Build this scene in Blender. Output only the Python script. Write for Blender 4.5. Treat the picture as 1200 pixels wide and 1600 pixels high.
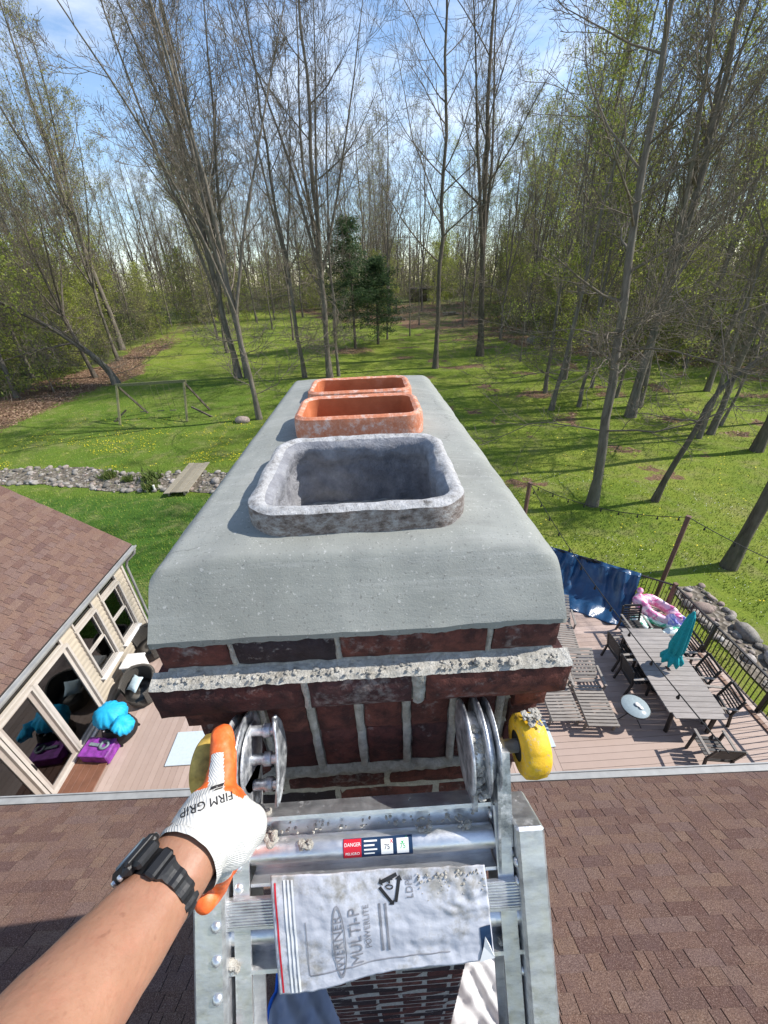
import bpy, bmesh, math, random
import numpy as np
from mathutils import Vector, Matrix, noise
from mathutils.bvhtree import BVHTree

scene = bpy.context.scene
for o in list(bpy.data.objects):
    bpy.data.objects.remove(o)
col = scene.collection
rad = math.radians

# ------------------------------------------------------------------ camera
CAM = Vector((0.0, 0.0, 9.7))
C_R = Vector((0.99833, -0.04457, -0.03672))
C_U = Vector((0.05425, 0.50596, 0.86085))
C_F = Vector((0.01979, 0.86140, -0.50753))
cd = bpy.data.cameras.new('camera')
cam = bpy.data.objects.new('camera', cd)
col.objects.link(cam)
m = Matrix((C_R, C_U, -C_F)).transposed().to_4x4()
m.translation = CAM
cam.matrix_world = m
cd.sensor_fit = 'HORIZONTAL'; cd.sensor_width = 36.0; cd.lens = 36.0 * 622 / 1200
cd.clip_start = 0.02; cd.clip_end = 2000
scene.camera = cam

# ------------------------------------------------------------------ sky, sun, exposure
SUN_AZ, SUN_EL = rad(4), rad(44)          # azimuth from +x towards +y
to_sun = Vector((math.cos(SUN_AZ) * math.cos(SUN_EL), math.sin(SUN_AZ) * math.cos(SUN_EL), math.sin(SUN_EL)))
world = bpy.data.worlds.new('World'); scene.world = world
world.use_nodes = True
wn, wl = world.node_tree.nodes, world.node_tree.links
wn.clear()
w_out = wn.new('ShaderNodeOutputWorld'); w_bg = wn.new('ShaderNodeBackground')
sky = wn.new('ShaderNodeTexSky'); sky.sky_type = 'NISHITA'; sky.sun_disc = False
sky.sun_elevation = SUN_EL
sky.sun_rotation = math.pi / 2 - SUN_AZ
sky.altitude = 200; sky.air_density = 1.0; sky.dust_density = 0.2; sky.ozone_density = 2.2
tc = wn.new('ShaderNodeTexCoord'); mp = wn.new('ShaderNodeMapping'); mp.inputs['Scale'].default_value = (1.0, 1.0, 3.2)
nz = wn.new('ShaderNodeTexNoise'); nz.inputs['Scale'].default_value = 2.3; nz.inputs['Detail'].default_value = 8; nz.inputs['Roughness'].default_value = 0.6
cr = wn.new('ShaderNodeValToRGB'); cr.color_ramp.elements[0].position = 0.49; cr.color_ramp.elements[1].position = 0.74
cr.color_ramp.elements[1].color = (0.85, 0.85, 0.85, 1)
mx = wn.new('ShaderNodeMix'); mx.data_type = 'RGBA'
mx.inputs['B'].default_value = (5.6, 5.8, 6.1, 1)
wl.new(tc.outputs['Generated'], mp.inputs['Vector']); wl.new(mp.outputs[0], nz.inputs['Vector'])
wl.new(nz.outputs['Fac'], cr.inputs['Fac']); wl.new(cr.outputs['Color'], mx.inputs['Factor'])
wl.new(sky.outputs['Color'], mx.inputs['A']); wl.new(mx.outputs['Result'], w_bg.inputs['Color'])
w_bg.inputs['Strength'].default_value = 0.15
wl.new(w_bg.outputs[0], w_out.inputs['Surface'])
sd = bpy.data.lights.new('sun', 'SUN'); sd.energy = 4.3; sd.angle = rad(0.55); sd.color = (1.0, 0.955, 0.89)
sun = bpy.data.objects.new('sun', sd); col.objects.link(sun)
sun.rotation_euler = (-to_sun).to_track_quat('-Z', 'Y').to_euler()
vs = scene.view_settings
vs.view_transform = 'Standard'; vs.look = 'None'; vs.gamma = 1.0; vs.use_curve_mapping = False; vs.exposure = 0.62

# ------------------------------------------------------------------ material helpers
class NT:
    def __init__(s, name):
        s.m = bpy.data.materials.new(name); s.m.use_nodes = True
        s.n = s.m.node_tree.nodes; s.l = s.m.node_tree.links
        s.b = s.n['Principled BSDF']; s.o = s.n['Material Output']
    def new(s, t, **k):
        n = s.n.new(t)
        for a, b in k.items(): setattr(n, a, b)
        return n
    def pos(s, obj=False):
        if obj: return s.new('ShaderNodeTexCoord').outputs['Object']
        return s.new('ShaderNodeNewGeometry').outputs['Position']
    def noise(s, scale, detail=4, rough=0.55, vec=None, obj=False, stretch=None, dist=0.0):
        v = vec if vec is not None else s.pos(obj)
        if stretch:
            mp = s.new('ShaderNodeMapping'); mp.inputs['Scale'].default_value = stretch
            s.l.new(v, mp.inputs['Vector']); v = mp.outputs[0]
        n = s.new('ShaderNodeTexNoise'); n.inputs['Scale'].default_value = scale
        n.inputs['Detail'].default_value = detail; n.inputs['Roughness'].default_value = rough
        n.inputs['Distortion'].default_value = dist
        s.l.new(v, n.inputs['Vector']); return n.outputs['Fac']
    def ramp(s, fac, stops, interp='LINEAR'):
        r = s.new('ShaderNodeValToRGB'); cr = r.color_ramp; cr.interpolation = interp
        while len(cr.elements) < len(stops): cr.elements.new(0.5)
        for e, (p, c) in zip(cr.elements, stops):
            e.position = p; e.color = (c[0], c[1], c[2], 1) if hasattr(c, '__len__') else (c, c, c, 1)
        s.l.new(fac, r.inputs['Fac']); return r.outputs['Color']
    def mix(s, fac, a, b, mode='MIX'):
        x = s.new('ShaderNodeMix'); x.data_type = 'RGBA'; x.blend_type = mode
        for v, k in ((fac, 'Factor'), (a, 'A'), (b, 'B')):
            if isinstance(v, (int, float)) : x.inputs[k].default_value = v if k == 'Factor' else (v, v, v, 1)
            elif isinstance(v, tuple): x.inputs[k].default_value = (*v, 1)
            else: s.l.new(v, x.inputs[k])
        return x.outputs['Result']
    def math(s, op, a, b=0.0, clamp=False):
        x = s.new('ShaderNodeMath', operation=op); x.use_clamp = clamp
        for v, k in ((a, 0), (b, 1)):
            if isinstance(v, (int, float)): x.inputs[k].default_value = v
            else: s.l.new(v, x.inputs[k])
        return x.outputs[0]
    def sep(s, v):
        x = s.new('ShaderNodeSeparateXYZ'); s.l.new(v, x.inputs[0]); return x.outputs
    def rand(s):
        """a random number per object and per loose piece"""
        a = s.new('ShaderNodeObjectInfo').outputs['Random']; b = s.new('ShaderNodeNewGeometry').outputs['Random Per Island']
        return s.math('FRACT', s.math('ADD', a, b))
    def bump(s, h, strength=0.3, dist=0.01, prev=None):
        b = s.new('ShaderNodeBump'); b.inputs['Strength'].default_value = strength; b.inputs['Distance'].default_value = dist
        s.l.new(h, b.inputs['Height'])
        if prev is not None: s.l.new(prev, b.inputs['Normal'])
        s.l.new(b.outputs[0], s.b.inputs['Normal']); return b.outputs[0]
    def set(s, color=None, rough=None, metal=None, spec=None, **k):
        for v, i in ((color, 'Base Color'), (rough, 'Roughness'), (metal, 'Metallic'), (spec, 'Specular IOR Level')):
            if v is None: continue
            if isinstance(v, tuple): s.b.inputs[i].default_value = (*v, 1)
            elif isinstance(v, (int, float)): s.b.inputs[i].default_value = v
            else: s.l.new(v, s.b.inputs[i])
        return s
def plain(name, c, rough=0.6, metal=0.0, var=0.25, scale=18, bump=0.15, obj=True, spec=0.4, bscale=90, bdist=0.003):
    """a colour with mottled wear and a fine relief"""
    t = NT(name)
    f = t.noise(scale, 5, 0.6, obj=obj)
    lo = tuple(v * (1 - var) for v in c); hi = tuple(min(1, v * (1 + var)) for v in c)
    t.set(t.ramp(f, [(0.3, lo), (0.7, hi)]), rough, metal, spec)
    if bump: t.bump(t.noise(bscale, 3, 0.6, obj=obj), bump, bdist)
    return t.m
M = {}

# ------------------------------------------------------------------ mesh helpers
WM = {}                                     # world matrices of the empties
def link(o, parent=None):
    col.objects.link(o)
    if parent is not None: o.parent = parent
    return o
def tag(o, label=None, cat=None, group=None, kind=None):
    if label: o['label'] = label
    if cat: o['category'] = cat
    if group: o['group'] = group
    if kind: o['kind'] = kind
    return o
def empty(name, loc=(0, 0, 0), rz=0.0, label=None, cat=None, group=None, kind=None):
    o = bpy.data.objects.new(name, None); o.empty_display_size = 0.2
    link(o); o.location = loc; o.rotation_euler = (0, 0, rz)
    return tag(o, label, cat, group, kind)
def mesh_np(name, V, F, mat=None, smooth=False):
    """V (n,3); F a list of (k,m) index arrays"""
    me = bpy.data.meshes.new(name)
    V = np.asarray(V, np.float32)
    me.vertices.add(len(V)); me.vertices.foreach_set('co', V.ravel())
    F = [np.asarray(f, np.int32) for f in (F if isinstance(F, list) else [F]) if len(f)]
    tot = np.concatenate([np.full(len(f), f.shape[1], np.int32) for f in F])
    me.loops.add(int(tot.sum())); me.loops.foreach_set('vertex_index', np.concatenate([f.ravel() for f in F]))
    me.polygons.add(len(tot)); st = np.zeros(len(tot), np.int32); st[1:] = np.cumsum(tot)[:-1]
    me.polygons.foreach_set('loop_start', st)
    me.polygons.foreach_set('use_smooth', np.full(len(tot), bool(smooth)))
    me.update(calc_edges=True); me.validate()
    if mat is not None: me.materials.append(mat)
    return me
class MB:
    """collects shapes in the local space of the thing they belong to"""
    def __init__(s): s.v = []; s.f = []; s.sm = []
    def add(s, vs, fs, smooth=False):
        b = len(s.v); s.v += [tuple(v) for v in vs]
        s.f += [tuple(i + b for i in f) for f in fs]; s.sm += [smooth] * len(fs); return s
    def box(s, c, size, rot=None, bev=0.0, taper=1.0):
        x, y, z = (a / 2 for a in size)
        R = rot if rot is not None else Matrix.Identity(3)
        c = Vector(c)
        if bev <= 0:
            P = [(-x, -y, -z), (x, -y, -z), (x, y, -z), (-x, y, -z), (-x * taper, -y * taper, z), (x * taper, -y * taper, z), (x * taper, y * taper, z), (-x * taper, y * taper, z)]
            F = [(0, 3, 2, 1), (4, 5, 6, 7), (0, 1, 5, 4), (1, 2, 6, 5), (2, 3, 7, 6), (3, 0, 4, 7)]
            return s.add([c + R @ Vector(p) for p in P], F)
        b = min(bev, x * .9, y * .9, z * .9)
        P = []; idx = {}
        for sx in (-1, 1):
            for sy in (-1, 1):
                for sz in (-1, 1):
                    for a in range(3):
                        p = [sx * (x - b), sy * (y - b), sz * (z - b)]
                        p[a] = (sx * x, sy * y, sz * z)[a]
                        idx[(sx, sy, sz, a)] = len(P); P.append(tuple(p))
        F = []
        for a in range(3):
            for sg in (-1, 1):
                o = [k for k in range(3) if k != a]
                q = []
                for (i, j) in ((-1, -1), (1, -1), (1, 1), (-1, 1)):
                    k = [0, 0, 0]; k[a] = sg; k[o[0]] = i; k[o[1]] = j; q.append(idx[(*k, a)])
                F.append(tuple(q))
        for a in range(3):
            o = [k for k in range(3) if k != a]
            for i in (-1, 1):
                for j in (-1, 1):
                    q = []
                    for sg in (-1, 1):
                        k = [0, 0, 0]; k[a] = sg; k[o[0]] = i; k[o[1]] = j; q.append((idx[(*k, o[0])], idx[(*k, o[1])]))
                    F.append((q[0][0], q[0][1], q[1][1], q[1][0]))
        for sx in (-1, 1):
            for sy in (-1, 1):
                for sz in (-1, 1):
                    F.append(tuple(idx[(sx, sy, sz, a)] for a in range(3)))
        # orient outwards
        G = []
        for f in F:
            A, B, Cc = (Vector(P[k]) for k in f[:3]); n = (B - A).cross(Cc - A)
            cen = sum((Vector(P[k]) for k in f), Vector()) / len(f)
            G.append(f if n.dot(cen) > 0 else tuple(reversed(f)))
        return s.add([c + R @ Vector(p) for p in P], G)
    def bar(s, a, b, w, h=None, up=(0, 0, 1), bev=0.0):
        a, b = Vector(a), Vector(b); d = b - a; L = d.length; d.normalize()
        u = Vector(up); r = d.cross(u)
        if r.length < 1e-4: r = d.cross(Vector((1, 0, 0)))
        r.normalize(); u = r.cross(d)
        R = Matrix((r, d, u)).transposed()
        return s.box((a + b) / 2, (w, L, h or w), R, bev)
    def tube(s, pts, r, n=8, cap=True, smooth=True):
        pts = [Vector(p) for p in pts]; k = len(pts)
        rr = r if hasattr(r, '__len__') else [r] * k
        vs = []; prev = None
        for i, p in enumerate(pts):
            t = (pts[min(i + 1, k - 1)] - pts[max(i - 1, 0)]).normalized()
            if prev is None:
                a = t.cross(Vector((0, 0, 1)))
                if a.length < .05: a = t.cross(Vector((1, 0, 0)))
            else: a = prev - t * prev.dot(t)
            a.normalize(); prev = a; b = t.cross(a)
            q = rr[i]; q = q if hasattr(q, '__len__') else (q, q)
            for j in range(n):
                th = 2 * math.pi * j / n
                vs.append(p + a * (math.cos(th) * q[0]) + b * (math.sin(th) * q[1]))
        fs = [(i * n + j, i * n + (j + 1) % n, (i + 1) * n + (j + 1) % n, (i + 1) * n + j) for i in range(k - 1) for j in range(n)]
        s.add(vs, fs, smooth)
        if cap:
            s.add(vs[:n], [tuple(reversed(range(n)))]); s.add(vs[-n:], [tuple(range(n))])
        return s
    def lathe(s, c, prof, n=20, axis=(0, 0, 1), smooth=True, caps=True):
        ax = Vector(axis).normalized(); a = ax.orthogonal().normalized(); b = ax.cross(a); c = Vector(c)
        vs = [c + ax * z + (a * math.cos(2 * math.pi * j / n) + b * math.sin(2 * math.pi * j / n)) * r for r, z in prof for j in range(n)]
        k = len(prof)
        s.add(vs, [(i * n + j, i * n + (j + 1) % n, (i + 1) * n + (j + 1) % n, (i + 1) * n + j) for i in range(k - 1) for j in range(n)], smooth)
        if caps:
            s.add(vs[:n], [tuple(reversed(range(n)))]); s.add(vs[-n:], [tuple(range(n))])
        return s
    def prism(s, poly, z0, z1):
        n = len(poly)
        vs = [(p[0], p[1], z0) for p in poly] + [(p[0], p[1], z1) for p in poly]
        return s.add(vs, [tuple(reversed(range(n))), tuple(range(n, 2 * n))] + [(i, (i + 1) % n, n + (i + 1) % n, n + i) for i in range(n)])
    def grid(s, fn, nu, nv, smooth=True, closed=False):
        vs = [fn(i / (nu - 1), j / (nv - 1)) for j in range(nv) for i in range(nu)]
        return s.add(vs, [(j * nu + i, j * nu + i + 1, (j + 1) * nu + i + 1, (j + 1) * nu + i) for j in range(nv - 1) for i in range(nu - 1)], smooth)
    def mesh(s, name, mat):
        me = bpy.data.meshes.new(name); me.from_pydata(s.v, [], s.f)
        me.polygons.foreach_set('use_smooth', s.sm)
        me.update()
        if mat is not None: me.materials.append(mat)
        return me
    def build(s, name, mat, parent=None, kind=None, origin=None):
        """origin: the verts are in world space and the parent stands unrotated at this point"""
        if origin is not None:
            ox = Vector(origin); s.v = [(v[0] - ox.x, v[1] - ox.y, v[2] - ox.z) for v in s.v]
        o = bpy.data.objects.new(name, s.mesh(name, mat)); link(o, parent)
        if kind: o['kind'] = kind
        return o
def inst(name, me, parent, loc, rot=None, scale=None):
    o = bpy.data.objects.new(name, me); link(o, parent); o.location = loc
    if rot is not None: o.rotation_euler = rot
    if scale is not None: o.scale = scale
    return o
def copy_tree(o, parent=None):
    c = o.copy(); col.objects.link(c); c.parent = parent
    for ch in [x for x in bpy.data.objects if x.parent == o]: copy_tree(ch, c)
    return c
def copy_thing(o, loc, rz, label, scale=None):
    c = copy_tree(o); c.location = loc; c.rotation_euler = (0, 0, rz); c['label'] = label
    if scale: c.scale = scale
    return c
def fbm(p, sc=1.0, oct=4):
    return noise.fractal(Vector(p) * sc, 1.0, 2.0, oct)
def gz(y): return 0.04 * max(0.0, min(y, 120.0) - 24.0)
def in_view(p, margin=40):
    d = Vector(p) - CAM; w = d.dot(C_F)
    if w < 0.05: return None
    u = 600 + 622 * d.dot(C_R) / w; v = 800 - 622 * d.dot(C_U) / w
    return (u, v, w) if -margin < u < 1200 + margin and -margin < v < 1600 + margin else None
rng = random.Random(7)
DECK = 0.4
# ------------------------------------------------------------------ materials
def mk_materials():
    # lawn
    t = NT('lawn'); zn = t.new('ShaderNodeVertexColor'); zn.layer_name = 'zone'
    z = t.new('ShaderNodeSeparateColor'); t.l.new(zn.outputs['Color'], z.inputs[0])
    big = t.noise(0.22, 4, 0.6); mid = t.noise(1.6, 4, 0.65); fine = t.noise(14, 5, 0.7)
    g = t.ramp(big, [(0.3, (0.18, 0.25, 0.028)), (0.5, (0.275, 0.325, 0.04)), (0.72, (0.37, 0.37, 0.075))])
    g = t.mix(t.ramp(mid, [(0.35, 0.0), (0.75, 0.6)]), g, (0.13, 0.215, 0.02))
    lush = t.ramp(mid, [(0.3, (0.05, 0.125, 0.016)), (0.7, (0.095, 0.185, 0.028))])
    g = t.mix(z.outputs[1], g, lush)
    g = t.mix(t.ramp(t.noise(0.7, 5, 0.7, dist=.6), [(0.50, 0.0), (0.68, 0.6)]), g, (0.34, 0.30, 0.13))
    g = t.mix(t.ramp(fine, [(0.3, 0.0), (0.55, 0.55)]), t.mix(0.6, g, (0.02, 0.05, 0.006)), g)
    rough = t.ramp(mid, [(0.3, (0.06, 0.075, 0.022)), (0.55, (0.10, 0.12, 0.03)), (0.75, (0.15, 0.11, 0.065))])
    g = t.mix(z.outputs[2], g, rough)
    lit = t.ramp(t.noise(9, 5, 0.7), [(0.28, (0.06, 0.035, 0.02)), (0.5, (0.17, 0.10, 0.062)), (0.72, (0.32, 0.20, 0.13))])
    edge = t.math('ADD', z.outputs[0], t.math('MULTIPLY', t.math('SUBTRACT', t.noise(1.5, 6, 0.75), 0.5), 2.2))
    g = t.mix(t.ramp(edge, [(0.42, 0.0), (0.6, 1.0)]), g, lit)
    t.set(g, 0.9, spec=0.15); t.bump(fine, 0.9, 0.06); M['lawn'] = t.m
    # grass blades
    t = NT('grass_blade'); c = t.ramp(t.rand(), [(0.0, (0.13, 0.21, 0.022)), (0.45, (0.25, 0.32, 0.038)), (0.8, (0.37, 0.395, 0.07)), (1, (0.48, 0.43, 0.18))])
    c = t.mix(t.ramp(t.noise(0.25, 3), [(0.35, 0.75), (0.65, 0.0)]), c, (0.08, 0.17, 0.022))
    c = t.mix(t.ramp(t.noise(0.7, 5, 0.7, dist=.6), [(0.52, 0.0), (0.70, 0.6)]), c, (0.36, 0.34, 0.13))
    c = t.mix(t.ramp(t.noise(2.6, 4, 0.7), [(0.58, 0.0), (0.72, 0.5)]), c, (0.10, 0.14, 0.03))
    t.set(c, 0.7, spec=0.2); M['blade'] = t.m
    M['yellow'] = plain('dandelion', (0.75, 0.6, 0.02), 0.7, bump=0)
    M['clover'] = plain('clover_flower', (0.75, 0.75, 0.7), 0.7, bump=0)
    t = NT('dead_leaf'); t.set(t.ramp(t.rand(), [(0, (0.10, 0.055, 0.03)), (0.5, (0.25, 0.15, 0.09)), (1, (0.42, 0.29, 0.19))]), 0.85); M['dead_leaf'] = t.m
    # stones
    t = NT('field_stone'); r = t.rand()
    c = t.ramp(r, [(0, (0.13, 0.118, 0.10)), (0.35, (0.25, 0.228, 0.195)), (0.65, (0.36, 0.33, 0.29)), (0.85, (0.32, 0.235, 0.195)), (1, (0.52, 0.50, 0.47))])
    c = t.mix(t.ramp(t.noise(9, 5, 0.65), [(0.35, 0.6), (0.6, 0.0)]), c, (0.10, 0.09, 0.075))
    t.set(c, 0.85); t.bump(t.noise(26, 5, 0.65), 0.6, 0.03); M['stone'] = t.m
    t = NT('creek_gravel'); v = t.new('ShaderNodeTexVoronoi'); v.inputs['Scale'].default_value = 7; t.l.new(t.pos(), v.inputs['Vector'])
    c = t.mix(0.55, t.ramp(t.noise(3, 5, 0.7), [(0.3, (0.07, 0.055, 0.038)), (0.7, (0.24, 0.205, 0.155))]), t.ramp(t.sep(v.outputs['Color'])[0], [(0.1, (0.055, 0.045, 0.03)), (0.6, (0.13, 0.105, 0.075)), (0.95, (0.30, 0.27, 0.23))]))
    t.set(c, 0.8); t.bump(v.outputs['Distance'], 0.8, 0.08); M['gravel'] = t.m
    # barks
    def bark(name, a, b):
        t = NT(name); n = t.noise(7, 6, 0.7, stretch=(1, 1, 0.16)); n2 = t.noise(1.1, 4, 0.6)
        c = t.ramp(n, [(0.3, a), (0.7, b)])
        c = t.mix(t.ramp(n2, [(0.45, 0.0), (0.75, 0.45)]), c, (0.12, 0.13, 0.085))
        t.set(c, 0.92, spec=0.15); t.bump(n, 1.0, 0.05); M[name] = t.m
    bark('bark_grey', (0.085, 0.071, 0.057), (0.26, 0.225, 0.185))
    bark('bark_brown', (0.06, 0.048, 0.037), (0.185, 0.155, 0.122))
    bark('twig', (0.11, 0.088, 0.068), (0.25, 0.208, 0.165))
    def leaf(name, stops):
        t = NT(name); t.set(t.ramp(t.rand(), stops), 0.6, spec=0.2)
        tr = t.new('ShaderNodeBsdfTranslucent'); t.l.new(t.b.inputs['Base Color'].links[0].from_socket, tr.inputs['Color'])
        ms = t.new('ShaderNodeMixShader'); ms.inputs[0].default_value = 0.5
        t.l.new(t.b.outputs[0], ms.inputs[1]); t.l.new(tr.outputs[0], ms.inputs[2]); t.l.new(ms.outputs[0], t.o.inputs['Surface']); M[name] = t.m
    leaf('leaf_spring', [(0, (0.26, 0.31, 0.06)), (0.6, (0.38, 0.43, 0.085)), (1, (0.50, 0.50, 0.14))])
    leaf('leaf_bud', [(0, (0.27, 0.26, 0.09)), (0.6, (0.36, 0.36, 0.12)), (1, (0.46, 0.42, 0.19))])
    leaf('leaf_shrub', [(0, (0.08, 0.13, 0.03)), (0.6, (0.14, 0.19, 0.05)), (1, (0.23, 0.24, 0.08))])
    leaf('needle', [(0, (0.035, 0.07, 0.03)), (0.7, (0.07, 0.12, 0.05)), (1, (0.12, 0.17, 0.07))])
    # brick, mortar, cement, clay
    def brick(name, cs, wear):
        t = NT(name); r = t.rand()
        c = t.ramp(r, cs)
        n = t.noise(34, 6, 0.7); n1 = t.noise(9, 5, 0.65)
        c = t.mix(t.ramp(n, [(0.38, 0.75), (0.6, 0.0)]), c, (0.018, 0.010, 0.011))
        w = t.ramp(t.math('ADD', t.math('MULTIPLY', n1, 0.6), t.math('MULTIPLY', t.noise(70, 4, 0.7), 0.4)), [(0.56, 0.0), (0.66, wear)])
        c = t.mix(w, c, (0.40, 0.37, 0.35))
        t.set(c, 0.82, spec=0.3)
        b = t.bump(t.noise(150, 4, 0.7), 0.7, 0.0025); t.bump(t.noise(38, 5, 0.65), 0.7, 0.006, b); M[name] = t.m
    brick('brick', [(0, (0.07, 0.024, 0.021)), (0.4, (0.12, 0.038, 0.031)), (0.75, (0.16, 0.055, 0.04)), (1, (0.075, 0.032, 0.032))], 0.45)
    brick('brick_dark', [(0, (0.028, 0.022, 0.026)), (1, (0.05, 0.035, 0.04))], 0.75)
    t = NT('mortar'); n = t.noise(60, 6, 0.7)
    c = t.ramp(n, [(0.3, (0.29, 0.27, 0.23)), (0.55, (0.50, 0.475, 0.42)), (0.75, (0.64, 0.62, 0.57))])
    t.set(c, 0.95, spec=0.1); b = t.bump(t.noise(190, 4, 0.75), 0.9, 0.004); t.bump(n, 0.9, 0.008, b); M['mortar'] = t.m
    t = NT('crown_cement'); p = t.pos()
    c = t.ramp(t.noise(5, 5, 0.6), [(0.3, (0.225, 0.232, 0.208)), (0.55, (0.275, 0.282, 0.255)), (0.75, (0.315, 0.318, 0.29))])
    c = t.mix(t.ramp(t.noise(23, 5, 0.7), [(0.60, 0.0), (0.78, 0.45)]), c, (0.21, 0.22, 0.21))
    c = t.mix(t.ramp(t.noise(2.3, 3, 0.5), [(0.52, 0.0), (0.7, 0.35)]), c, (0.36, 0.36, 0.333))
    c = t.mix(t.ramp(t.noise(7, 6, 0.7, stretch=(.4, 1.8, 1.2), dist=1.2), [(0.50, 0.0), (0.66, 0.5)]), c, (0.21, 0.212, 0.195))
    c = t.mix(t.ramp(t.noise(16, 5, 0.7, stretch=(.15, 2.5, 2.5)), [(0.56, 0.0), (0.70, 0.4)]), c, (0.40, 0.40, 0.375))
    c = t.mix(t.ramp(t.noise(210, 2, 0.5), [(0.64, 0.0), (0.70, 0.55)]), c, (0.13, 0.125, 0.115))
    c = t.mix(t.ramp(t.noise(170, 2, 0.5), [(0.66, 0.0), (0.72, 0.5)]), c, (0.52, 0.51, 0.48))
    vo = t.new('ShaderNodeTexVoronoi'); vo.feature = 'DISTANCE_TO_EDGE'; vo.inputs['Scale'].default_value = 3.1
    wv = t.new('ShaderNodeVectorMath', operation='ADD'); nn_ = t.new('ShaderNodeTexNoise'); nn_.inputs['Scale'].default_value = 9; nn_.inputs['Detail'].default_value = 6
    t.l.new(p, nn_.inputs['Vector']); sc_ = t.new('ShaderNodeVectorMath', operation='SCALE'); sc_.inputs['Scale'].default_value = 0.16; t.l.new(nn_.outputs['Color'], sc_.inputs[0]); t.l.new(p, wv.inputs[0]); t.l.new(sc_.outputs[0], wv.inputs[1]); t.l.new(wv.outputs[0], vo.inputs['Vector'])
    crk = t.math('MULTIPLY', t.ramp(vo.outputs['Distance'], [(0.0, 1.0), (0.006, 0.0)]), t.ramp(t.noise(4, 3), [(0.55, 0.0), (0.66, 0.7)]))
    c = t.mix(crk, c, (0.12, 0.12, 0.11))
    t.set(c, 0.88, spec=0.2)
    b = t.bump(t.noise(330, 3, 0.8), 0.42, 0.0018); b = t.bump(t.noise(38, 5, 0.6, stretch=(.6, 2.2, 2.2)), 0.28, 0.003, b)
    t.bump(t.ramp(t.noise(30, 3, 0.5, stretch=(1, 1, 2.5)), [(0.62, 0.0), (0.80, 1.0)]), 0.10, 0.002, b); M['crown'] = t.m
    t = NT('clay_flue'); n = t.noise(16, 6, 0.65)
    c = t.ramp(n, [(0.3, (0.40, 0.115, 0.045)), (0.6, (0.52, 0.165, 0.07)), (0.8, (0.60, 0.25, 0.14))])
    nm = t.sep(t.new('ShaderNodeNewGeometry').outputs['Normal'])
    M['clay'] = t.m; t.set(c, 0.85, spec=0.2); t.bump(t.noise(80, 4, 0.7), 0.4, 0.003)
    t = NT('clay_rim'); n = t.noise(26, 6, 0.7)
    n = t.noise(42, 8, 0.8)
    c = t.ramp(n, [(0.42, (0.50, 0.17, 0.085)), (0.52, (0.55, 0.24, 0.15)), (0.60, (0.62, 0.42, 0.35)), (0.72, (0.70, 0.62, 0.57))])
    t.set(c, 0.9); t.bump(t.noise(90, 4, 0.7), 0.6, 0.004); M['clay_rim'] = t.m
    t = NT('flue_coating'); n = t.noise(30, 6, 0.7)
    c = t.ramp(n, [(0.3, (0.16, 0.16, 0.175)), (0.55, (0.27, 0.27, 0.285)), (0.78, (0.40, 0.40, 0.41))])
    t.set(c, 0.95, spec=0.15); b = t.bump(t.noise(170, 4, 0.75), 0.8, 0.004); t.bump(t.noise(18, 5, 0.65), 0.8, 0.012, b); M['coating'] = t.m
    t = NT('flue_rim_mortar'); n = t.noise(40, 6, 0.7)
    c = t.ramp(t.noise(60, 8, 0.8), [(0.34, (0.13, 0.12, 0.11)), (0.44, (0.33, 0.32, 0.31)), (0.56, (0.46, 0.455, 0.45)), (0.72, (0.62, 0.61, 0.61))])
    t.set(c, 0.95); b = t.bump(t.noise(200, 4, 0.75), 0.8, 0.004); t.bump(n, 0.7, 0.006, b); M['rim_grey'] = t.m
    t = NT('flue_outer_stain'); n = t.noise(48, 8, 0.8, stretch=(1, 1, 1.6))
    c = t.ramp(n, [(0.34, (0.06, 0.05, 0.044)), (0.45, (0.19, 0.15, 0.13)), (0.54, (0.30, 0.275, 0.26)), (0.64, (0.42, 0.41, 0.40)), (0.75, (0.55, 0.54, 0.53))])
    t.set(c, 0.9); t.bump(n, 0.8, 0.006); M['rim_stain'] = t.m
    # roof
    t = NT('shingle'); r = t.rand()
    c = t.ramp(r, [(0, (0.115, 0.062, 0.050)), (0.25, (0.15, 0.086, 0.065)), (0.5, (0.178, 0.106, 0.077)), (0.7, (0.158, 0.10, 0.085)), (0.88, (0.19, 0.118, 0.083)), (1, (0.105, 0.058, 0.050))])
    gr = t.noise(105, 3, 0.8); g2 = t.noise(120, 4, 0.7); g3 = t.noise(7, 4, 0.6)
    c = t.mix(t.ramp(gr, [(0.38, 0.8), (0.5, 0.0)]), c, (0.045, 0.03, 0.026))
    c = t.mix(t.ramp(gr, [(0.54, 0.0), (0.68, 0.8)]), c, (0.34, 0.26, 0.21))
    c = t.mix(t.ramp(g3, [(0.4, 0.0), (0.7, 0.35)]), c, (0.125, 0.082, 0.08))
    t.set(c, 0.95, spec=0.15); t.bump(g2, 0.6, 0.004); M['shingle'] = t.m
    M['roof_dark'] = plain('roof_underlay', (0.03, 0.024, 0.022), 0.95, obj=False)
    M['alu_white'] = plain('painted_gutter', (0.30, 0.30, 0.29), 0.5, var=0.15, scale=6, bump=0.05)
    t = NT('siding'); c = t.ramp(t.noise(3, 3), [(0.3, (0.40, 0.345, 0.265)), (0.7, (0.45, 0.39, 0.305))]); t.set(c, 0.6); M['siding'] = t.m
    M['trim'] = plain('window_trim', (0.50, 0.455, 0.405), 0.5, var=0.08, scale=5, bump=0.05)
    M['trim_white'] = plain('white_trim', (0.78, 0.77, 0.75), 0.5, var=0.06, bump=0.05)
    M['frame_taupe'] = plain('door_frame', (0.36, 0.31, 0.27), 0.5, var=0.1, bump=0.05)
    t = NT('pane_glass')
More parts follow.
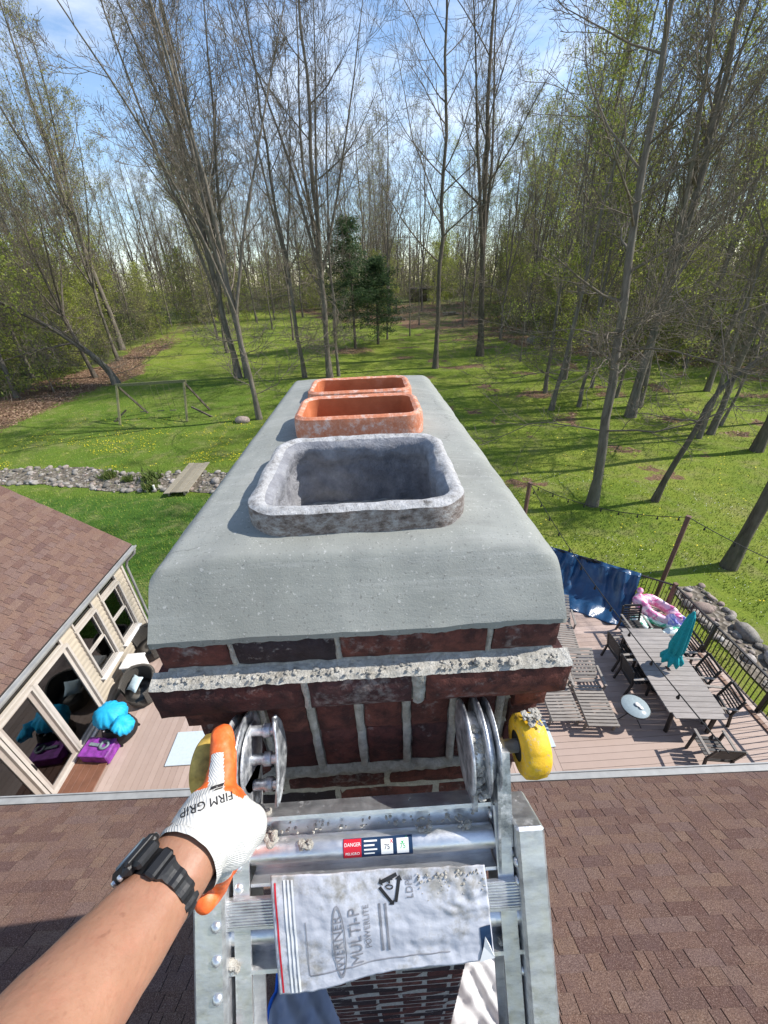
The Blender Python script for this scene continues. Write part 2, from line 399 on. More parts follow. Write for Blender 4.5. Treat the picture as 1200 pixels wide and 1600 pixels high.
    gl = t.new('ShaderNodeBsdfGlossy'); gl.inputs['Roughness'].default_value = 0.01; gl.inputs['Color'].default_value = (0.9, 0.93, 0.95, 1)
    tr = t.new('ShaderNodeBsdfTransparent'); tr.inputs['Color'].default_value = (0.42, 0.46, 0.48, 1)
    fr = t.new('ShaderNodeFresnel'); fr.inputs['IOR'].default_value = 1.75
    ms = t.new('ShaderNodeMixShader'); t.l.new(fr.outputs[0], ms.inputs[0]); t.l.new(tr.outputs[0], ms.inputs[1]); t.l.new(gl.outputs[0], ms.inputs[2])
    t.l.new(ms.outputs[0], t.o.inputs['Surface']); M['glass'] = t.m
    M['room_wall'] = plain('room_wall', (0.30, 0.26, 0.22), 0.8, bump=0)
    M['room_floor'] = plain('room_floor', (0.14, 0.09, 0.06), 0.5, bump=0)
    # deck
    t = NT('deck_board'); r = t.rand(); n = t.noise(4, 5, 0.65, stretch=(1, 1, 1))
    c = t.ramp(r, [(0, (0.36, 0.265, 0.22)), (0.5, (0.42, 0.315, 0.265)), (1, (0.48, 0.37, 0.32))])
    c = t.mix(t.ramp(n, [(0.4, 0.0), (0.75, 0.3)]), c, (0.30, 0.22, 0.18))
    t.set(c, 0.6); t.bump(t.noise(60, 4, 0.6, stretch=(1, 1, 1)), 0.25, 0.004); M['deck'] = t.m
    M['step_brown'] = plain('step_board', (0.17, 0.075, 0.045), 0.5, var=0.2, scale=5)
    M['fascia'] = plain('deck_fascia', (0.22, 0.125, 0.085), 0.6)
    M['joist'] = plain('deck_joist', (0.07, 0.05, 0.035), 0.9)
    M['black_metal'] = plain('black_metal', (0.022, 0.021, 0.021), 0.45, var=0.2)
    M['post_brown'] = plain('brown_post', (0.16, 0.092, 0.07), 0.6, var=0.15, scale=8)
    def wood(name, a, b, sc=(30, 3, 3), rough=0.75):
        t = NT(name); n = t.noise(1.0, 6, 0.65, obj=True, stretch=sc); r = t.rand()
        c = t.ramp(n, [(0.3, a), (0.7, b)])
        c = t.mix(t.math('MULTIPLY', r, 0.35), c, tuple(v * 0.6 for v in a))
        t.set(c, rough); t.bump(n, 0.3, 0.004); M[name] = t.m
    wood('wood_grey', (0.20, 0.175, 0.15), (0.35, 0.315, 0.28), (4, 30, 10))
    wood('wood_table', (0.25, 0.22, 0.20), (0.38, 0.345, 0.32), (4, 40, 10))
    wood('wood_dark', (0.016, 0.014, 0.014), (0.045, 0.04, 0.038), (6, 6, 20), 0.5)
    wood('wood_plank', (0.17, 0.145, 0.10), (0.36, 0.32, 0.24), (3, 30, 10))
    wood('pole_old', (0.10, 0.10, 0.045), (0.24, 0.23, 0.11), (8, 8, 20))
    M['teal'] = plain('teal_fabric', (0.01, 0.33, 0.36), 0.8, var=0.2, scale=30, bump=0.2)
    t = NT('tarp_blue'); c = t.ramp(t.noise(3, 4), [(0.3, (0.010, 0.045, 0.115)), (0.7, (0.020, 0.075, 0.165))]); t.set(c, 0.28, spec=0.6)
    t.bump(t.noise(9, 4, 0.6), 0.35, 0.03); M['tarp'] = t.m
    def floaty(name, a, b):
        t = NT(name); c = t.ramp(t.noise(5, 3, 0.5, obj=True, dist=1.5), [(0.42, a), (0.5, b)], 'LINEAR'); t.set(c, 0.3, spec=0.6); M[name] = t.m
    floaty('float_pink', (0.75, 0.16, 0.38), (0.85, 0.55, 0.66))
    floaty('float_green', (0.06, 0.45, 0.26), (0.75, 0.82, 0.78))
    floaty('float_violet', (0.25, 0.25, 0.75), (0.75, 0.72, 0.88))
    M['table_glass'] = plain('table_glass', (0.30, 0.36, 0.38), 0.12, var=0.1, bump=0)
    t = NT('wicker'); w = t.new('ShaderNodeTexWave'); w.inputs['Scale'].default_value = 26; w.bands_direction = 'Z'; t.l.new(t.pos(True), w.inputs['Vector'])
    t.set(t.ramp(w.outputs['Fac'], [(0.2, (0.035, 0.031, 0.027)), (0.8, (0.135, 0.12, 0.10))]), 0.6); t.bump(w.outputs['Fac'], 0.8, 0.012); M['wicker'] = t.m
    M['white_plastic'] = plain('white_plastic', (0.75, 0.73, 0.69), 0.4, var=0.06, bump=0.05)
    M['pale_blue'] = plain('pale_blue_cloth', (0.55, 0.68, 0.72), 0.8, var=0.1)
    M['bright_blue'] = plain('bright_blue_cloth', (0.015, 0.38, 0.66), 0.6, var=0.15, scale=10)
    M['purple'] = plain('purple_print', (0.20, 0.035, 0.26), 0.5, var=0.6, scale=7)
    M['grey_plastic'] = plain('grey_plastic', (0.17, 0.21, 0.23), 0.4)
    M['black_rubber'] = plain('black_rubber', (0.014, 0.014, 0.015), 0.5, var=0.3, bump=0.2)
    M['white_panel'] = plain('white_panel', (0.50, 0.57, 0.61), 0.5, var=0.06, bump=0.05)
    # ladder
    t = NT('aluminium'); n = t.noise(11, 6, 0.7, obj=True, stretch=(1, 3, 3)); n2 = t.noise(70, 4, 0.7, obj=True)
    c = t.ramp(n, [(0.32, (0.50, 0.51, 0.53)), (0.5, (0.74, 0.745, 0.75)), (0.68, (0.90, 0.90, 0.90))])
    d = t.ramp(t.noise(19, 6, 0.75, obj=True), [(0.58, 0.0), (0.70, 0.8)])
    c = t.mix(d, c, (0.60, 0.595, 0.58)); t.set(c, t.ramp(n2, [(0.3, 0.30), (0.7, 0.52)]))
    t.l.new(t.ramp(d, [(0.0, 0.88), (1.0, 0.15)]), t.b.inputs['Metallic']); t.bump(n2, 0.25, 0.0015); M['alu'] = t.m
    t = NT('hinge_steel'); n = t.noise(40, 6, 0.75, obj=True)
    c = t.ramp(n, [(0.32, (0.20, 0.225, 0.26)), (0.5, (0.52, 0.54, 0.56)), (0.68, (0.80, 0.80, 0.80))])
    t.set(c, 0.42, t.ramp(n, [(0.45, 0.85), (0.68, 0.3)])); t.bump(n, 0.5, 0.002); M['steel'] = t.m
    M['knob_dirty'] = plain('dirty_yellow_knob', (0.46, 0.31, 0.07), 0.6, var=0.6, scale=35, bump=0.3)
    t = NT('yellow_knob'); n = t.noise(30, 6, 0.75, obj=True)
    c = t.ramp(n, [(0.3, (0.55, 0.31, 0.01)), (0.55, (0.74, 0.45, 0.015)), (0.75, (0.80, 0.55, 0.06))])
    c = t.mix(t.ramp(t.noise(75, 6, 0.8, obj=True), [(0.55, 0.0), (0.62, 0.8)]), c, (0.36, 0.32, 0.25))
    c = t.mix(t.ramp(t.noise(22, 7, 0.8, obj=True), [(0.58, 0.0), (0.64, 0.75)]), c, (0.12, 0.085, 0.03))
    t.set(c, 0.62); t.bump(t.noise(120, 5, 0.7, obj=True), 0.4, 0.003); M['knob_yellow'] = t.m
    M['blob'] = M['mortar']
    M['red_label'] = plain('red_label', (0.55, 0.015, 0.03), 0.4, bump=0, var=0.1)
    M['navy_label'] = plain('navy_label', (0.012, 0.035, 0.085), 0.4, bump=0, var=0.2)
    M['white_ink'] = plain('white_ink', (0.78, 0.78, 0.76), 0.5, bump=0, var=0.1)
    M['green_ink'] = plain('green_ink', (0.05, 0.42, 0.12), 0.5, bump=0, var=0.1)
    M['black_ink'] = plain('black_ink', (0.02, 0.02, 0.022), 0.6, bump=0, var=0.1)
    M['grey_ink'] = plain('grey_ink', (0.24, 0.24, 0.26), 0.6, bump=0, var=0.3, scale=60)
    t = NT('bag_plastic'); n = t.noise(13, 6, 0.7); n2 = t.noise(60, 5, 0.7)
    c = t.ramp(n, [(0.30, (0.47, 0.48, 0.53)), (0.62, (0.58, 0.59, 0.64))])
    yz = t.sep(t.pos()); hi_ = t.ramp(t.math('ADD', t.math('MULTIPLY', t.math('SUBTRACT', yz[1], .215), 6.0), t.math('MULTIPLY', yz[0], .5)), [(0.0, 0.0), (0.25, 1.0)])
    dirt = t.ramp(t.math('ADD', t.math('ADD', t.math('MULTIPLY', n, 0.7), t.math('MULTIPLY', n2, 0.3)), t.math('MULTIPLY', hi_, .10)), [(0.50, 0.0), (0.62, 0.9)])
    c = t.mix(dirt, c, t.ramp(t.noise(45, 5, .7), [(.35, (0.22, 0.205, 0.18)), (.65, (0.40, 0.375, 0.335))])); t.set(c, 0.3, spec=0.5); t.bump(t.noise(22, 4, 0.6), 0.4, 0.006); M['bag'] = t.m
    M['cloth_grey'] = plain('drop_cloth', (0.30, 0.33, 0.40), 0.85, var=0.12, scale=6, obj=False, bscale=30, bdist=0.01)
    M['cloth_white'] = plain('white_drop_cloth', (0.66, 0.64, 0.62), 0.85, var=0.1, scale=6, obj=False)
    M['cloth_blue'] = plain('blue_hem', (0.01, 0.12, 0.55), 0.7, bump=0)
    # skin and glove
    t = NT('skin'); n = t.noise(18, 5, 0.6); n2 = t.noise(160, 4, 0.7)
    c = t.ramp(n, [(0.3, (0.30, 0.145, 0.088)), (0.6, (0.365, 0.19, 0.118)), (0.8, (0.41, 0.225, 0.148))])
    c = t.mix(t.ramp(n2, [(0.5, 0.0), (0.72, 0.35)]), c, (0.27, 0.11, 0.065))
    c = t.mix(t.ramp(t.noise(33, 4, 0.6), [(0.5, 0.0), (0.72, 0.4)]), c, (0.45, 0.20, 0.13))
    c = t.mix(t.ramp(t.noise(75, 2, 0.4), [(0.70, 0.0), (0.75, 0.45)]), c, (0.18, 0.075, 0.045))
    v = t.new('ShaderNodeTexVoronoi'); v.inputs['Scale'].default_value = 55; t.l.new(t.pos(), v.inputs['Vector'])
    t.set(c, 0.5, spec=0.4); t.b.inputs['Subsurface Weight'].default_value = 0.12; t.b.inputs['Subsurface Radius'].default_value = (0.008, 0.003, 0.002)
    b = t.bump(n2, 0.45, 0.0012); b = t.bump(t.noise(26, 4, 0.6, stretch=(1, .35, 1)), 0.5, 0.004, b); t.bump(v.outputs['Distance'], 0.15, 0.001, b); M['skin'] = t.m
    t = NT('glove_knit'); w = t.new('ShaderNodeTexWave'); w.inputs['Scale'].default_value = 150; w.inputs['Distortion'].default_value = 1.2
    w.bands_direction = 'DIAGONAL'; t.l.new(t.pos(True), w.inputs['Vector'])
    c = t.ramp(t.noise(22, 5, 0.65), [(0.3, (0.50, 0.49, 0.455)), (0.65, (0.63, 0.625, 0.60))])
    c = t.mix(t.ramp(w.outputs['Fac'], [(0.1, 0.22), (0.5, 0.0)]), c, (0.42, 0.41, 0.37)); t.set(c, 0.9)
    b = t.bump(w.outputs['Fac'], 0.4, 0.0015); t.bump(t.noise(300, 3), 0.4, 0.001, b); M['knit'] = t.m
    t = NT('glove_latex'); c = t.ramp(t.noise(45, 5, 0.65), [(0.3, (0.72, 0.09, 0.012)), (0.55, (0.84, 0.16, 0.03)), (0.75, (0.84, 0.30, 0.16))])
    t.set(c, 0.55); t.bump(t.noise(170, 4, 0.7), 0.35, 0.0015); M['latex'] = t.m
mk_materials()

# ------------------------------------------------------------------ ground
LIT_L = [(-34, 20), (-31, 30), (-29.5, 38), (-29, 46), (-31, 60), (-34, 85), (-37, 115)]
def seg_dist(x, y, pl):
    d = 1e9
    for (a, b), (c, e) in zip(pl[:-1], pl[1:]):
        ux, uy = c - a, e - b; t = max(0, min(1, ((x - a) * ux + (y - b) * uy) / (ux * ux + uy * uy)))
        d = min(d, math.hypot(x - a - t * ux, y - b - t * uy))
    return d
def lit_x(y):
    for (a, b), (c, e) in zip(LIT_L[:-1], LIT_L[1:]):
        if b <= y <= e: return a + (c - a) * (y - b) / (e - b)
    return LIT_L[0][0] if y < LIT_L[0][1] else LIT_L[-1][0]
def sstep(a, b, v):
    t = max(0.0, min(1.0, (v - a) / (b - a))); return t * t * (3 - 2 * t)
def wood_edge(x, y):
    """signed metres into the wood on the right, measured from its edge"""
    return ((x - 21) * 0.79 + (y - 50) * 0.61)
def zones(x, y):
    w = fbm((x * .12, y * .12, 3.1)) * 2.5
    left = lit_x(y) - x + w
    wd = 1.6 + 2.6 * (1 - sstep(36, 60, y)); lit = 1 - sstep(wd, wd + 2.8, abs(left - wd + .4))
    rough = sstep(2.5, 8, left)
    e = wood_edge(x, y) + w * 1.4
    lit *= 1 - .55 * sstep(52, 75, y)
    lit = max(lit, 0.85 * sstep(0, 4, e) * (0.5 + 0.5 * sstep(-.1, .5, fbm((x * .18, y * .18, 9.0)))))
    rough = max(rough, sstep(2, 14, e), sstep(105, 125, y))
    for (px, py, r) in ((14.6, 34.5, 1.6), (4.2, 51.5, 1.3), (-2.5, 57.5, 3.2), (20.5, 33.5, 1.3), (24, 24, .9), (21.5, 27, 1.0)):
        lit = max(lit, 0.75 * (1 - sstep(.3 * r, r * 1.3, math.hypot((x - px) * .7, y - py))))
    if x > 4 and y > 18: lit = max(lit, .62 * sstep(.22, .5, fbm((x * .3, y * .3, 13.0))))
    lush = (1 - sstep(19.2, 20.6, y + .12 * (x + 14))) * (1 - sstep(-3, 2, x))
    lush = max(lush, .55 * (1 - sstep(-14, -2, x)) * (1 - sstep(34, 60, y)))
    return lit, lush, rough
def make_ground():
    xs = np.concatenate([np.linspace(-420, -62, 18), np.arange(-60, 60.1, .6), np.linspace(62, 420, 18)])
    ys = np.concatenate([np.linspace(-120, -6, 10), np.arange(-5, 115, .6), np.linspace(117, 700, 26)])
    V = []; Z = []
    for y in ys:
        for x in xs:
            near = abs(x) < 60 and -5 < y < 115
            z = gz(y) + (fbm((x * .15, y * .15, 0)) * .10 * sstep(12, 22, y) if near else 0)
            V.append((x, y, z)); Z.append((*zones(x, y), 1.0) if near else (0.2, 0, 1, 1))
    nx, ny = len(xs), len(ys)
    i = np.arange(nx - 1)[None, :] + np.arange(ny - 1)[:, None] * nx; i = i.ravel()
    me = mesh_np('ground', np.array(V), np.stack([i, i + 1, i + nx + 1, i + nx], 1), M['lawn'], True)
    at = me.color_attributes.new('zone', 'FLOAT_COLOR', 'POINT'); at.data.foreach_set('color', np.array(Z, np.float32).ravel())
    o = bpy.data.objects.new('ground', me); link(o); tag(o, kind='structure')
make_ground()
def ground_z(x, y): return gz(y) + fbm((x * .15, y * .15, 0)) * .10 * sstep(12, 22, y)

CREEK = [(-27, 23.2), (-23, 23.0), (-19, 22.9), (-16.5, 22.2), (-13.8, 21.3), (-11, 21.0), (-8.5, 20.6), (-5, 20.5), (0, 21)]
CREEK_R = [(10.6, 10.2), (10.55, 8.6), (10.5, 6.8), (10.6, 5.2), (10.9, 3)]
def scatter_tris(name, mat, pts, size, rs, label, cat, tall=False, parent=None, quad=False):
    n = len(pts); P = np.array(pts); a = rs.uniform(0, 2 * np.pi, n); s = size * rs.uniform(.6, 1.4, n)
    if tall:     # upright blades
        ln = rs.normal(0, .45, (n, 2))
        w = s * .16
        A = P + np.stack([np.cos(a) * w, np.sin(a) * w, -np.full(n, .01)], 1); B = P - np.stack([np.cos(a) * w, np.sin(a) * w, np.full(n, .01)], 1)
        T = P + np.stack([ln[:, 0] * s, ln[:, 1] * s, s], 1)
        V = np.stack([A, B, T], 1).reshape(-1, 3); F = np.arange(3 * n).reshape(-1, 3)
    else:
        b = a + 1.57; tz = rs.uniform(-.5, .5, (n, 2))
        u = np.stack([np.cos(a), np.sin(a), tz[:, 0]], 1) * s[:, None]; v = np.stack([np.cos(b), np.sin(b), tz[:, 1]], 1) * s[:, None] * .65
        V = np.stack([P - u, P - v, P + u, P + v], 1).reshape(-1, 3); F = np.arange(4 * n).reshape(-1, 4)
    o = bpy.data.objects.new(name, mesh_np(name, V, F, mat)); link(o, parent)
    return tag(o, label, cat, kind='stuff')
def creek_d(x, y): return min(seg_dist(x, y, CREEK), seg_dist(x, y, CREEK_R))
def blocked(x, y):
    if -7.4 < x < 9.1 and y < 11.7 and (y < 9.1 or (x > -1 and x * .61 + y * .79 < 12.4)): return True
    if x < -6.6 and y < 9.2: return True
    return False
def make_lawn_cover():
    rs = np.random.RandomState(3)
    pts = []; dan = []; wh = []; lea = []
    # positions drawn by distance so that the cover is denser near the house
    N = 330000
    rr = 8 + 62 * rs.rand(N) ** 1.25; th = rs.uniform(-.95, .95, N)
    X = rr * np.sin(th); Y = rr * np.cos(th)
    for x, y in zip(X, Y):
        if blocked(x, y) or (y < 24.5 and creek_d(x, y) < 1.25 and rng.random() < (1.0 if creek_d(x, y) < .35 else .88 if fbm((x * .8, y * .8, 4)) < .0 else .25)): continue
        k = lit_x(y) - x
        if k > 0 and rng.random() < .75: continue
        if wood_edge(x, y) > 3 and rng.random() < .6: continue
        if x > 4 and y > 18 and fbm((x * .3, y * .3, 13.0)) > .3 and rng.random() < .7: continue
        pts.append((x, y, ground_z(x, y)))
    scatter_tris('grass', M['blade'], pts, .075, rs, 'short green spring grass covering the whole back lawn', 'grass', True)
    for i in range(5200):
        x, y = rs.uniform(-26, -4), 23.6 + abs(rs.normal(0, 4.2))
        if lit_x(y) - x > -1.5 or creek_d(x, y) < 1.2: continue
        if fbm((x * .25, y * .25, 5)) < -.12: continue
        dan.append((x, y, ground_z(x, y) + .07))
    for i in range(900):
        x, y = rs.uniform(7, 22), rs.uniform(7, 34)
        if not blocked(x, y) and creek_d(x, y) > 1 and fbm((x * .3, y * .3, 7)) > .0: dan.append((x, y, ground_z(x, y) + .06))
    for i in range(1500):
        x, y = rs.uniform(6, 18), rs.uniform(7, 20)
        if not blocked(x, y) and creek_d(x, y) > 1 and fbm((x * .3, y * .3, 2)) > -.05: wh.append((x, y, ground_z(x, y) + .05))
    scatter_tris('dandelion_flowers', M['yellow'], dan, .034, rs, 'yellow dandelion flowers dotted over the lawn', 'flowers')
    scatter_tris('white_flowers', M['clover'], wh, .016, rs, 'tiny white flowers in the lawn beyond the railing', 'flowers')
    for i in range(60000):
        if rs.rand() < .5: y = rs.uniform(24, 75); x = lit_x(y) + rs.normal(-1.5, 2.2)
        else: x, y = rs.uniform(14, 48), rs.uniform(22, 70)
        z = zones(x, y)[0]
        if rs.rand() < z - .15: lea.append((x, y, ground_z(x, y) + .03))
    scatter_tris('fallen_leaves', M['dead_leaf'], lea, .075, rs, 'brown fallen leaves carpeting the edge of the wood', 'leaves')
make_lawn_cover()

# ------------------------------------------------------------------ creek beds with their stones
def stone_meshes(k):
    out = []
    for i in range(k):
        bm = bmesh.new(); bmesh.ops.create_icosphere(bm, subdivisions=2, radius=1)
        off = Vector((i * 7.3, i * 3.1, 1.7)); sx, sy = rng.uniform(.8, 1.3), rng.uniform(.7, 1.1)
        for v in bm.verts:
            d = 1 + .28 * noise.noise(v.co * 1.1 + off) + .10 * noise.noise(v.co * 2.9 + off)
            # flat facets make the lump read as a broken stone
            v.co = Vector((v.co.x * sx, v.co.y * sy, v.co.z * .62)) * d
        me = bpy.data.meshes.new('stone'); bm.to_mesh(me); bm.free(); me.materials.append(M['stone'])
        for p in me.polygons: p.use_smooth = True
        out.append(me)
    return out
STONES = stone_meshes(9)
def creek(pl, name, width, n_big, n_small, size):
    b = MB(); k = 60
    P = []
    for (a, c) in zip(pl[:-1], pl[1:]):
        for j in range(8): P.append((a[0] + (c[0] - a[0]) * j / 8, a[1] + (c[1] - a[1]) * j / 8))
    P.append(pl[-1]); n = len(P)
    vs = []
    for i, (x, y) in enumerate(P):
        q0, q1 = P[max(0, i - 1)], P[min(n - 1, i + 1)]
        d = Vector((q1[0] - q0[0], q1[1] - q0[1], 0)).normalized(); nn = Vector((-d.y, d.x, 0))
        w = width * (1 + .25 * noise.noise(Vector((x * .6, y * .6, 1))))
        for j in range(7):
            t = j / 3 - 1; p = Vector((x, y, 0)) + nn * t * w
            vs.append((p.x, p.y, ground_z(p.x, p.y) + .035 - .02 * (1 - t * t)))
    b.add(vs, [(i * 7 + j, i * 7 + j + 1, (i + 1) * 7 + j + 1, (i + 1) * 7 + j) for i in range(n - 1) for j in range(6)], True)
    bed = b.build(name, M['gravel']); tag(bed, kind='structure')
    def spot(edge):
        f = rng.random() * (n - 1.01); i = int(f); t = f - i
        x = P[i][0] + (P[i + 1][0] - P[i][0]) * t; y = P[i][1] + (P[i + 1][1] - P[i][1]) * t
        d = Vector((P[i + 1][0] - P[i][0], P[i + 1][1] - P[i][1], 0)).normalized(); nn = Vector((-d.y, d.x, 0))
        off = rng.choice((-1, 1)) * rng.uniform(.72, 1.08) if edge else rng.uniform(-.95, .95)
        p = Vector((x, y, 0)) + nn * off * width; return p.x, p.y
    for i in range(n_big):
        x, y = spot(i % 3 != 0); s = size * rng.uniform(.55, 1.0) * (1.5 if rng.random() < .12 else 1)
        inst('stone', STONES[rng.randrange(9)], bed, (x, y, ground_z(x, y) + s * .22 + .02), (rng.uniform(-.3, .3), rng.uniform(-.3, .3), rng.uniform(0, 6)), (s, s, s))
    Vs, Fs, base = [], [], 0
    src = [(np.array([v.co for v in m.vertices]), np.array([p.vertices[:] for p in m.polygons])) for m in STONES]
    rs = np.random.RandomState(11)
    for i in range(n_small):
        x, y = spot(i % 4 == 0); s = size * rs.uniform(.16, .5); v, f = src[rs.randint(9)]
        a = rs.uniform(0, 6.28); c_, s_ = math.cos(a), math.sin(a)
        R = np.array([[c_, -s_, 0], [s_, c_, 0], [0, 0, 1]])
        Vs.append(v @ R.T * s + [x, y, ground_z(x, y) + .02 + s * .2]); Fs.append(f + base); base += len(v)
    o = bpy.data.objects.new('small_stones', mesh_np('small_stones', np.concatenate(Vs), np.concatenate(Fs), M['stone'], True)); link(o, bed); tag(o, kind='stuff')
creek(CREEK, 'creek_bed', 1.15, 170, 520, .20)
creek(CREEK_R, 'dry_stream_bed', 0.55, 45, 160, .15)
for (x, y, s, lb) in ((10.95, 8.0, .38, 'largest pale boulder beside the stream bed beyond the black railing'), (10.9, 6.95, .34, 'rounded tan boulder beside the stream bed, nearest the house'), (10.4, 9.1, .3, 'smaller grey boulder at the far end of the stream bed by the deck corner')):
    o = bpy.data.objects.new('boulder', STONES[int(s * 10) % 9]); link(o); o.location = (x, y, s * .25); o.scale = (s, s * .8, s); o.rotation_euler = (0, 0, x * 3)
    tag(o, lb, 'boulder', 'boulders beside the stream bed')
for (x, y, s, lb) in ((-10.1, 31.0, .55, 'pale grey boulder on the lawn at the foot of a slim leaning tree'), (22.4, 56.5, 1.1, 'round grey boulder at the edge of the wood on the right')):
    o = bpy.data.objects.new('boulder', STONES[3]); link(o); o.location = (x, y, ground_z(x, y) + s * .3); o.scale = (s, s * .8, s * .9); tag(o, lb, 'boulder')
def green_tuft(x, y, h, n, lb):
    rs = np.random.RandomState(int(abs(x * 31 + y * 17)))
    pts = [(x + rs.normal(0, h * .45), y + rs.normal(0, h * .35), ground_z(x, y) + .02 + abs(rs.normal(0, h * .25))) for i in range(n)]
    o = scatter_tris('leafy_clump', M['leaf_shrub'], pts, h * .5, rs, lb, 'plant', True); del o['kind']; o['group'] = 'leafy clumps along the creek'
for (x, y, h, lb) in ((-12.3, 20.2, .5, 'round dark green clump at the near edge of the creek'), (-12.9, 21.5, .6, 'tallest green clump growing among the creek stones'), (-15.8, 22.3, .5, 'green clump among the creek stones, left of the others'), (-14.4, 21.7, .35, 'small green clump in the middle of the creek bed')):
    green_tuft(x, y, h, 260, lb)
def footbridge():
    a, b = Vector((-10.55, 19.2, 0.28)), Vector((-10.7, 23.1, 0.28))
    r = empty('footbridge', (-10.6, 21.1, 0), 0, 'low weathered plank footbridge crossing the stony creek', 'footbridge')
    o = Vector((-10.6, 21.1, 0))
    for k in range(4):
        off = Vector((-.48 + k * .32, 0, 0)); mb = MB()
        mb.bar(a + off - o + Vector((0, rng.uniform(-.08, .08), 0)), b + off - o + Vector((0, rng.uniform(-.1, .1), rng.uniform(-.01, .01))), .30, .05, bev=.008); mb.build('plank', M['wood_plank'], r)
    for k in (-.42, .42):
        mb = MB(); off = Vector((k, 0, -.11)); mb.bar(a + off - o, b + off - o, .08, .16); mb.build('beam', M['wood_plank'], r)
    mb = MB(); mb.tube([(-12.0 + .0, 19.9, 0), (-12.0, 19.9, .42)], .055, 10); mb.lathe((-12.0, 19.9, .42), [(.055, 0), (.06, .01), (.06, .03), (.02, .045)], 10)
    p = mb.build('white_pipe', M['white_plastic']); tag(p, 'short white pipe standing at the creek edge beside the footbridge', 'pipe')
footbridge()
# ------------------------------------------------------------------ trees
def unit(v): return v / np.maximum(np.linalg.norm(v, axis=-1, keepdims=True), 1e-9)
def tubes(P, Rr, n):
    """P (m,k,3) polylines, Rr (m,k) radii -> verts, quads"""
    m_, k, _ = P.shape
    T = np.empty_like(P); T[:, 1:-1] = P[:, 2:] - P[:, :-2]; T[:, 0] = P[:, 1] - P[:, 0]; T[:, -1] = P[:, -1] - P[:, -2]
    T = unit(T)
    mean = unit(P[:, -1] - P[:, 0])[:, None, :]
    ref = np.where(np.abs(mean[..., 2:3]) > .8, np.array([1., 0, 0]), np.array([0, 0, 1.]))
    A = unit(np.cross(T, ref)); B = np.cross(T, A)
    th = np.arange(n) * 2 * np.pi / n
    V = P[:, :, None, :] + Rr[:, :, None, None] * (A[:, :, None, :] * np.cos(th)[None, None, :, None] + B[:, :, None, :] * np.sin(th)[None, None, :, None])
    i = np.arange(k - 1)[:, None] * n + np.arange(n)[None, :]; j = np.arange(k - 1)[:, None] * n + (np.arange(n)[None, :] + 1) % n
    q = np.stack([i, j, j + n, i + n], -1).reshape(-1, 4)
    F = (q[None] + (np.arange(m_) * k * n)[:, None, None]).reshape(-1, 4)
    return V.reshape(-1, 3), F
def grow(rs, S, D, L, R, k, wob, trop, tip=.25):
    """m branches from S along D: (m,k,3) paths and (m,k) radii"""
    m_ = len(S); P = np.empty((m_, k, 3)); P[:, 0] = S; d = unit(D); st = (L / (k - 1))[:, None]
    for i in range(1, k):
        d = unit(d + rs.normal(0, wob, (m_, 3)) + np.array([0, 0, 1.]) * (trop if np.isscalar(trop) else trop[:, None]))
        P[:, i] = P[:, i - 1] + d * st
    t = np.linspace(0, 1, k)[None]
    return P, R[:, None] * (1 - (1 - tip) * t)
def spawn(rs, P, Rr, L, per, t0, a0, a1, lf, rf, pw=.6, lmin=.3):
    """children along each branch of a level"""
    m_, k, _ = P.shape
    t = t0 + (1 - t0) * (np.arange(per)[None] + rs.rand(m_, per)) / per; t = np.clip(t, 0, .985)
    f = t * (k - 1); i = np.minimum(f.astype(int), k - 2); u = (f - i)[..., None]
    r = np.arange(m_)[:, None]
    S = P[r, i] * (1 - u) + P[r, i + 1] * u; T = unit(P[r, i + 1] - P[r, i])
    rad_ = Rr[r, i] * (1 - u[..., 0]) + Rr[r, i + 1] * u[..., 0]
    ref = np.where(np.abs(T[..., 2:3]) > .9, np.array([1., 0, 0]), np.array([0, 0, 1.]))
    A = unit(np.cross(T, ref)); B = np.cross(T, A)
    az = (np.arange(per)[None] * 2.4 + rs.uniform(0, 6.28, (m_, 1)) + rs.normal(0, .5, (m_, per)))[..., None]
    an = np.radians(rs.uniform(a0, a1, (m_, per)))[..., None]
    D = T * np.cos(an) + (A * np.cos(az) + B * np.sin(az)) * np.sin(an)
    LL = L[:, None] * lf * np.maximum(1 - t * pw, .15) * rs.uniform(.65, 1.3, (m_, per))
    LL = np.maximum(LL, lmin)
    return S.reshape(-1, 3), D.reshape(-1, 3), LL.ravel(), (np.minimum(rad_ * rf, rad_ * .95)).ravel()
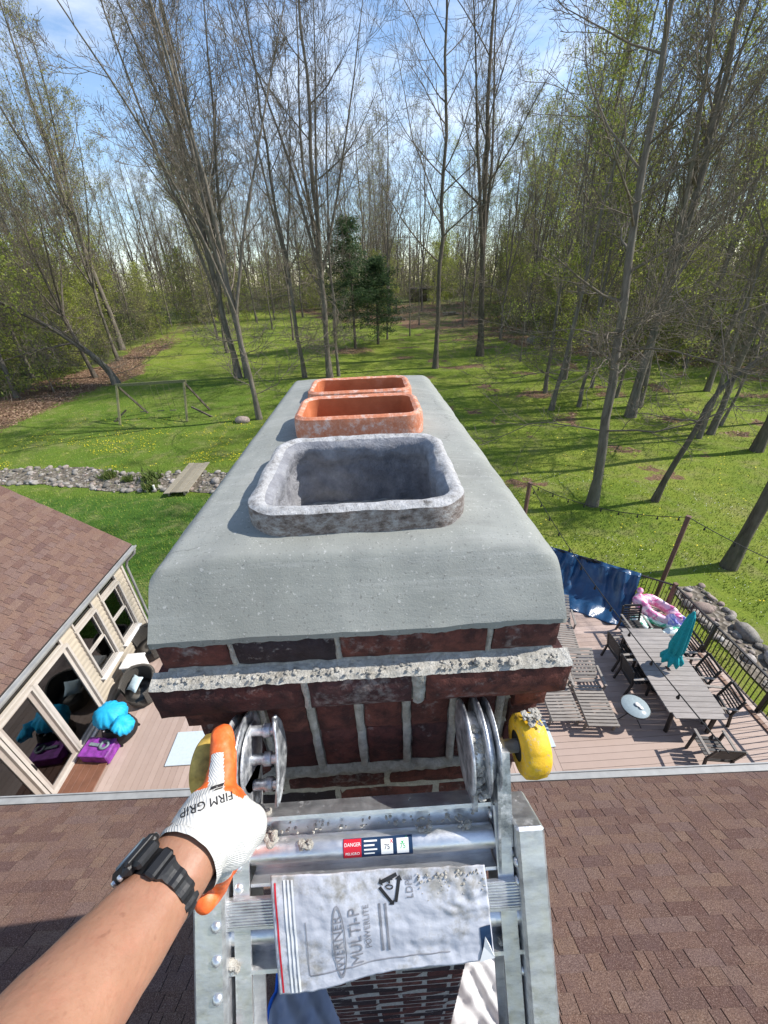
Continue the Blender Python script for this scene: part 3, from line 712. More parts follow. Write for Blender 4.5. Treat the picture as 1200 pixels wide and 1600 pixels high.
def make_tree_mesh(seed, h, r0, lean=(0, 0), forks=0, fork_t=.3, limbs=14, limb_t=.3, spread=(30, 55), limb_l=.32, sub=9, twigs=6, twiglets=2,
                   low=4, low_len=3.2, leaf=0, leaf_size=.07, bend=0.0, trunk_sides=10, rmin=.0065, path=None, fan=(9, 22), up=.10, rt=.82):
    rs = np.random.RandomState(seed); k = 16
    if path is not None:
        pp = np.array(path, float); ts = np.linspace(0, 1, len(pp)); tt = np.linspace(0, 1, k)
        P0 = np.stack([np.interp(tt, ts, pp[:, a]) for a in range(3)], 1)[None]
        for _ in range(2): P0[:, 1:-1] = .25 * P0[:, :-2] + .5 * P0[:, 1:-1] + .25 * P0[:, 2:]
        P0[0, 1:, :2] += np.cumsum(rs.normal(0, .05, (k - 1, 2)), 0)
    else:
        t = np.linspace(0, 1, k); w = np.cumsum(rs.normal(0, .012 * h / 3, (k, 2)), 0); w -= w[0]
        P0 = np.stack([lean[0] * h * t + w[:, 0] + bend * h * t * t, lean[1] * h * t + w[:, 1], h * t], 1)[None]
    t = np.linspace(0, 1, k)
    R0 = (.80 * r0 * (1 - .93 * t) ** .9 + r0 * .42 * np.exp(-t * h / .38))[None]
    R0 = np.maximum(R0, .02)
    tv, tf = [], []; bv, bf = [], []; off = [0, 0]
    def put(P, Rr, n, which, floor=None):
        v, f = tubes(P, np.maximum(Rr, floor or rmin), n); L_ = (tv, tf) if which == 0 else (bv, bf)
        L_[0].append(v); L_[1].append(f + off[which]); off[which] += len(v)
    # lay the first ring a little below ground so the root flare meets the turf
    P0[:, 0, 2] -= .25
    put(P0, R0, trunk_sides, 0)
    LV = [(P0, R0, np.array([h]))]
    if forks:
        f = fork_t * (k - 1); i = int(f); S = np.repeat(P0[0, i][None], forks, 0)
        az = rs.uniform(0, 6.28) + np.arange(forks) * 6.28 / forks
        an = np.radians(rs.uniform(fan[0], fan[1], forks)); D = np.stack([np.cos(az) * np.sin(an), np.sin(az) * np.sin(an), np.cos(an)], 1)
        Lf = h * (1 - fork_t) * rs.uniform(.8, 1.0, forks); Rf = R0[0, i] * rs.uniform(.62, .8, forks)
        Pf, Rf_ = grow(rs, S, D, Lf, Rf, 14, .035, .02, .12); put(Pf, Rf_, 8, 0)
        LV.append((Pf, Rf_, Lf))
    ends = []
    lim = []
    for (P, Rr, L) in LV:
        nl = limbs if len(LV) == 1 else max(6, int(limbs * .7))
        S, D, LL, RR = spawn(rs, P, Rr, L, nl, limb_t if P is P0 else .15, spread[0], spread[1], limb_l, .42, .62, 1.0)
        P1, R1 = grow(rs, S, D, LL, RR, 10, .07, up, .18); put(P1, R1, 6, 1); lim.append((P1, R1, LL))
    if low:
        tl = rs.uniform(.06, limb_t + .08, low); f = tl * (k - 1); i = f.astype(int); u = (f - i)[:, None]
        S = P0[0, i] * (1 - u) + P0[0, np.minimum(i + 1, k - 1)] * u; az = rs.uniform(0, 6.28, low)
        D = np.stack([np.cos(az), np.sin(az), rs.uniform(-.1, .35, low)], 1)
        LL = low_len * rs.uniform(.5, 1.4, low); P1, R1 = grow(rs, S, D, LL, np.full(low, .035) * rs.uniform(.7, 1.3, low), 10, .16, .02, .2); put(P1, R1, 5, 1); lim.append((P1, R1, LL * .8))
    for (P1, R1, L1) in lim:
        S, D, LL, RR = spawn(rs, P1, R1, L1, sub, .12, 25, 58, .56, .5, .5, .6)
        P2, R2 = grow(rs, S, D, LL, RR, 7, .10, up * .9, .25); put(P2, R2, 4, 1, .014 * rt)
        S, D, LL, RR = spawn(rs, P2, R2, LL, twigs, .10, 25, 60, .46, .6, .45, .45)
        P3, R3 = grow(rs, S, D, LL, RR, 4, .14, up * .7, .4); put(P3, R3, 3, 1, .0105 * rt)
        ends.append(P3[:, -1]); ends.append(P3[:, 2])
        if twiglets:
            S, D, LL, RR = spawn(rs, P3, R3, LL, twiglets, .15, 25, 58, .58, .75, .4, .30)
            P4, R4 = grow(rs, S, D, LL, RR, 2, .12, .08, .6); put(P4, R4, 3, 1, .009 * rt); ends.append(P4[:, -1])
    trunk = mesh_np('trunk', np.concatenate(tv), np.concatenate(tf), None, True)
    br = mesh_np('crown', np.concatenate(bv), np.concatenate(bf), None, True)
    lv = None
    if leaf:
        E = np.concatenate(ends); n = leaf; idx = rs.randint(len(E), size=n); c = E[idx] + rs.normal(0, .16, (n, 3))
        a = unit(rs.normal(0, 1, (n, 3))); b = unit(np.cross(a, rs.normal(0, 1, (n, 3)))); s = leaf_size * rs.uniform(.5, 1.5, (n, 1))
        V = np.stack([c - a * s, c - b * s * .55, c + a * s, c + b * s * .55], 1).reshape(-1, 3)
        lv = mesh_np('leaves', V, np.arange(4 * n).reshape(-1, 4))
    return trunk, br, lv
def tree_obj(name, meshes, loc, label, group=None, rz=0, sc=1.0, bark='bark_grey', leafm='leaf_spring', tilt=None):
    tr, br, lv = meshes
    r = empty(name, loc, rz, label, 'tree', group); r.scale = (sc, sc, sc)
    if tilt: r.rotation_euler = (tilt[0], tilt[1], rz)
    for (me, nm, mt) in ((tr, 'trunk', bark), (br, 'crown', 'twig')):
        if not me.materials: me.materials.append(M[mt])
        o = bpy.data.objects.new(nm, me); link(o, r)
        if nm == 'crown' and lv is not None:
            if not lv.materials: lv.materials.append(M[leafm])
            q = bpy.data.objects.new('leaves', lv); link(q, o)
    return r
def T(seed, x, y, label, name='bare_tree', group=None, bark='bark_grey', leafm='leaf_bud', **k):
    return tree_obj(name, make_tree_mesh(seed, **k), (x, y, ground_z(x, y)), label, group, bark=bark, leafm=leafm)
gl = 'trees standing on the lawn'
T(11, 10.3, 16.1, 'tall grey tree rising from the lawn just beyond the string lights, nearest of all', h=21, r0=.27, lean=(-.075, .05), limbs=18, limb_t=.30, spread=(45, 80), limb_l=.34, low=10, low_len=6.0, group=gl, up=.07, rt=.7)
T(12, 13.3, 16.1, 'slim dark tree bending far to the right beside the string lights', h=15, r0=.17, path=[(0, 0, 0), (.25, 0, 2.5), (.7, 0, 4.6), (2.0, .2, 6.2), (4.0, .4, 7.6), (6.2, .6, 9.6), (7.6, .8, 12.5)], limbs=12, limb_t=.4, limb_l=.3, low=2, group=gl, bark='bark_brown', rt=.7)
T(13, 19.2, 28.2, 'thickest tree in the middle of the right lawn with a flared foot', h=30, r0=.38, lean=(-.015, .02), forks=2, fork_t=.22, limbs=14, limb_t=.30, spread=(30, 65), limb_l=.3, low=8, low_len=6, group=gl, fan=(6, 14))
T(14, 21.0, 30.3, 'tree standing close behind the thick flared trunk on the right lawn', h=28, r0=.30, lean=(.02, .02), limbs=16, limb_t=.3, spread=(30, 65), limb_l=.32, low=6, low_len=5, group=gl)
T(15, 14.2, 30.5, 'slim grey tree leaning right at the left front of the right-hand group', h=24, r0=.21, lean=(.085, 0), limbs=16, limb_t=.28, spread=(40, 80), limb_l=.33, low=8, low_len=6, group=gl)
T(16, 13.7, 51.0, 'stout dark tree in the middle distance that forks high into two stems', h=37, r0=.46, lean=(-.005, 0), forks=2, fork_t=.30, limbs=16, limb_t=.30, spread=(28, 62), limb_l=.36, low=9, low_len=6, group=gl, bark='bark_brown', up=.08, fan=(7, 14))
T(17, 7.4, 45.7, 'straight slender tree just right of the terracotta flues', h=36, r0=.32, lean=(-.006, 0), limbs=24, limb_t=.24, spread=(30, 66), limb_l=.37, low=8, low_len=4, group=gl, bark='bark_brown', up=.08)
T(18, -4.1, 43.7, 'pale grey tree directly behind the flues with crooked low limbs', h=34, r0=.36, lean=(.0, 0), forks=4, fork_t=.30, limbs=13, limb_t=.22, spread=(30, 66), limb_l=.38, low=16, low_len=7, group=gl, fan=(10, 26), up=.075)
T(19, -3.2, 44.2, 'thin grey stem rising close beside the pale tree behind the flues', h=27, r0=.19, lean=(.03, .01), limbs=14, limb_t=.3, spread=(25, 60), low=4, group=gl)
T(20, -6.8, 44.2, 'slim grey tree a few steps left of the pale tree behind the flues', h=31, r0=.26, lean=(-.03, 0), forks=2, fork_t=.35, limbs=14, limb_t=.25, spread=(28, 64), limb_l=.38, low=8, low_len=5, group=gl, up=.08, fan=(10, 24))
T(21, -8.9, 31.6, 'slim pale tree leaning left beside a boulder, nearest on the left lawn', h=28, r0=.24, lean=(-.055, 0), forks=3, fork_t=.33, limbs=14, limb_t=.28, spread=(25, 62), limb_l=.34, low=5, low_len=6, group=gl, up=.075, fan=(8, 24))
T(22, -14.2, 45.6, 'thick tree left of the twin trunks behind the swing frame', h=34, r0=.40, lean=(-.05, 0), forks=3, fork_t=.24, limbs=14, limb_t=.28, spread=(25, 60), limb_l=.3, low=7, low_len=6, group=gl, up=.075, fan=(10, 26))
T(23, -13.0, 45.2, 'straighter twin trunk standing right beside the thick tree behind the swing frame', h=35, r0=.38, lean=(-.02, .01), forks=3, fork_t=.3, limbs=13, limb_t=.3, spread=(25, 60), limb_l=.3, low=6, low_len=6, group=gl, up=.08, fan=(8, 22))
T(24, -27.2, 45.3, 'old tree bent far to the left over the leaf litter', h=18, r0=.45, path=[(0, 0, 0), (-.4, 0, 2), (-2.2, 0, 4.0), (-5.0, 0, 6.2), (-8.0, -.4, 8.0), (-11.0, -.6, 10.2), (-13.2, -1, 13)], limbs=18, limb_t=.25, spread=(40, 85), limb_l=.5, low=8, low_len=7, group=gl, up=.05)
T(25, -31.5, 49.0, 'dark crooked tree standing behind the bent old tree', h=19, r0=.28, lean=(-.10, 0), forks=3, fork_t=.35, limbs=13, limb_t=.3, spread=(35, 75), limb_l=.42, low=6, low_len=5, group=gl, bark='bark_brown', fan=(14, 34))
T(26, -37.0, 66.0, 'tall straight trunk left of the leaf path, beyond the bent old tree', h=38, r0=.48, lean=(-.02, 0), forks=3, fork_t=.4, limbs=15, limb_t=.3, limb_l=.32, low=6, low_len=6, group=gl, leaf=3000, leaf_size=.10, fan=(9, 24))
T(27, 12.9, 11.1, 'leaning grey trunk at the right edge just beyond the deck railing', h=20, r0=.25, lean=(.03, .0), limbs=16, limb_t=.40, spread=(40, 75), limb_l=.34, low=0, group=gl, bark='bark_brown', up=.06, rt=.6)
T(28, 22.7, 21.2, 'dark trunk at the right edge with a wide flared foot', h=27, r0=.31, lean=(-.02, 0), limbs=16, limb_t=.33, spread=(35, 75), limb_l=.34, low=4, low_len=5, group=gl, bark='bark_brown', up=.08, rt=.85)
PR = [make_tree_mesh(100 + i, h=27 + (i % 4) * 2.5, r0=.17 + .035 * (i % 4), lean=(.015 * (i - 3), .01), forks=(0, 2, 3, 3, 0, 2, 0, 3)[i], fork_t=.33, limbs=14, limb_t=.28, spread=(26, 62), limb_l=.28, sub=8, twigs=5, twiglets=2, low=7 + i % 4, low_len=4.6,
                     leaf=(0, 0, 900, 3600, 3600, 8000, 8000, 5500)[i], leaf_size=(.08, .08, .08, .08, .08, .09, .09, .085)[i], up=.075, trunk_sides=8, fan=(8, 24), rt=.68) for i in range(8)]
SM = [make_tree_mesh(140 + i, h=9 + 2 * i, r0=.06 + .012 * i, lean=(.05 * (i - 1), .02), limbs=15, limb_t=.12, spread=(35, 75), limb_l=.42, sub=7, twigs=5, twiglets=2, low=5, low_len=2.4, leaf=(900, 3600, 5600)[i], leaf_size=.10, up=.05, trunk_sides=6) for i in range(3)]
lm = {3: 'leaf_bud', 4: 'leaf_bud', 5: 'leaf_spring', 6: 'leaf_spring', 7: 'leaf_bud'}
def P(i, x, y, sc, label, group=gl, rz=None, bark='bark_grey', tilt=None, name='bare_tree', protos=None):
    return tree_obj(name, (protos or PR)[i], (x, y, ground_z(x, y) if abs(x) < 60 and y < 115 else gz(y)), label, group, rng.uniform(0, 6.28) if rz is None else rz, sc, bark, lm.get(i, 'leaf_spring'), tilt)
for a in ((0, 21.0, 23.6, .95, 'left stem of the close pair of dark trunks on the right lawn'),
          (2, 22.2, 24.2, .9, 'right stem of the close pair of dark trunks on the right lawn'),
          (5, 16.6, 30.9, .80, 'thin trunk standing between the slim leaning tree and the thick flared tree'),
          (4, 20.5, 32.6, .85, 'thin trunk just left behind the thick flared tree'),
          (0, 19.9, 35.6, .85, 'thin straight trunk behind the slim leaning tree group'),
          (6, 15.4, 34.8, .78, 'thin trunk left behind the slim leaning tree of the right group'),
          (3, 18.7, 38.6, .9, 'dark straight trunk at the back of the right-hand group'),
          (1, 32.0, 40.8, 1.0, 'dark trunk rising from the leaf litter far on the right'),
          (5, 35.5, 44.0, 1.0, 'trunk with fresh green leaves far right behind the leaf litter'),
          (6, 28.5, 33.0, .95, 'green budding tree near the right edge above the leaf litter'),
          (6, 30.5, 26.0, .9, 'green leafing tree leaning out of the right edge'),
          (0, 17.2, 46.8, .55, 'very thin young tree between the stout forked tree and the right group'),
          (2, 19.0, 60.5, .8, 'dark trunk right behind the stout forked tree'),
          (1, 3.1, 64.9, .75, 'thin tree beyond the evergreen, left of the far log'),
          (0, 6.7, 66.8, .7, 'thin tree between the flues and the far woodpile'),
          (3, -19.5, 60, 1.0, 'grey trunk beyond the swing frame at the far end of the left lawn'),
          (4, -24.5, 72, 1.0, 'budding tree at the bend of the leaf path'),
          (7, -33.5, 58.0, .9, 'pale trunk with green haze left of the leaf path')):
    P(*a)
for a in ((2, -11.5, 68, .8, 'thin bare tree beyond the lawn, left of the evergreens'), (0, -17.0, 80, .95, 'bare tree far back between the twin trunks and the evergreens'),
          (1, -8.0, 84, .9, 'bare forked tree far back, just left of the tall evergreen'), (3, 0.5, 82, .9, 'budding tree rising behind the tall evergreen'), (0, 9.5, 78, .85, 'thin bare tree beyond the slender straight tree'),
          (2, 16.5, 74, .85, 'forked bare tree beyond the stout forked tree'), (7, 24.5, 66, .9, 'hazy budding tree at the far corner of the right-hand wood'), (4, -28.5, 84, 1.0, 'budding tree beyond the bend of the leaf path'),
          (1, 24.0, 54.0, .9, 'forked bare tree behind the far boulder at the wood edge'), (2, -2.5, 96, 1.0, 'bare forked tree far behind the evergreens'), (3, 5.0, 92, 1.05, 'budding tree far behind the low spreading evergreen'), (1, -22.5, 92, 1.05, 'bare forked tree far beyond the swing frame'),
          (2, 12.5, 98, 1.05, 'bare forked tree standing near the far shed'), (0, 27.5, 80, 1.05, 'straight bare tree deep behind the far boulder'), (1, -13.5, 96, 1.05, 'bare forked tree far behind the pale tree'), (3, 20.5, 86, 1.0, 'budding tree behind the right far woodpile'), (2, -5.5, 74, .8, 'bare tree rising close behind the evergreens')): P(*a)
P(1, 24.0, 25.6, .55, 'thin crooked sapling leaning right beside the pair of dark trunks', protos=None, tilt=(0, .09, 0))
def wood_label(kind, x, y):
    v = in_view((x, y, gz(y) + 1), 4000); u = v[0] if v else (0 if x < 0 else 1200)
    if x > 0 and y < 92:
        d = wood_edge(x, y); w = 'at the edge of' if d < 9 else 'inside' if d < 22 else 'deep in'
        e = 'at the far right' if u > 1050 else 'towards the lawn' if u < 880 else 'behind the thick flared tree'
        return f'slender {kind} tree {w} the right-hand wood, {e}', 'trees in the right-hand wood'
    if x < 0 and y < 92:
        d = lit_x(y) - x; w = 'beside the leaf litter path' if d < 10 else 'inside the left thicket' if d < 24 else 'deep in the left thicket'
        e = 'at the far left' if u < 90 else 'beyond the bent old tree' if u < 220 else 'near the bend of the path'
        return f'slender {kind} tree {w}, {e}', 'trees in the left-hand thicket'
    e = ('far left behind the thicket' if u < 200 else 'behind the twin trunks on the left' if u < 440 else 'behind the evergreens' if u < 610 else 'left of the forked tree' if u < 770 else 'behind the right-hand group' if u < 980 else 'far right behind the wood')
    return f'distant {kind} tree {e}' + (', in the front row' if y < 118 else ', in the back rows'), 'distant trees at the back'
# the wood behind: individuals on both sides and across the back
fr = random.Random(21); nF = 0
spots = []
def far_ok(x, y):
    return all((x - a) ** 2 + (y - b) ** 2 > 9 for a, b in spots)
tries = 0
while nF < 190 and tries < 6000:
    tries += 1
    k = fr.random()
    if k < .36: x, y = fr.uniform(18, 70), fr.uniform(34, 105)
    elif k < .66: x, y = fr.uniform(-85, -30), fr.uniform(34, 115)
    else: x, y = fr.uniform(-70, 80), fr.uniform(92, 150)
    if x > 0 and y < 92 and wood_edge(x, y) < 3: continue
    if x < 0 and y < 92 and lit_x(y) - x < 4: continue
    if 8 < x < 24 and 60 < y < 130 and fr.random() < .85: continue
    if not far_ok(x, y): continue
    spots.append((x, y)); nF += 1
    green = fr.random()
    i = fr.choice((5, 6, 7, 4) if x > 0 else (3, 4, 7, 5)) if (x > 12 and green < .62) or (x < -25 and green < .30) else fr.choice((0, 1, 2, 3))
    lb, g = wood_label('leafing' if i > 4 else 'bare', x, y)
    P(i, x, y, fr.uniform(.75, 1.15), lb, g, bark='bark_grey', name='woodland_tree')
# young understory trees
nU = 0
while nU < 140:
    k = fr.random()
    if k < .34: x, y = fr.uniform(20, 55), fr.uniform(30, 80)
    elif k < .62: x, y = fr.uniform(-60, -31), fr.uniform(26, 90)
    else: x, y = fr.uniform(-45, 45), fr.uniform(92, 125)
    if x > 0 and y < 92 and wood_edge(x, y) < 1: continue
    if x < 0 and y < 92 and lit_x(y) - x < 3: continue
    nU += 1; i = fr.randrange(3)
    lb, g = wood_label(('bare', 'sparsely leafing', 'leafy')[i], x, y); lb = lb.replace('slender', 'short').replace('distant', 'short far').replace(' tree ', ' sapling ', 1); g = g.replace('trees', 'saplings')
    P(i, x, y, fr.uniform(.6, 1.1), lb, g, name='sapling', protos=SM)
# low undergrowth and the far wall of the wood, which read as one mass
def undergrowth():
    rs = np.random.RandomState(5); S = []; 
    while len(S) < 7000:
        k = rs.rand()
        if k < .4: x, y = rs.uniform(19, 60), rs.uniform(32, 90)
        elif k < .75: x, y = rs.uniform(-65, -30), rs.uniform(25, 100)
        else: x, y = rs.uniform(-90, 90), rs.uniform(100, 150)
        if x > 0 and y < 92 and wood_edge(x, y) < 4 : continue
        if x < 0 and y < 92 and lit_x(y) - x < 4.5: continue
        S.append((x, y, gz(y)))
    S = np.array(S); n = len(S); D = np.stack([rs.normal(0, .35, n), rs.normal(0, .35, n), np.ones(n)], 1); L = rs.uniform(1.2, 3.4, n) + np.where(S[:, 1] > 95, rs.uniform(.5, 5, n), 0)
    P1, R1 = grow(rs, S, D, L, rs.uniform(.012, .028, n), 5, .12, .02, .3); v, f = tubes(P1, R1, 3)
    S2, D2, L2, R2 = spawn(rs, P1, R1, L, 5, .2, 25, 60, .45, .7, .5, .3); P2, R2 = grow(rs, S2, D2, L2, R2, 4, .15, .04, .4); v2, f2 = tubes(P2, np.maximum(R2, .007), 3)
    o = bpy.data.objects.new('brush', mesh_np('brush', np.concatenate([v, v2]), np.concatenate([f, f2 + len(v)]), M['twig'])); link(o)
    tag(o, 'tangled grey brush and thin stems filling the floor of the wood', 'brush', kind='stuff')
    E = P2[:, -1]; m_ = 85000; c = E[rs.randint(len(E), size=m_)] + rs.normal(0, .35, (m_, 3)) * np.array([1, 1, .6]); c[:, 2] = np.maximum(c[:, 2], .1)
    a = unit(rs.normal(0, 1, (m_, 3))); b = unit(np.cross(a, rs.normal(0, 1, (m_, 3)))); s = .10 * rs.uniform(.5, 1.5, (m_, 1))
    V = np.stack([c - a * s, c - b * s * .6, c + a * s, c + b * s * .6], 1).reshape(-1, 3)
    o = bpy.data.objects.new('undergrowth', mesh_np('undergrowth', V, np.arange(4 * m_).reshape(-1, 4), M['leaf_shrub'])); link(o)
    tag(o, 'low green undergrowth spread through the wood', 'undergrowth', kind='stuff')
undergrowth()
def far_wood():
    """a belt of trunks and twigs too far off to tell apart"""
    rs = np.random.RandomState(8); n = 1300
    y = 135 + 75 * rs.rand(n) ** 1.3; x = rs.uniform(-230, 230, n); S = np.stack([x, y, np.full(n, gz(150))], 1)
    D = np.stack([rs.normal(0, .05, n), rs.normal(0, .05, n), np.ones(n)], 1); L = rs.uniform(9, 24, n)
    P1, R1 = grow(rs, S, D, L, rs.uniform(.12, .3, n), 6, .03, .02, .2); v, f = tubes(P1, R1, 4)
    S2, D2, L2, R2 = spawn(rs, P1, R1, L, 9, .2, 20, 50, .35, .5, .6, 1); P2, R2 = grow(rs, S2, D2, L2, R2, 4, .08, .1, .3); v2, f2 = tubes(P2, R2, 3)
    S3, D3, L3, R3 = spawn(rs, P2, R2, L2, 5, .2, 20, 55, .5, .6, .5, .6); P3, R3 = grow(rs, S3, D3, L3, R3, 3, .1, .1, .5); v3, f3 = tubes(P3, np.maximum(R3, .02), 3)
    o = bpy.data.objects.new('far_wood', mesh_np('far_wood', np.concatenate([v, v2, v3]), np.concatenate([f, f2 + len(v), f3 + len(v) + len(v2)]), M['twig'])); link(o)
    tag(o, 'hazy belt of bare woodland along the horizon', 'wood', kind='stuff')
    E = P3[:, -1]; m_ = 130000; c = E[rs.randint(len(E), size=m_)] + rs.normal(0, .8, (m_, 3)); c[:, 2] = 3.8 + (c[:, 2] - 3.8) * rs.uniform(.02, 1, m_) ** 1.9
    a = unit(rs.normal(0, 1, (m_, 3))); b = unit(np.cross(a, rs.normal(0, 1, (m_, 3)))); s = .26 * rs.uniform(.5, 1.5, (m_, 1))
    V = np.stack([c - a * s, c - b * s * .6, c + a * s, c + b * s * .6], 1).reshape(-1, 3)
    o = bpy.data.objects.new('far_foliage', mesh_np('far_foliage', V, np.arange(4 * m_).reshape(-1, 4), M['leaf_bud'])); link(o)
    tag(o, 'pale spring foliage in the distant woodland belt', 'foliage', kind='stuff')
far_wood()
def evergreen(x, y, h, w, seed, label):
    rs = np.random.RandomState(seed); r = empty('evergreen_tree', (x, y, ground_z(x, y)), 0, label, 'tree')
    mb = MB(); mb.tube([(0, 0, -.2), (.05, 0, h * .5), (0, .05, h)], [.2, .12, .02], 8); mb.build('trunk', M['bark_brown'], r)
    n = 110; z = h * (.14 + .84 * rs.rand(n) ** .8); L = w * np.maximum(1 - (z / h) ** 2.2, .03) ** .8 * rs.uniform(.45, 1.1, n) + .25; az = rs.uniform(0, 6.28, n)
    D = np.stack([np.cos(az), np.sin(az), rs.uniform(-.2, .35, n)], 1); P1, R1 = grow(rs, np.stack([0 * z, 0 * z, z], 1), D, L, np.full(n, .035), 7, .08, -.02, .3); v, f = tubes(P1, R1, 4)
    o = bpy.data.objects.new('crown', mesh_np('crown', v, f, M['bark_brown'])); link(o, r)
    m_ = 15000; i = rs.randint(n, size=m_); t = rs.uniform(.15, 1, m_) * 6; k = np.minimum(t.astype(int), 5); u = (t - k)[:, None]
    c = P1[i, k] * (1 - u) + P1[i, k + 1] * u + rs.normal(0, .30, (m_, 3)) * np.array([1, 1, .6]); d = unit(D[i] + rs.normal(0, .6, (m_, 3))); b = unit(np.cross(d, rs.normal(0, 1, (m_, 3)))); s = rs.uniform(.1, .24, (m_, 1))
    V = np.stack([c - d * s, c + b * s * .22, c + d * s, c - b * s * .22], 1).reshape(-1, 3)
    q = bpy.data.objects.new('needles', mesh_np('needles', V, np.arange(4 * m_).reshape(-1, 4), M['needle'])); link(q, o)
evergreen(-1.6, 58.6, 14.8, 5.6, 3, 'tall dark evergreen tree behind the pale tree and flues')
evergreen(1.6, 61.0, 10.5, 5.4, 4, 'shorter spreading evergreen touching the right side of the tall one')
# ------------------------------------------------------------------ house: near roof, wing, windows, doors
house = empty('house', (0, 0, 0), 0, 'beige sided house with brown shingle roofs around the deck', 'house')
SL, ZE, YE = 0.60, 3.2, 2.99                       # near roof: slope, eave height, eave line
SKEW = -0.021
def roof_z(y): return ZE + SL * (YE - y)
def unit_shingle():
    mb = MB()   # 1 x 1 tab, exposed edge at y=+.5, thick there and fading under the course above
    P = [(-.5, -.62, 0), (.5, -.62, 0), (.5, .5, 0), (-.5, .5, 0), (-.5, -.62, .12), (.5, -.62, .12), (.5, .46, 1), (-.5, .46, 1), (.5, .5, .7), (-.5, .5, .7)]
    mb.add(P, [(4, 5, 6, 7), (7, 6, 8, 9), (9, 8, 2, 3), (0, 4, 7, 9, 3), (1, 2, 8, 6, 5)])
    return mb.mesh('shingle', M['shingle'])
SHM = unit_shingle()
cand = []           # every shingle of both roofs: (seen size, parent key, loc, euler, scale)
def lay_shingles(key, frame, u0, u1, slope_len, expo=.143):
    """frame(u, s) -> point on the roof, s metres up from the eave; returns tabs"""
    n = int(slope_len / expo)
    for r in range(n + 1):
        u = u0 - rng.uniform(0, .3)
        while u < u1:
            w = rng.choice((.10, .14, .17, .20, .24, .29, .33)) * rng.uniform(.9, 1.1)
            t = rng.choice((.005, .006, .0095, .010)); j = rng.uniform(-.004, .004)
            cand.append((key, u + w / 2, (r + .5) * expo + j, w - .008, expo, t)); u += w
def rot_axes(ex, ey, ez): return Matrix((ex, ey, ez)).transposed().to_euler()
# near roof
near = MB()
ang = math.atan(SL); cs, sn = math.cos(ang), math.sin(ang)
ZR = Matrix.Rotation(SKEW, 3, 'Z')
def near_pt(x, s): 
    p = ZR @ Vector((x, -s * cs, s * sn)); return Vector((p.x, p.y + YE, p.z + ZE))
SLEN = 8.4
A = [near_pt(x, s) for (x, s) in ((-13, -.03), (13, -.03), (13, SLEN), (-13, SLEN))]
dn = near_pt(0, 0) - near_pt(0, 1); up_n = ZR @ Vector((0, sn, cs))
back = [p + Vector((0, 2 * (A[2].y - p.y), 0)) for p in (A[0], A[1])]
near.add(A + [p - up_n * .10 for p in A], [(0, 1, 2, 3), (7, 6, 5, 4), (0, 4, 5, 1), (1, 5, 6, 2), (2, 6, 7, 3), (3, 7, 4, 0)])
b0 = [A[3], A[2], Vector((13, A[2].y - 7, A[2].z - 7 * SL)), Vector((-13, A[3].y - 7, A[3].z - 7 * SL))]
near.add(b0 + [p - Vector((0, 0, .12)) for p in b0], [(0, 1, 2, 3), (7, 6, 5, 4), (0, 4, 5, 1), (1, 5, 6, 2), (2, 6, 7, 3), (3, 7, 4, 0)])
roof_near = near.build('roof', M['roof_dark'], house)
lay_shingles('near', None, -6.6, 6.4, 3.7)
# wing roof
WXE, WZE, WSL, WY0, WY1, WRX = -6.84, 3.56, 0.77, 0.5, 9.38, -11.6
wa = math.atan(WSL); wc, ws = math.cos(wa), math.sin(wa)
def wing_pt(y, s): return Vector((WXE - s * wc, y, WZE + s * ws))
wl_ = (WXE - WRX) / wc
wm = MB(); up_w = Vector((ws, 0, wc))
A = [wing_pt(WY0, -.02), wing_pt(WY1, -.02), wing_pt(WY1, wl_), wing_pt(WY0, wl_)]
wm.add(A + [p - up_w * .10 for p in A], [(0, 1, 2, 3), (7, 6, 5, 4), (0, 4, 5, 1), (1, 5, 6, 2), (2, 6, 7, 3), (3, 7, 4, 0)])
B_ = [A[3], A[2], Vector((2 * WRX - WXE, WY1, WZE)), Vector((2 * WRX - WXE, WY0, WZE))]
wm.add(B_ + [p - Vector((0, 0, .12)) for p in B_], [(0, 1, 2, 3), (7, 6, 5, 4), (0, 4, 5, 1), (1, 5, 6, 2), (2, 6, 7, 3), (3, 7, 4, 0)])
roof_wing = wm.build('roof', M['roof_dark'], house)
lay_shingles('wing', None, 2.2, WY1, wl_)
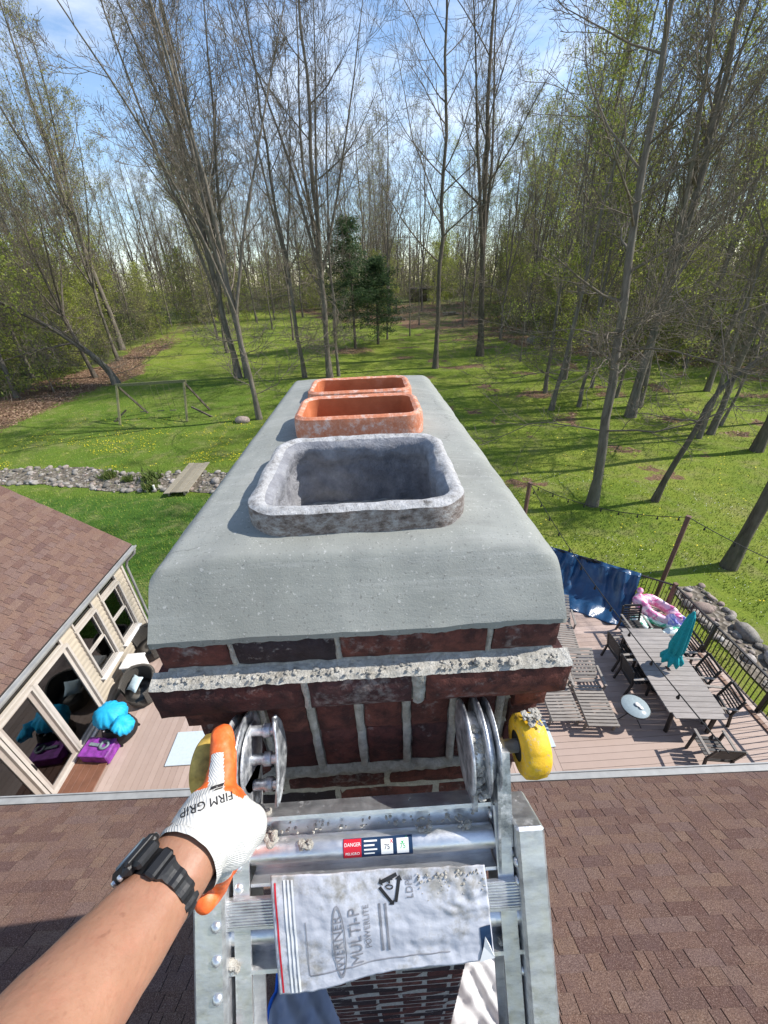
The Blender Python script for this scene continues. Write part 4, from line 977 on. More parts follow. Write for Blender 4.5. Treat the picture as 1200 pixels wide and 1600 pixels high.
def place_shingles():
    rows = []
    ex_n = ZR @ Vector((1, 0, 0)); ey_n = -(near_pt(0, 1) - near_pt(0, 0)).normalized(); 
    ex_w = Vector((0, -1, 0)); ey_w = Vector((wc, 0, -ws))
    En = rot_axes(-ex_n, ey_n, up_n) if (-ex_n).cross(ey_n).dot(up_n) > 0 else rot_axes(ex_n, ey_n, up_n)
    Ew = rot_axes(ex_w, ey_w, up_w) if ex_w.cross(ey_w).dot(up_w) > 0 else rot_axes(-ex_w, ey_w, up_w)
    for (key, u, s, w, h, t) in cand:
        if key == 'wing':
            if u + w / 2 > WY1 + .02: w = 2 * (WY1 + .02 - (u - w / 2)); u = WY1 + .02 - w / 2 + 0
            if w < .04: continue
            u = min(u, WY1 + .02 - w / 2)
        p = (near_pt(u, s) + up_n * .002) if key == 'near' else (wing_pt(u, s) + up_w * .002)
        v = in_view(p, 30); size = 0
        if v:
            size = w / v[2] ** 2
            # behind the ladder, chimney or arm
            if key == 'near' and 300 < v[0] < 850: size *= .02
            if key == 'near' and v[0] < 330 and (v[1] - 1600) > -1.35 * (v[0] + 20) + 60 - 330: size *= .6
        rows.append((size, key, p, En if key == 'near' else Ew, (w, h, t)))
    rows.sort(key=lambda r: -r[0])
    pv = np.array([v.co for v in SHM.vertices]); pf = [tuple(p.vertices) for p in SHM.polygons]
    joined = {'near': [], 'wing': []}
    for i, (size, key, p, e, sc) in enumerate(rows):
        if i < 300:
            inst('shingle', SHM, roof_near if key == 'near' else roof_wing, p, e, sc)
        else: joined[key].append((p, e, sc))
    for key, par in (('near', roof_near), ('wing', roof_wing)):
        Vs, f4, f5, base = [], [], [], 0
        q4 = np.array([f for f in pf if len(f) == 4]); q5 = np.array([f for f in pf if len(f) == 5])
        for (p, e, sc) in joined[key]:
            R = np.array(e.to_matrix()); Vs.append((pv * np.array(sc)) @ R.T + np.array(p)); f4.append(q4 + base); f5.append(q5 + base); base += len(pv)
        o = bpy.data.objects.new('shingle_field', mesh_np('shingle_field', np.concatenate(Vs), [np.concatenate(f4), np.concatenate(f5)], M['shingle'])); link(o, par); tag(o, kind='stuff')
place_shingles()
# gutter of the near roof (K-profile trough)
def trough(pts_fn, u0, u1, out, name, parent, w=.11, h=.09):
    mb = MB(); prof = [(0.0, 0.0), (0.0, -h), (w * .65, -h), (w * .8, -h * .55), (w, -h * .35), (w, 0.012), (w - .018, .012), (w - .018, -.01), (.004, -.012)]
    n = 8; vs = []
    for i in range(n + 1):
        p = pts_fn(u0 + (u1 - u0) * i / n)
        for (a, b) in prof: vs.append(p + out * a + Vector((0, 0, b)))
    k = len(prof)
    mb.add(vs, [(i * k + j, i * k + (j + 1) % k, (i + 1) * k + (j + 1) % k, (i + 1) * k + j) for i in range(n) for j in range(k)])
    return mb.build(name, M['alu_white'], parent)
g = trough(lambda u: near_pt(u, -.035) + Vector((0, 0, -.005)), -13, 13, ZR @ Vector((0, 1, 0)), 'gutter', house)
g2 = trough(lambda u: wing_pt(u, -.025) + Vector((0, 0, -.004)), 0.6, WY1, Vector((1, 0, 0)), 'gutter', house)
mb = MB(); p0 = wing_pt(WY1 - .02, -.02)
mb.tube([p0 + Vector((.06, -.04, -.10)), p0 + Vector((.02, -.06, -.22)), p0 + Vector((-.22, -.12, -.42)), p0 + Vector((-.30, -.12, -.6)), (-7.13, 9.22, .3)], .036, 10); mb.build('downpipe', M['alu_white'], house)
# rake board on the wing gable, fascia
mb = MB(); mb.bar(wing_pt(WY1 + .012, 0) - up_w * .105, wing_pt(WY1 + .012, wl_) - up_w * .105, .022, .17, up=up_w); mb.build('rake_board', M['trim_white'], house)
mb = MB(); mb.bar((WXE - .02, .6, WZE - .12), (WXE - .02, WY1 - .02, WZE - .12), .022, .15); mb.build('fascia', M['trim'], house)
mb = MB(); mb.box((-7.03, 5.0, 3.36), (.36, 8.6, .02)); mb.build('soffit', M['trim'], house)
# walls
WX = -7.2
OPEN = [('door', 3.55, 4.45, .50, 2.80), ('door', 4.58, 5.42, .50, 2.80), ('door', 5.52, 6.52, .50, 2.80), ('transom', 3.6, 6.45, 2.93, 3.12),
        ('window', 6.93, 7.63, 1.28, 2.78), ('transom', 6.93, 7.63, 2.90, 3.12), ('window', 7.99, 8.68, 1.28, 2.78), ('transom', 7.99, 8.68, 2.90, 3.12)]
def wing_walls():
    ys = sorted({2.4, 9.1} | {v for o in OPEN for v in o[1:3]}); zs = sorted({0.0, 3.36} | {v for o in OPEN for v in o[3:5]})
    core = MB(); sid = MB()
    lap = .15
    for y0, y1 in zip(ys[:-1], ys[1:]):
        for z0, z1 in zip(zs[:-1], zs[1:]):
            cy, cz = (y0 + y1) / 2, (z0 + z1) / 2
            if any(a < cy < b and c < cz < d for (_, a, b, c, d) in OPEN): continue
            core.box((WX - .08, cy, cz), (.12, y1 - y0, z1 - z0))
            # lapped boards on the outside
            k0 = math.floor(z0 / lap)
            z = k0 * lap
            while z < z1 - 1e-6:
                a, b = max(z + .022, z0), min(z + lap, z1)      # a shadow gap under each board
                if b - a > .004:
                    zk = min(max(z + lap * .60, a), b); xa, xk, xb = WX + .030, WX + .027, WX + .027 - .026 * max(0.0, (b - zk)) / (lap * .40)
                    sid.add([(xa, y0, a), (xa, y1, a), (xk, y1, zk), (xk, y0, zk), (xb, y1, b), (xb, y0, b), (WX - .02, y0, a), (WX - .02, y1, a), (WX - .02, y1, b), (WX - .02, y0, b)], [(0, 1, 2, 3), (3, 2, 4, 5), (6, 7, 1, 0), (1, 7, 8, 4, 2), (6, 0, 3, 5, 9)])
                z += lap
    # gable end and the far side
    core.box((-10.6, 9.04, 1.68), (6.7, .12, 3.36)); core.box((-13.95, 5.2, 1.68), (.12, 7.7, 3.36))
    core.add([(-7.2, 9.05, 3.3), (-16.0, 9.05, 3.3), (-11.6, 9.05, 6.6)], [(0, 1, 2)])
    w = core.build('wall', M['siding'], house); sd_ = sid.build('siding', M['siding'], w)
    mb = MB(); mb.box((WX + .02, 9.10, 1.7), (.07, .07, 3.3)); mb.build('corner_board', M['trim'], house)
    mb = MB(); mb.box((-10.6, 5.8, .43), (6.6, 6.4, .04)); mb.build('room_floor', M['room_floor'], house)
    mb = MB(); mb.box((-10.9, 5.8, 1.8), (.05, 6.4, 2.9)); mb.box((-9.2, 2.55, 1.8), (3.8, .05, 2.9)); mb.build('room_wall', M['room_wall'], house)
    mb = MB(); mb.box((-10.5, 5.8, 3.30), (6.5, 6.4, .04)); mb.build('room_ceiling', M['trim'], house)
    mw = MB(); mw.box((0, 2.52, 1.45), (14.2, .14, 2.9)); mw.box((0, -9, 1.5), (22, .2, 3.0)); mw.box((12, -3, 1.5), (.2, 12, 3)); mw.box((-14.2, -3, 1.5), (.2, 12, 3)); mw.build('wall', M['siding'], house)
wing_walls()
def frame_box(mb, y0, y1, z0, z1, w, x, d):
    """four butt-jointed bars round an opening in the wing wall"""
    mb.box((x, (y0 + y1) / 2, z1 - w / 2), (d, y1 - y0, w)); mb.box((x, (y0 + y1) / 2, z0 + w / 2), (d, y1 - y0, w))
    for y in (y0 + w / 2, y1 - w / 2): mb.box((x, y, (z0 + z1) / 2), (d, w, z1 - z0 - 2 * w))
for (kind, y0, y1, z0, z1) in OPEN:
    if kind == 'window':
        f = MB(); frame_box(f, y0 - .055, y1 + .055, z0 - .03, z1 + .05, .055, WX + .05, .06); wnd = f.build('window', M['trim'], house)
        for k, (a, b) in enumerate(((z0 + .02, (z0 + z1) / 2 - .02), ((z0 + z1) / 2 - .015, z1))):
            s_ = MB(); frame_box(s_, y0 + .02, y1 - .02, a, b, .032, WX - .005 - (.03 if k else 0.0) + .0, .03); s_.build('sash', M['trim'], wnd)
            p_ = MB(); p_.box((WX - .012 - (.03 if k else 0), (y0 + y1) / 2, (a + b) / 2), (.006, y1 - y0 - .12, b - a - .08)); p_.build('pane', M['glass'], wnd)
        s_ = MB(); s_.box((WX + .075, (y0 + y1) / 2, z0 - .09), (.13, y1 - y0 + .16, .05), bev=.006); s_.build('sill', M['trim_white'], wnd)
    elif kind == 'transom':
        f = MB(); frame_box(f, y0 - .04, y1 + .04, z0 - .03, z1 + .03, .045, WX + .035, .05); wnd = f.build('transom_window', M['trim'], house)
        p_ = MB(); p_.box((WX - .01, (y0 + y1) / 2, (z0 + z1) / 2), (.006, y1 - y0 - .01, z1 - z0 - .02)); p_.build('pane', M['glass'], wnd)
    else:
        f = MB(); frame_box(f, y0 - .06, y1 + .05, z0 - .02, z1 + .06, .06, WX + .05, .07); dr = f.build('patio_door', M['trim'], house)
        s_ = MB(); frame_box(s_, y0 + .0, y1 - .01, z0 + .042, z1, .085, WX + .0, .04); s_.build('sash', M['frame_taupe'] if y0 < 5 else M['trim'], dr)
        p_ = MB(); p_.box((WX - .005, (y0 + y1) / 2, (z0 + z1) / 2 + .02), (.006, y1 - y0 - .17, z1 - z0 - .21)); p_.build('pane', M['glass'], dr)
        if 4.5 < y0 < 5: 
            s_ = MB(); s_.box((WX + .035, y0 + .045, 1.45), (.03, .03, .22), bev=.005); s_.box((WX + .06, y0 + .045, 1.45), (.02, .02, .14), bev=.004); s_.build('handle', M['black_metal'], dr)
mb = MB(); mb.box((WX + .06, 5.0, .445), (.16, 3.2, .05), bev=.006); mb.build('threshold', M['trim_white'], house)
# cushions and a bench seen through the doors
def cushion(loc, rot, mat, lb, s=.24):
    bm = bmesh.new(); bmesh.ops.create_cube(bm, size=1); bmesh.ops.subdivide_edges(bm, edges=bm.edges[:], cuts=4, use_grid_fill=True)
    for v in bm.verts:
        r = max(abs(v.co.x), abs(v.co.y)) * 2; v.co.z *= (1.05 - r ** 3 * .8); e = 1 - .12 * (1 - (2 * min(abs(v.co.x), abs(v.co.y))) ** 2); v.co.x *= e; v.co.y *= e
    me = bpy.data.meshes.new('cushion'); bm.to_mesh(me); bm.free(); me.materials.append(mat)
    for p in me.polygons: p.use_smooth = True
    o = bpy.data.objects.new('cushion', me); link(o); o.location = loc; o.rotation_euler = rot; o.scale = (s * 2, s * 2, s * .8); tag(o, lb, 'cushion', 'cushions behind the patio doors'); return o
t = NT('cushion_stripe'); w_ = t.new('ShaderNodeTexWave'); w_.inputs['Scale'].default_value = 3.0; t.l.new(t.pos(True), w_.inputs['Vector']); t.set(t.ramp(w_.outputs['Fac'], [(0.6, (0.62, 0.60, 0.56)), (0.75, (0.16, 0.16, 0.17))]), 0.85); M['stripe'] = t.m
M['sage'] = plain('sage_cloth', (0.34, 0.40, 0.36), 0.85)
b = MB(); b.box((-7.95, 4.55, .66), (.7, 2.2, .10), bev=.02)
for (x, y) in ((-8.22, 3.6), (-7.68, 3.6), (-8.22, 5.5), (-7.68, 5.5)): b.box((x, y, .53), (.06, .06, .16))
bn = b.build('bench_base', M['wood_grey']); tag(bn, 'low upholstered bench seen behind the patio doors', 'bench')
cushion((-7.75, 4.85, .84), (.5, .35, .3), M['stripe'], 'striped cushion lying behind the middle patio door')
cushion((-7.85, 4.30, .84), (.3, -.4, .9), M['sage'], 'sage green cushion behind the leftmost patio door')
cushion((-7.8, 5.25, .83), (.4, .5, 1.6), M['sage'], 'plain sage cushion behind the middle patio door, beyond the striped one')

# ------------------------------------------------------------------ deck
deck = MB()
poly = [(-7.1, 2.62), (8.98, 2.62), (8.98, 8.86), (5.35, 11.66), (1.0, 11.66), (-1.0, 9.05), (-7.1, 9.05)]
deck.prism(poly, DECK - .24, DECK - .034)
deck_o = deck.build('deck', M['joist']); tag(deck_o, kind='structure')
UB = MB(); UB.box((0, 0, 0), (1, 1, 1)); UBM = UB.mesh('deck_board', M['deck'])
def board(x0, x1, y0, y1):
    inst('deck_board', UBM, deck_o, ((x0 + x1) / 2, (y0 + y1) / 2, DECK - .014 + rng.uniform(-.001, .001)), None, (x1 - x0, y1 - y0, .028))
pitch = .146
x = -7.08
while x < 3.40:
    w = .140
    y1 = 9.05 if x < -1 else min(11.6, 9.05 + (x + 1) * 1.3)
    ys_ = 5.05 if x > -5.05 else None
    if ys_ and x < -3.2: board(x, x + w, 2.66, ys_ - .004); board(x, x + w, ys_ + .004, y1)
    else: board(x, x + w, 2.66, y1)
    x += pitch
for xb in (3.43, 3.575): board(xb, xb + .140, 2.66, 11.6)
y = 2.66
while y < 11.55:
    xe = 8.98 if y + .14 < 8.86 else 8.98 - (y + .14 - 8.86) * (8.98 - 5.35) / (11.66 - 8.86)
    board(3.722, xe, y, y + .140); y += pitch
mb = MB(); mb.bar((9.0, 2.62, DECK - .13), (9.0, 8.87, DECK - .13), .03, .24); mb.bar((9.0, 8.87, DECK - .13), (5.35, 11.68, DECK - .13), .03, .24); mb.build('fascia', M['fascia'], deck_o)
mb = MB(); mb.bar((8.72, 2.7, DECK + .02), (8.72, 8.62, DECK + .02), .10, .035, bev=.005); mb.build('edge_board', M['fascia'], deck_o)
# railing
def railing():
    r = empty('deck_railing', (8.86, 6, DECK), 0, 'black metal railing with thin balusters along the deck edge', 'railing'); O = Vector((8.86, 6, DECK))
    runs = [((8.86, 2.9), (8.86, 8.80)), ((8.86, 8.80), (5.3, 11.55))]
    bal = MB(); bal.box((0, 0, 0), (.018, .018, .84)); balm = bal.mesh('baluster', M['black_metal'])
    for (a, b) in runs:
        A, B = Vector((*a, 0)) - Vector((O.x, O.y, 0)), Vector((*b, 0)) - Vector((O.x, O.y, 0)); L = (B - A).length; d = (B - A).normalized()
        m1 = MB(); m1.bar(A + Vector((0, 0, 1.0)), B + Vector((0, 0, 1.0)), .055, .04, bev=.006); m1.build('top_rail', M['black_metal'], r)
        m1 = MB(); m1.bar(A + Vector((0, 0, .10)), B + Vector((0, 0, .10)), .035, .03); m1.build('bottom_rail', M['black_metal'], r)
        n = int(L / .115)
        for i in range(1, n): 
            p = A + d * (i * L / n); inst('baluster', balm, r, (p.x, p.y, .545), (0, 0, math.atan2(d.y, d.x)))
    pm = MB(); pm.box((0, 0, .52), (.085, .085, 1.04), bev=.006); pm.box((0, 0, 1.05), (.10, .10, .03), bev=.008); pm = pm.mesh('post', M['black_metal'])
    for (px, py) in ((8.86, 7.19), (8.86, 5.4), (8.86, 3.6), (7.1, 10.16), (5.3, 11.55)): inst('post', pm, r, (px - O.x, py - O.y, 0))
    pb = MB(); pb.box((0, 0, .53), (.10, .10, 1.06), bev=.006); pb.box((0, 0, 1.07), (.12, .12, .03), bev=.008)
    o = pb.build('post', M['post_brown'], r); o.location = (0, 2.80, 0); tag(o, 'brown corner post')
railing()
# tarp over the far railing
def tarp():
    A = Vector((8.15, 9.35, 0)); B = Vector((5.15, 11.65, 0)); nn = Vector((-.61, -.79, 0))
    mb = MB(); nu, nv = 90, 60
    def fn(u, v):
        p = A + (B - A) * u; 
        base = -.28 if v < .12 else 0
        # over the rail, down to the boards and out over them
        path = [(-.10, .62), (-.05, 1.02), (.0, 1.075), (.10, .98), (.45, .52), (.95, .12), (1.55, .03)]
        f = v * (len(path) - 1); i = min(int(f), len(path) - 2); t_ = f - i
        o = path[i][0] * (1 - t_) + path[i + 1][0] * t_; z = path[i][1] * (1 - t_) + path[i + 1][1] * t_
        o *= (1 + .12 * math.sin(u * 5 + 1)) * (1.0 if v < .5 else 1 - .35 * abs(u - .45))
        fold = .24 * noise.noise(Vector((u * 7 + .6 * math.sin(v * 4), v * 1.6, 3.3))) + .15 * noise.noise(Vector((u * 15 + v * 1.5, v * 3, 8.1))) + .02 * math.sin(u * 47 + 4 * math.sin(u * 11)) + .05 * noise.noise(Vector((u * 9, v * 4, 2))) + .028 * noise.noise(Vector((u * 24, v * 13, 5)))
        k = sstep(.18, .5, v)
        q = p + nn * (o + fold * k * .8 + .015)
        return (q.x, q.y, DECK + max(.012 + .02 * abs(noise.noise(Vector((u * 14, v * 12, 1)))), z + fold * k * .7 + .02 * math.sin(u * 23) * (1 - k)))
    mb.grid(fn, nu, nv)
    o = mb.build('blue_tarp', M['tarp']); tag(o, 'shiny dark blue tarp draped over the far railing onto the deck', 'tarp')
    md = o.modifiers.new('thick', 'SOLIDIFY'); md.thickness = .004
tarp()
# ------------------------------------------------------------------ deck furniture
def dining_table():
    r = empty('dining_table', (6.98, 6.2, DECK), rad(-5.2), 'long grey slatted outdoor dining table with an umbrella through its middle', 'table')
    n = 19; L = 2.60; W = 1.24
    for i in range(n):
        y = -L / 2 + (i + .5) * L / n; e = abs(y) / (L / 2); w = W * (1 - .05 * e ** 2) if abs(y) < L / 2 - .2 else W * (1 - .05 - .16 * ((abs(y) - (L / 2 - .2)) / .2) ** 1.5)
        mb = MB()
        if abs(y) < .07:
            for s in (-1, 1): mb.box((s * (w / 4 + .02), y, .715), (w / 2 - .04, L / n - .006, .03), bev=.004)
        else: mb.box((0, y, .715), (w, L / n - .006, .03), bev=.004)
        mb.build('slat', M['wood_table'], r)
    mb = MB()
    for s in (-1, 1): mb.bar((s * .50, -L / 2 + .12, .665), (s * .50, L / 2 - .12, .665), .03, .07); mb.bar((-.48, s * (L / 2 - .14), .665), (.48, s * (L / 2 - .14), .665), .03, .07)
    mb.build('apron', M['wood_dark'], r)
    for sx in (-1, 1):
        for sy in (-1, 1): 
            mb = MB(); mb.bar((sx * .48, sy * 1.12, .66), (sx * .46, sy * 1.16, 0), .075, .075, bev=.01); mb.build('leg', M['wood_dark'], r)
dining_table()
def dining_chair():
    r = empty('dining_chair', (0, 0, DECK), 0, 'x', 'chair', 'chairs around the long table')      # faces +y
    for s in (-1, 1):
        mb = MB(); mb.bar((s * .27, .24, 0), (s * .27, .22, .64), .05, .05, bev=.006); mb.build('leg', M['wood_dark'], r)
        mb = MB(); mb.bar((s * .26, -.30, 0), (s * .26, -.22, .44), .05, .05, bev=.006); mb.bar((s * .26, -.22, .43), (s * .26, -.33, .93), .05, .04, bev=.006); mb.build('leg', M['wood_dark'], r)
        mb = MB(); mb.bar((s * .285, -.27, .655), (s * .285, .29, .655), .065, .028, bev=.008); mb.build('armrest', M['wood_grey'], r)
    mb = MB()
    for k in range(6): mb.box((0, -.19 + k * .085, .43), (.50, .068, .022), bev=.004)
    mb.bar((-.25, -.22, .40), (.25, -.22, .40), .03, .05); mb.bar((-.25, .23, .40), (.25, .23, .40), .03, .05); mb.build('seat', M['wood_dark'], r)
    mb = MB(); mb.bar((-.24, -.333, .925), (.24, -.333, .925), .028, .075, bev=.008); mb.build('top_rail', M['wood_dark'], r)
    for k in range(5):
        z = .52 + k * .075; y = -.22 - (z - .43) * .22
        mb = MB(); mb.bar((-.235, y, z), (.235, y, z), .018, .048, bev=.004); mb.build('back_slat', M['wood_dark'], r)
    return r
ch = dining_chair(); ch.location = (6.86, 4.42, DECK); ch.rotation_euler = (0, 0, rad(-8)); ch['label'] = 'black slatted dining chair at the table end nearest the house'
for (x, y, a, lb) in ((6.36, 7.02, -88, 'black dining chair on the lounger side of the table, farther from the house'), (6.30, 6.28, -92, 'black dining chair on the lounger side of the table, nearer the glass side table'),
                      (7.20, 7.85, 178, 'black dining chair at the far table end by the tarp'), (7.86, 6.98, 84, 'black dining chair on the railing side behind the umbrella'),
                      (7.74, 6.22, 80, 'middle black dining chair on the railing side of the table'), (7.66, 5.42, 78, 'black dining chair on the railing side, nearest the house')):
    copy_thing(ch, (x, y, DECK), rad(a), lb)
def umbrella():
    r = empty('umbrella', (6.99, 6.23, DECK), 0, 'closed teal patio umbrella standing through the table', 'umbrella')
    mb = MB(); mb.tube([(0, 0, .08), (0, 0, 2.55)], .022, 10); mb.build('pole', M['post_brown'], r)
    mb = MB(); mb.lathe((0, 0, 0), [(.26, 0), (.26, .05), (.06, .08), (.04, .3)], 20); mb.build('base', M['black_metal'], r)
    mb = MB(); nu, nv = 49, 26
    def fn(u, v):
        z = .98 + v * 1.55; th = u * 2 * math.pi
        R = .05 + .125 * (1 - v) ** .65 + .045 * math.exp(-((v - .08) / .06) ** 2) - .03 * math.exp(-((v - .2) / .07) ** 2)
        R *= 1 + .22 * math.cos(th * 8 + 2.5 * v) * (1 - v * .55) + .08 * noise.noise(Vector((math.cos(th) * 2, math.sin(th) * 2, v * 5)))
        if v > .96: R *= (1 - v) / .04 * .8 + .2
        z -= .05 * (1 - v) ** 6 * math.cos(th * 8)
        return (math.cos(th) * R, math.sin(th) * R, z)
    mb.grid(fn, nu, nv); cn = mb.build('canopy', M['teal'], r)
    mb = MB(); mb.lathe((0, 0, 1.28), [(.135, -.03), (.145, 0), (.135, .03)], 20, caps=False); mb.build('tie_strap', M['teal'], cn)
    mb = MB(); mb.lathe((0, 0, 2.52), [(.07, -.06), (.05, .0), (.03, .03), (.035, .06), (.012, .09)], 12); mb.build('finial', M['teal'], r)
umbrella()
def lounger():
    r = empty('sun_lounger', (0, 0, DECK), 0, 'x', 'sun lounger', 'slatted sun loungers on the deck')       # head towards +y
    W = .70
    for s in (-1, 1):
        mb = MB(); mb.bar((s * .33, -.62, .31), (s * .33, 1.25, .31), .035, .07, bev=.005); mb.build('side_rail', M['wood_grey'], r)
        for y in (-.5, .95): mb = MB(); mb.bar((s * .33, y, 0), (s * .33, y, .30), .05, .05, bev=.005); mb.build('leg', M['wood_grey'], r)
        mb = MB(); mb.bar((s * .385, .28, .53), (s * .385, .86, .56), .06, .025, bev=.006); mb.build('armrest', M['wood_grey'], r)
        mb = MB(); mb.bar((s * .385, .34, .30), (s * .385, .32, .52), .035, .04); mb.build('arm_post', M['wood_grey'], r)
    for k in range(13):
        y = -.60 + k * .083; mb = MB(); mb.box((0, y, .357), (W, .060, .02), bev=.003); mb.build('slat', M['wood_grey'], r)
    a = rad(35); mb = MB()
    for s in (-1, 1): mb.bar((s * .28, .47, .35), (s * .28, .47 + .85 * math.cos(a), .35 + .85 * math.sin(a)), .03, .04)
    mb.bar((-.28, .47 + .84 * math.cos(a), .35 + .84 * math.sin(a)), (.28, .47 + .84 * math.cos(a), .35 + .84 * math.sin(a)), .028, .035)
    br = mb.build('back_frame', M['wood_grey'], r)
    for k in range(10):
        d = .06 + k * .083; mb = MB(); mb.box((0, .47 + d * math.cos(a), .377 + d * math.sin(a)), (W - .06, .060, .02), Matrix.Rotation(a, 3, 'X'), bev=.003); mb.build('slat', M['wood_grey'], br)
    mb = MB()
    for s in (-1, 1): mb.bar((s * .25, .47 + .6 * math.cos(a), .35 + .6 * math.sin(a)), (s * .25, 1.16, .32), .025, .03)
    mb.build('prop', M['wood_grey'], r)
    return r
lg = lounger(); lg.location = (4.96, 5.72, DECK); lg.rotation_euler = (0, 0, rad(-5)); lg['label'] = 'grey slatted sun lounger nearest the dining table'
copy_thing(lg, (4.18, 5.90, DECK), rad(-3), 'grey slatted sun lounger closest to the chimney, partly hidden by it')
copy_thing(lg, (5.10, 7.75, DECK), rad(-12), 'grey slatted sun lounger at the back beside the blue tarp')
def side_table():
    r = empty('side_table', (5.78, 5.43, DECK), 0, 'small round glass side table on thin dark legs', 'side table')
    mb = MB(); mb.lathe((0, 0, .49), [(0.0001, 0), (.295, 0), (.30, .006), (.295, .012), (0.0001, .012)], 32, caps=False); mb.build('tabletop', M['table_glass'], r)
    mb = MB(); mb.lathe((0, 0, .486), [(.30, -.014), (.314, -.008), (.316, .01), (.303, .018), (.30, .006)], 32, caps=False); mb.build('rim', M['black_metal'], r)
    for k in range(3):
        a = 2.1 * k + .6; mb = MB(); mb.tube([(.26 * math.cos(a), .26 * math.sin(a), .48), (.06 * math.cos(a + .2), .06 * math.sin(a + .2), .26), (.27 * math.cos(a + .4), .27 * math.sin(a + .4), .01)], .010, 8); mb.build('leg', M['black_metal'], r)
    for (dx, dy, s, lb) in ((.05, .02, .05, 'white shell-like ornament in the middle of the glass side table'), (.09, -.06, .04, 'smaller white ornament near the rim of the glass side table')):
        o = bpy.data.objects.new('ornament', STONES[2].copy()); o.data.materials[0] = M['white_plastic']; link(o); o.location = (5.78 + dx, 5.43 + dy, DECK + .502 + s * .4); o.scale = (s, s * 1.3, s * .7); tag(o, lb, 'ornament')
side_table()
def blobby(name, loc, size, mat, seed, label, cat, bend=.4, n=(40, 18)):
    mb = MB()
    def fn(u, v):
        th = u * 2 * math.pi; ph = v * 2 * math.pi
        R = 1.0 + .22 * noise.noise(Vector((math.cos(th) * 1.3, math.sin(th) * 1.3, seed))); rr = .42 + .15 * noise.noise(Vector((math.cos(th) * 1.7 + 4, math.sin(th) * 1.7, seed)))
        w = .08 * noise.noise(Vector((u * 14, v * 7, seed)))
        return ((R + (rr + w) * math.cos(ph)) * math.cos(th) * size[0], (R + (rr + w) * math.cos(ph)) * math.sin(th) * size[1], (rr + w) * math.sin(ph) * size[2] + bend * math.cos(th * 2) * .1)
    mb.grid(fn, *n); o = mb.build(name, mat); o.location = loc; tag(o, label, cat); return o
o = blobby('pool_float', (8.28, 8.42, DECK + .42), (.50, .26, .42), M['float_pink'], 1, 'deflated pink patterned pool float slumped against the far railing', 'pool float'); o.rotation_euler = (.3, .25, rad(-38))
mb = MB(); mb.lathe((7.93, 8.86, DECK + .55), [(.001, -.14), (.10, -.11), (.14, 0), (.11, .09), (.001, .14)], 14, caps=False); mb.lathe((7.98, 8.98, DECK + .72), [(.001, -.09), (.08, -.06), (.095, 0), (.07, .06), (.001, .09)], 14, caps=False); q = mb.build('pool_toy', M['float_pink']); tag(q, 'small pale pink inflatable toy head beside the pink float', 'pool toy')
o = blobby('pool_float', (7.98, 7.98, DECK + .20), (.48, .24, .34), M['float_green'], 2, 'crumpled green and white pool float on the deck behind the umbrella', 'pool float'); o.rotation_euler = (.1, .1, rad(-25))
o = blobby('pool_float', (8.55, 8.05, DECK + .34), (.18, .16, .42), M['float_violet'], 3, 'small violet and white pool float wedged by the corner post', 'pool float'); o.rotation_euler = (.5, .2, 0)
# ---- left half of the deck
def wicker_chair(label, loc, rz):
    r = empty('wicker_chair', loc, rz, label, 'wicker chair', 'wicker armchairs along the wall')
    mb = MB(); nu, nv = 41, 14
    def shell(off):
        def fn(u, v):
            a = rad(-35) + u * rad(250); f = abs(u - .5) * 2; top = .80 - .22 * sstep(.35, 1, f)
            rr = (.36 + .07 * v) - off; z = .16 + (top - .16) * v
            return (math.cos(a) * rr * 1.08, math.sin(a) * rr, z)
        return fn
    mb.grid(shell(0), nu, nv); mb.grid(lambda u, v: shell(.05)(1 - u, v), nu, nv)
    # rolled edge
    pts = [((shell(.025)(u / 30, 1))) for u in range(31)]; mb.tube(pts, .042, 8); mb.build('backrest', M['wicker'], r)
    mb = MB(); mb.lathe((0, 0, 0), [(.28, .0), (.35, .16), (.36, .36), (.001, .38)], 28, caps=False); mb.build('seat', M['wicker'], r)
    return r
wc_ = wicker_chair('dark wicker armchair with a pale cushion beside the white box', (-6.32, 6.82, DECK), rad(-15))
cu = cushion((-6.42, 6.86, DECK + .56), (.55, -.25, -.5), M['pale_blue'], 'pale blue cushion leaning in the nearer wicker armchair', .19); del cu['group']
c2 = copy_thing(wc_, (-6.75, 8.3, DECK), rad(-25), 'farther dark wicker armchair by the wall corner, half hidden by the chimney')
def white_box():
    r = empty('storage_box', (-6.69, 7.42, DECK), rad(2), 'white lidded storage box between the two wicker armchairs', 'storage box')
    mb = MB(); mb.box((0, 0, .36), (.44, .44, .72), bev=.015); mb.build('body', M['white_plastic'], r)
    mb = MB(); mb.box((0, 0, .76), (.49, .49, .06), bev=.02); mb.box((0, 0, .795), (.40, .40, .02), bev=.008); mb.build('lid', M['white_plastic'], r)
    mb = MB(); mb.box((0, -.226, .64), (.40, .012, .10), bev=.003); mb.build('front_panel', M['grey_plastic'], r)
white_box()
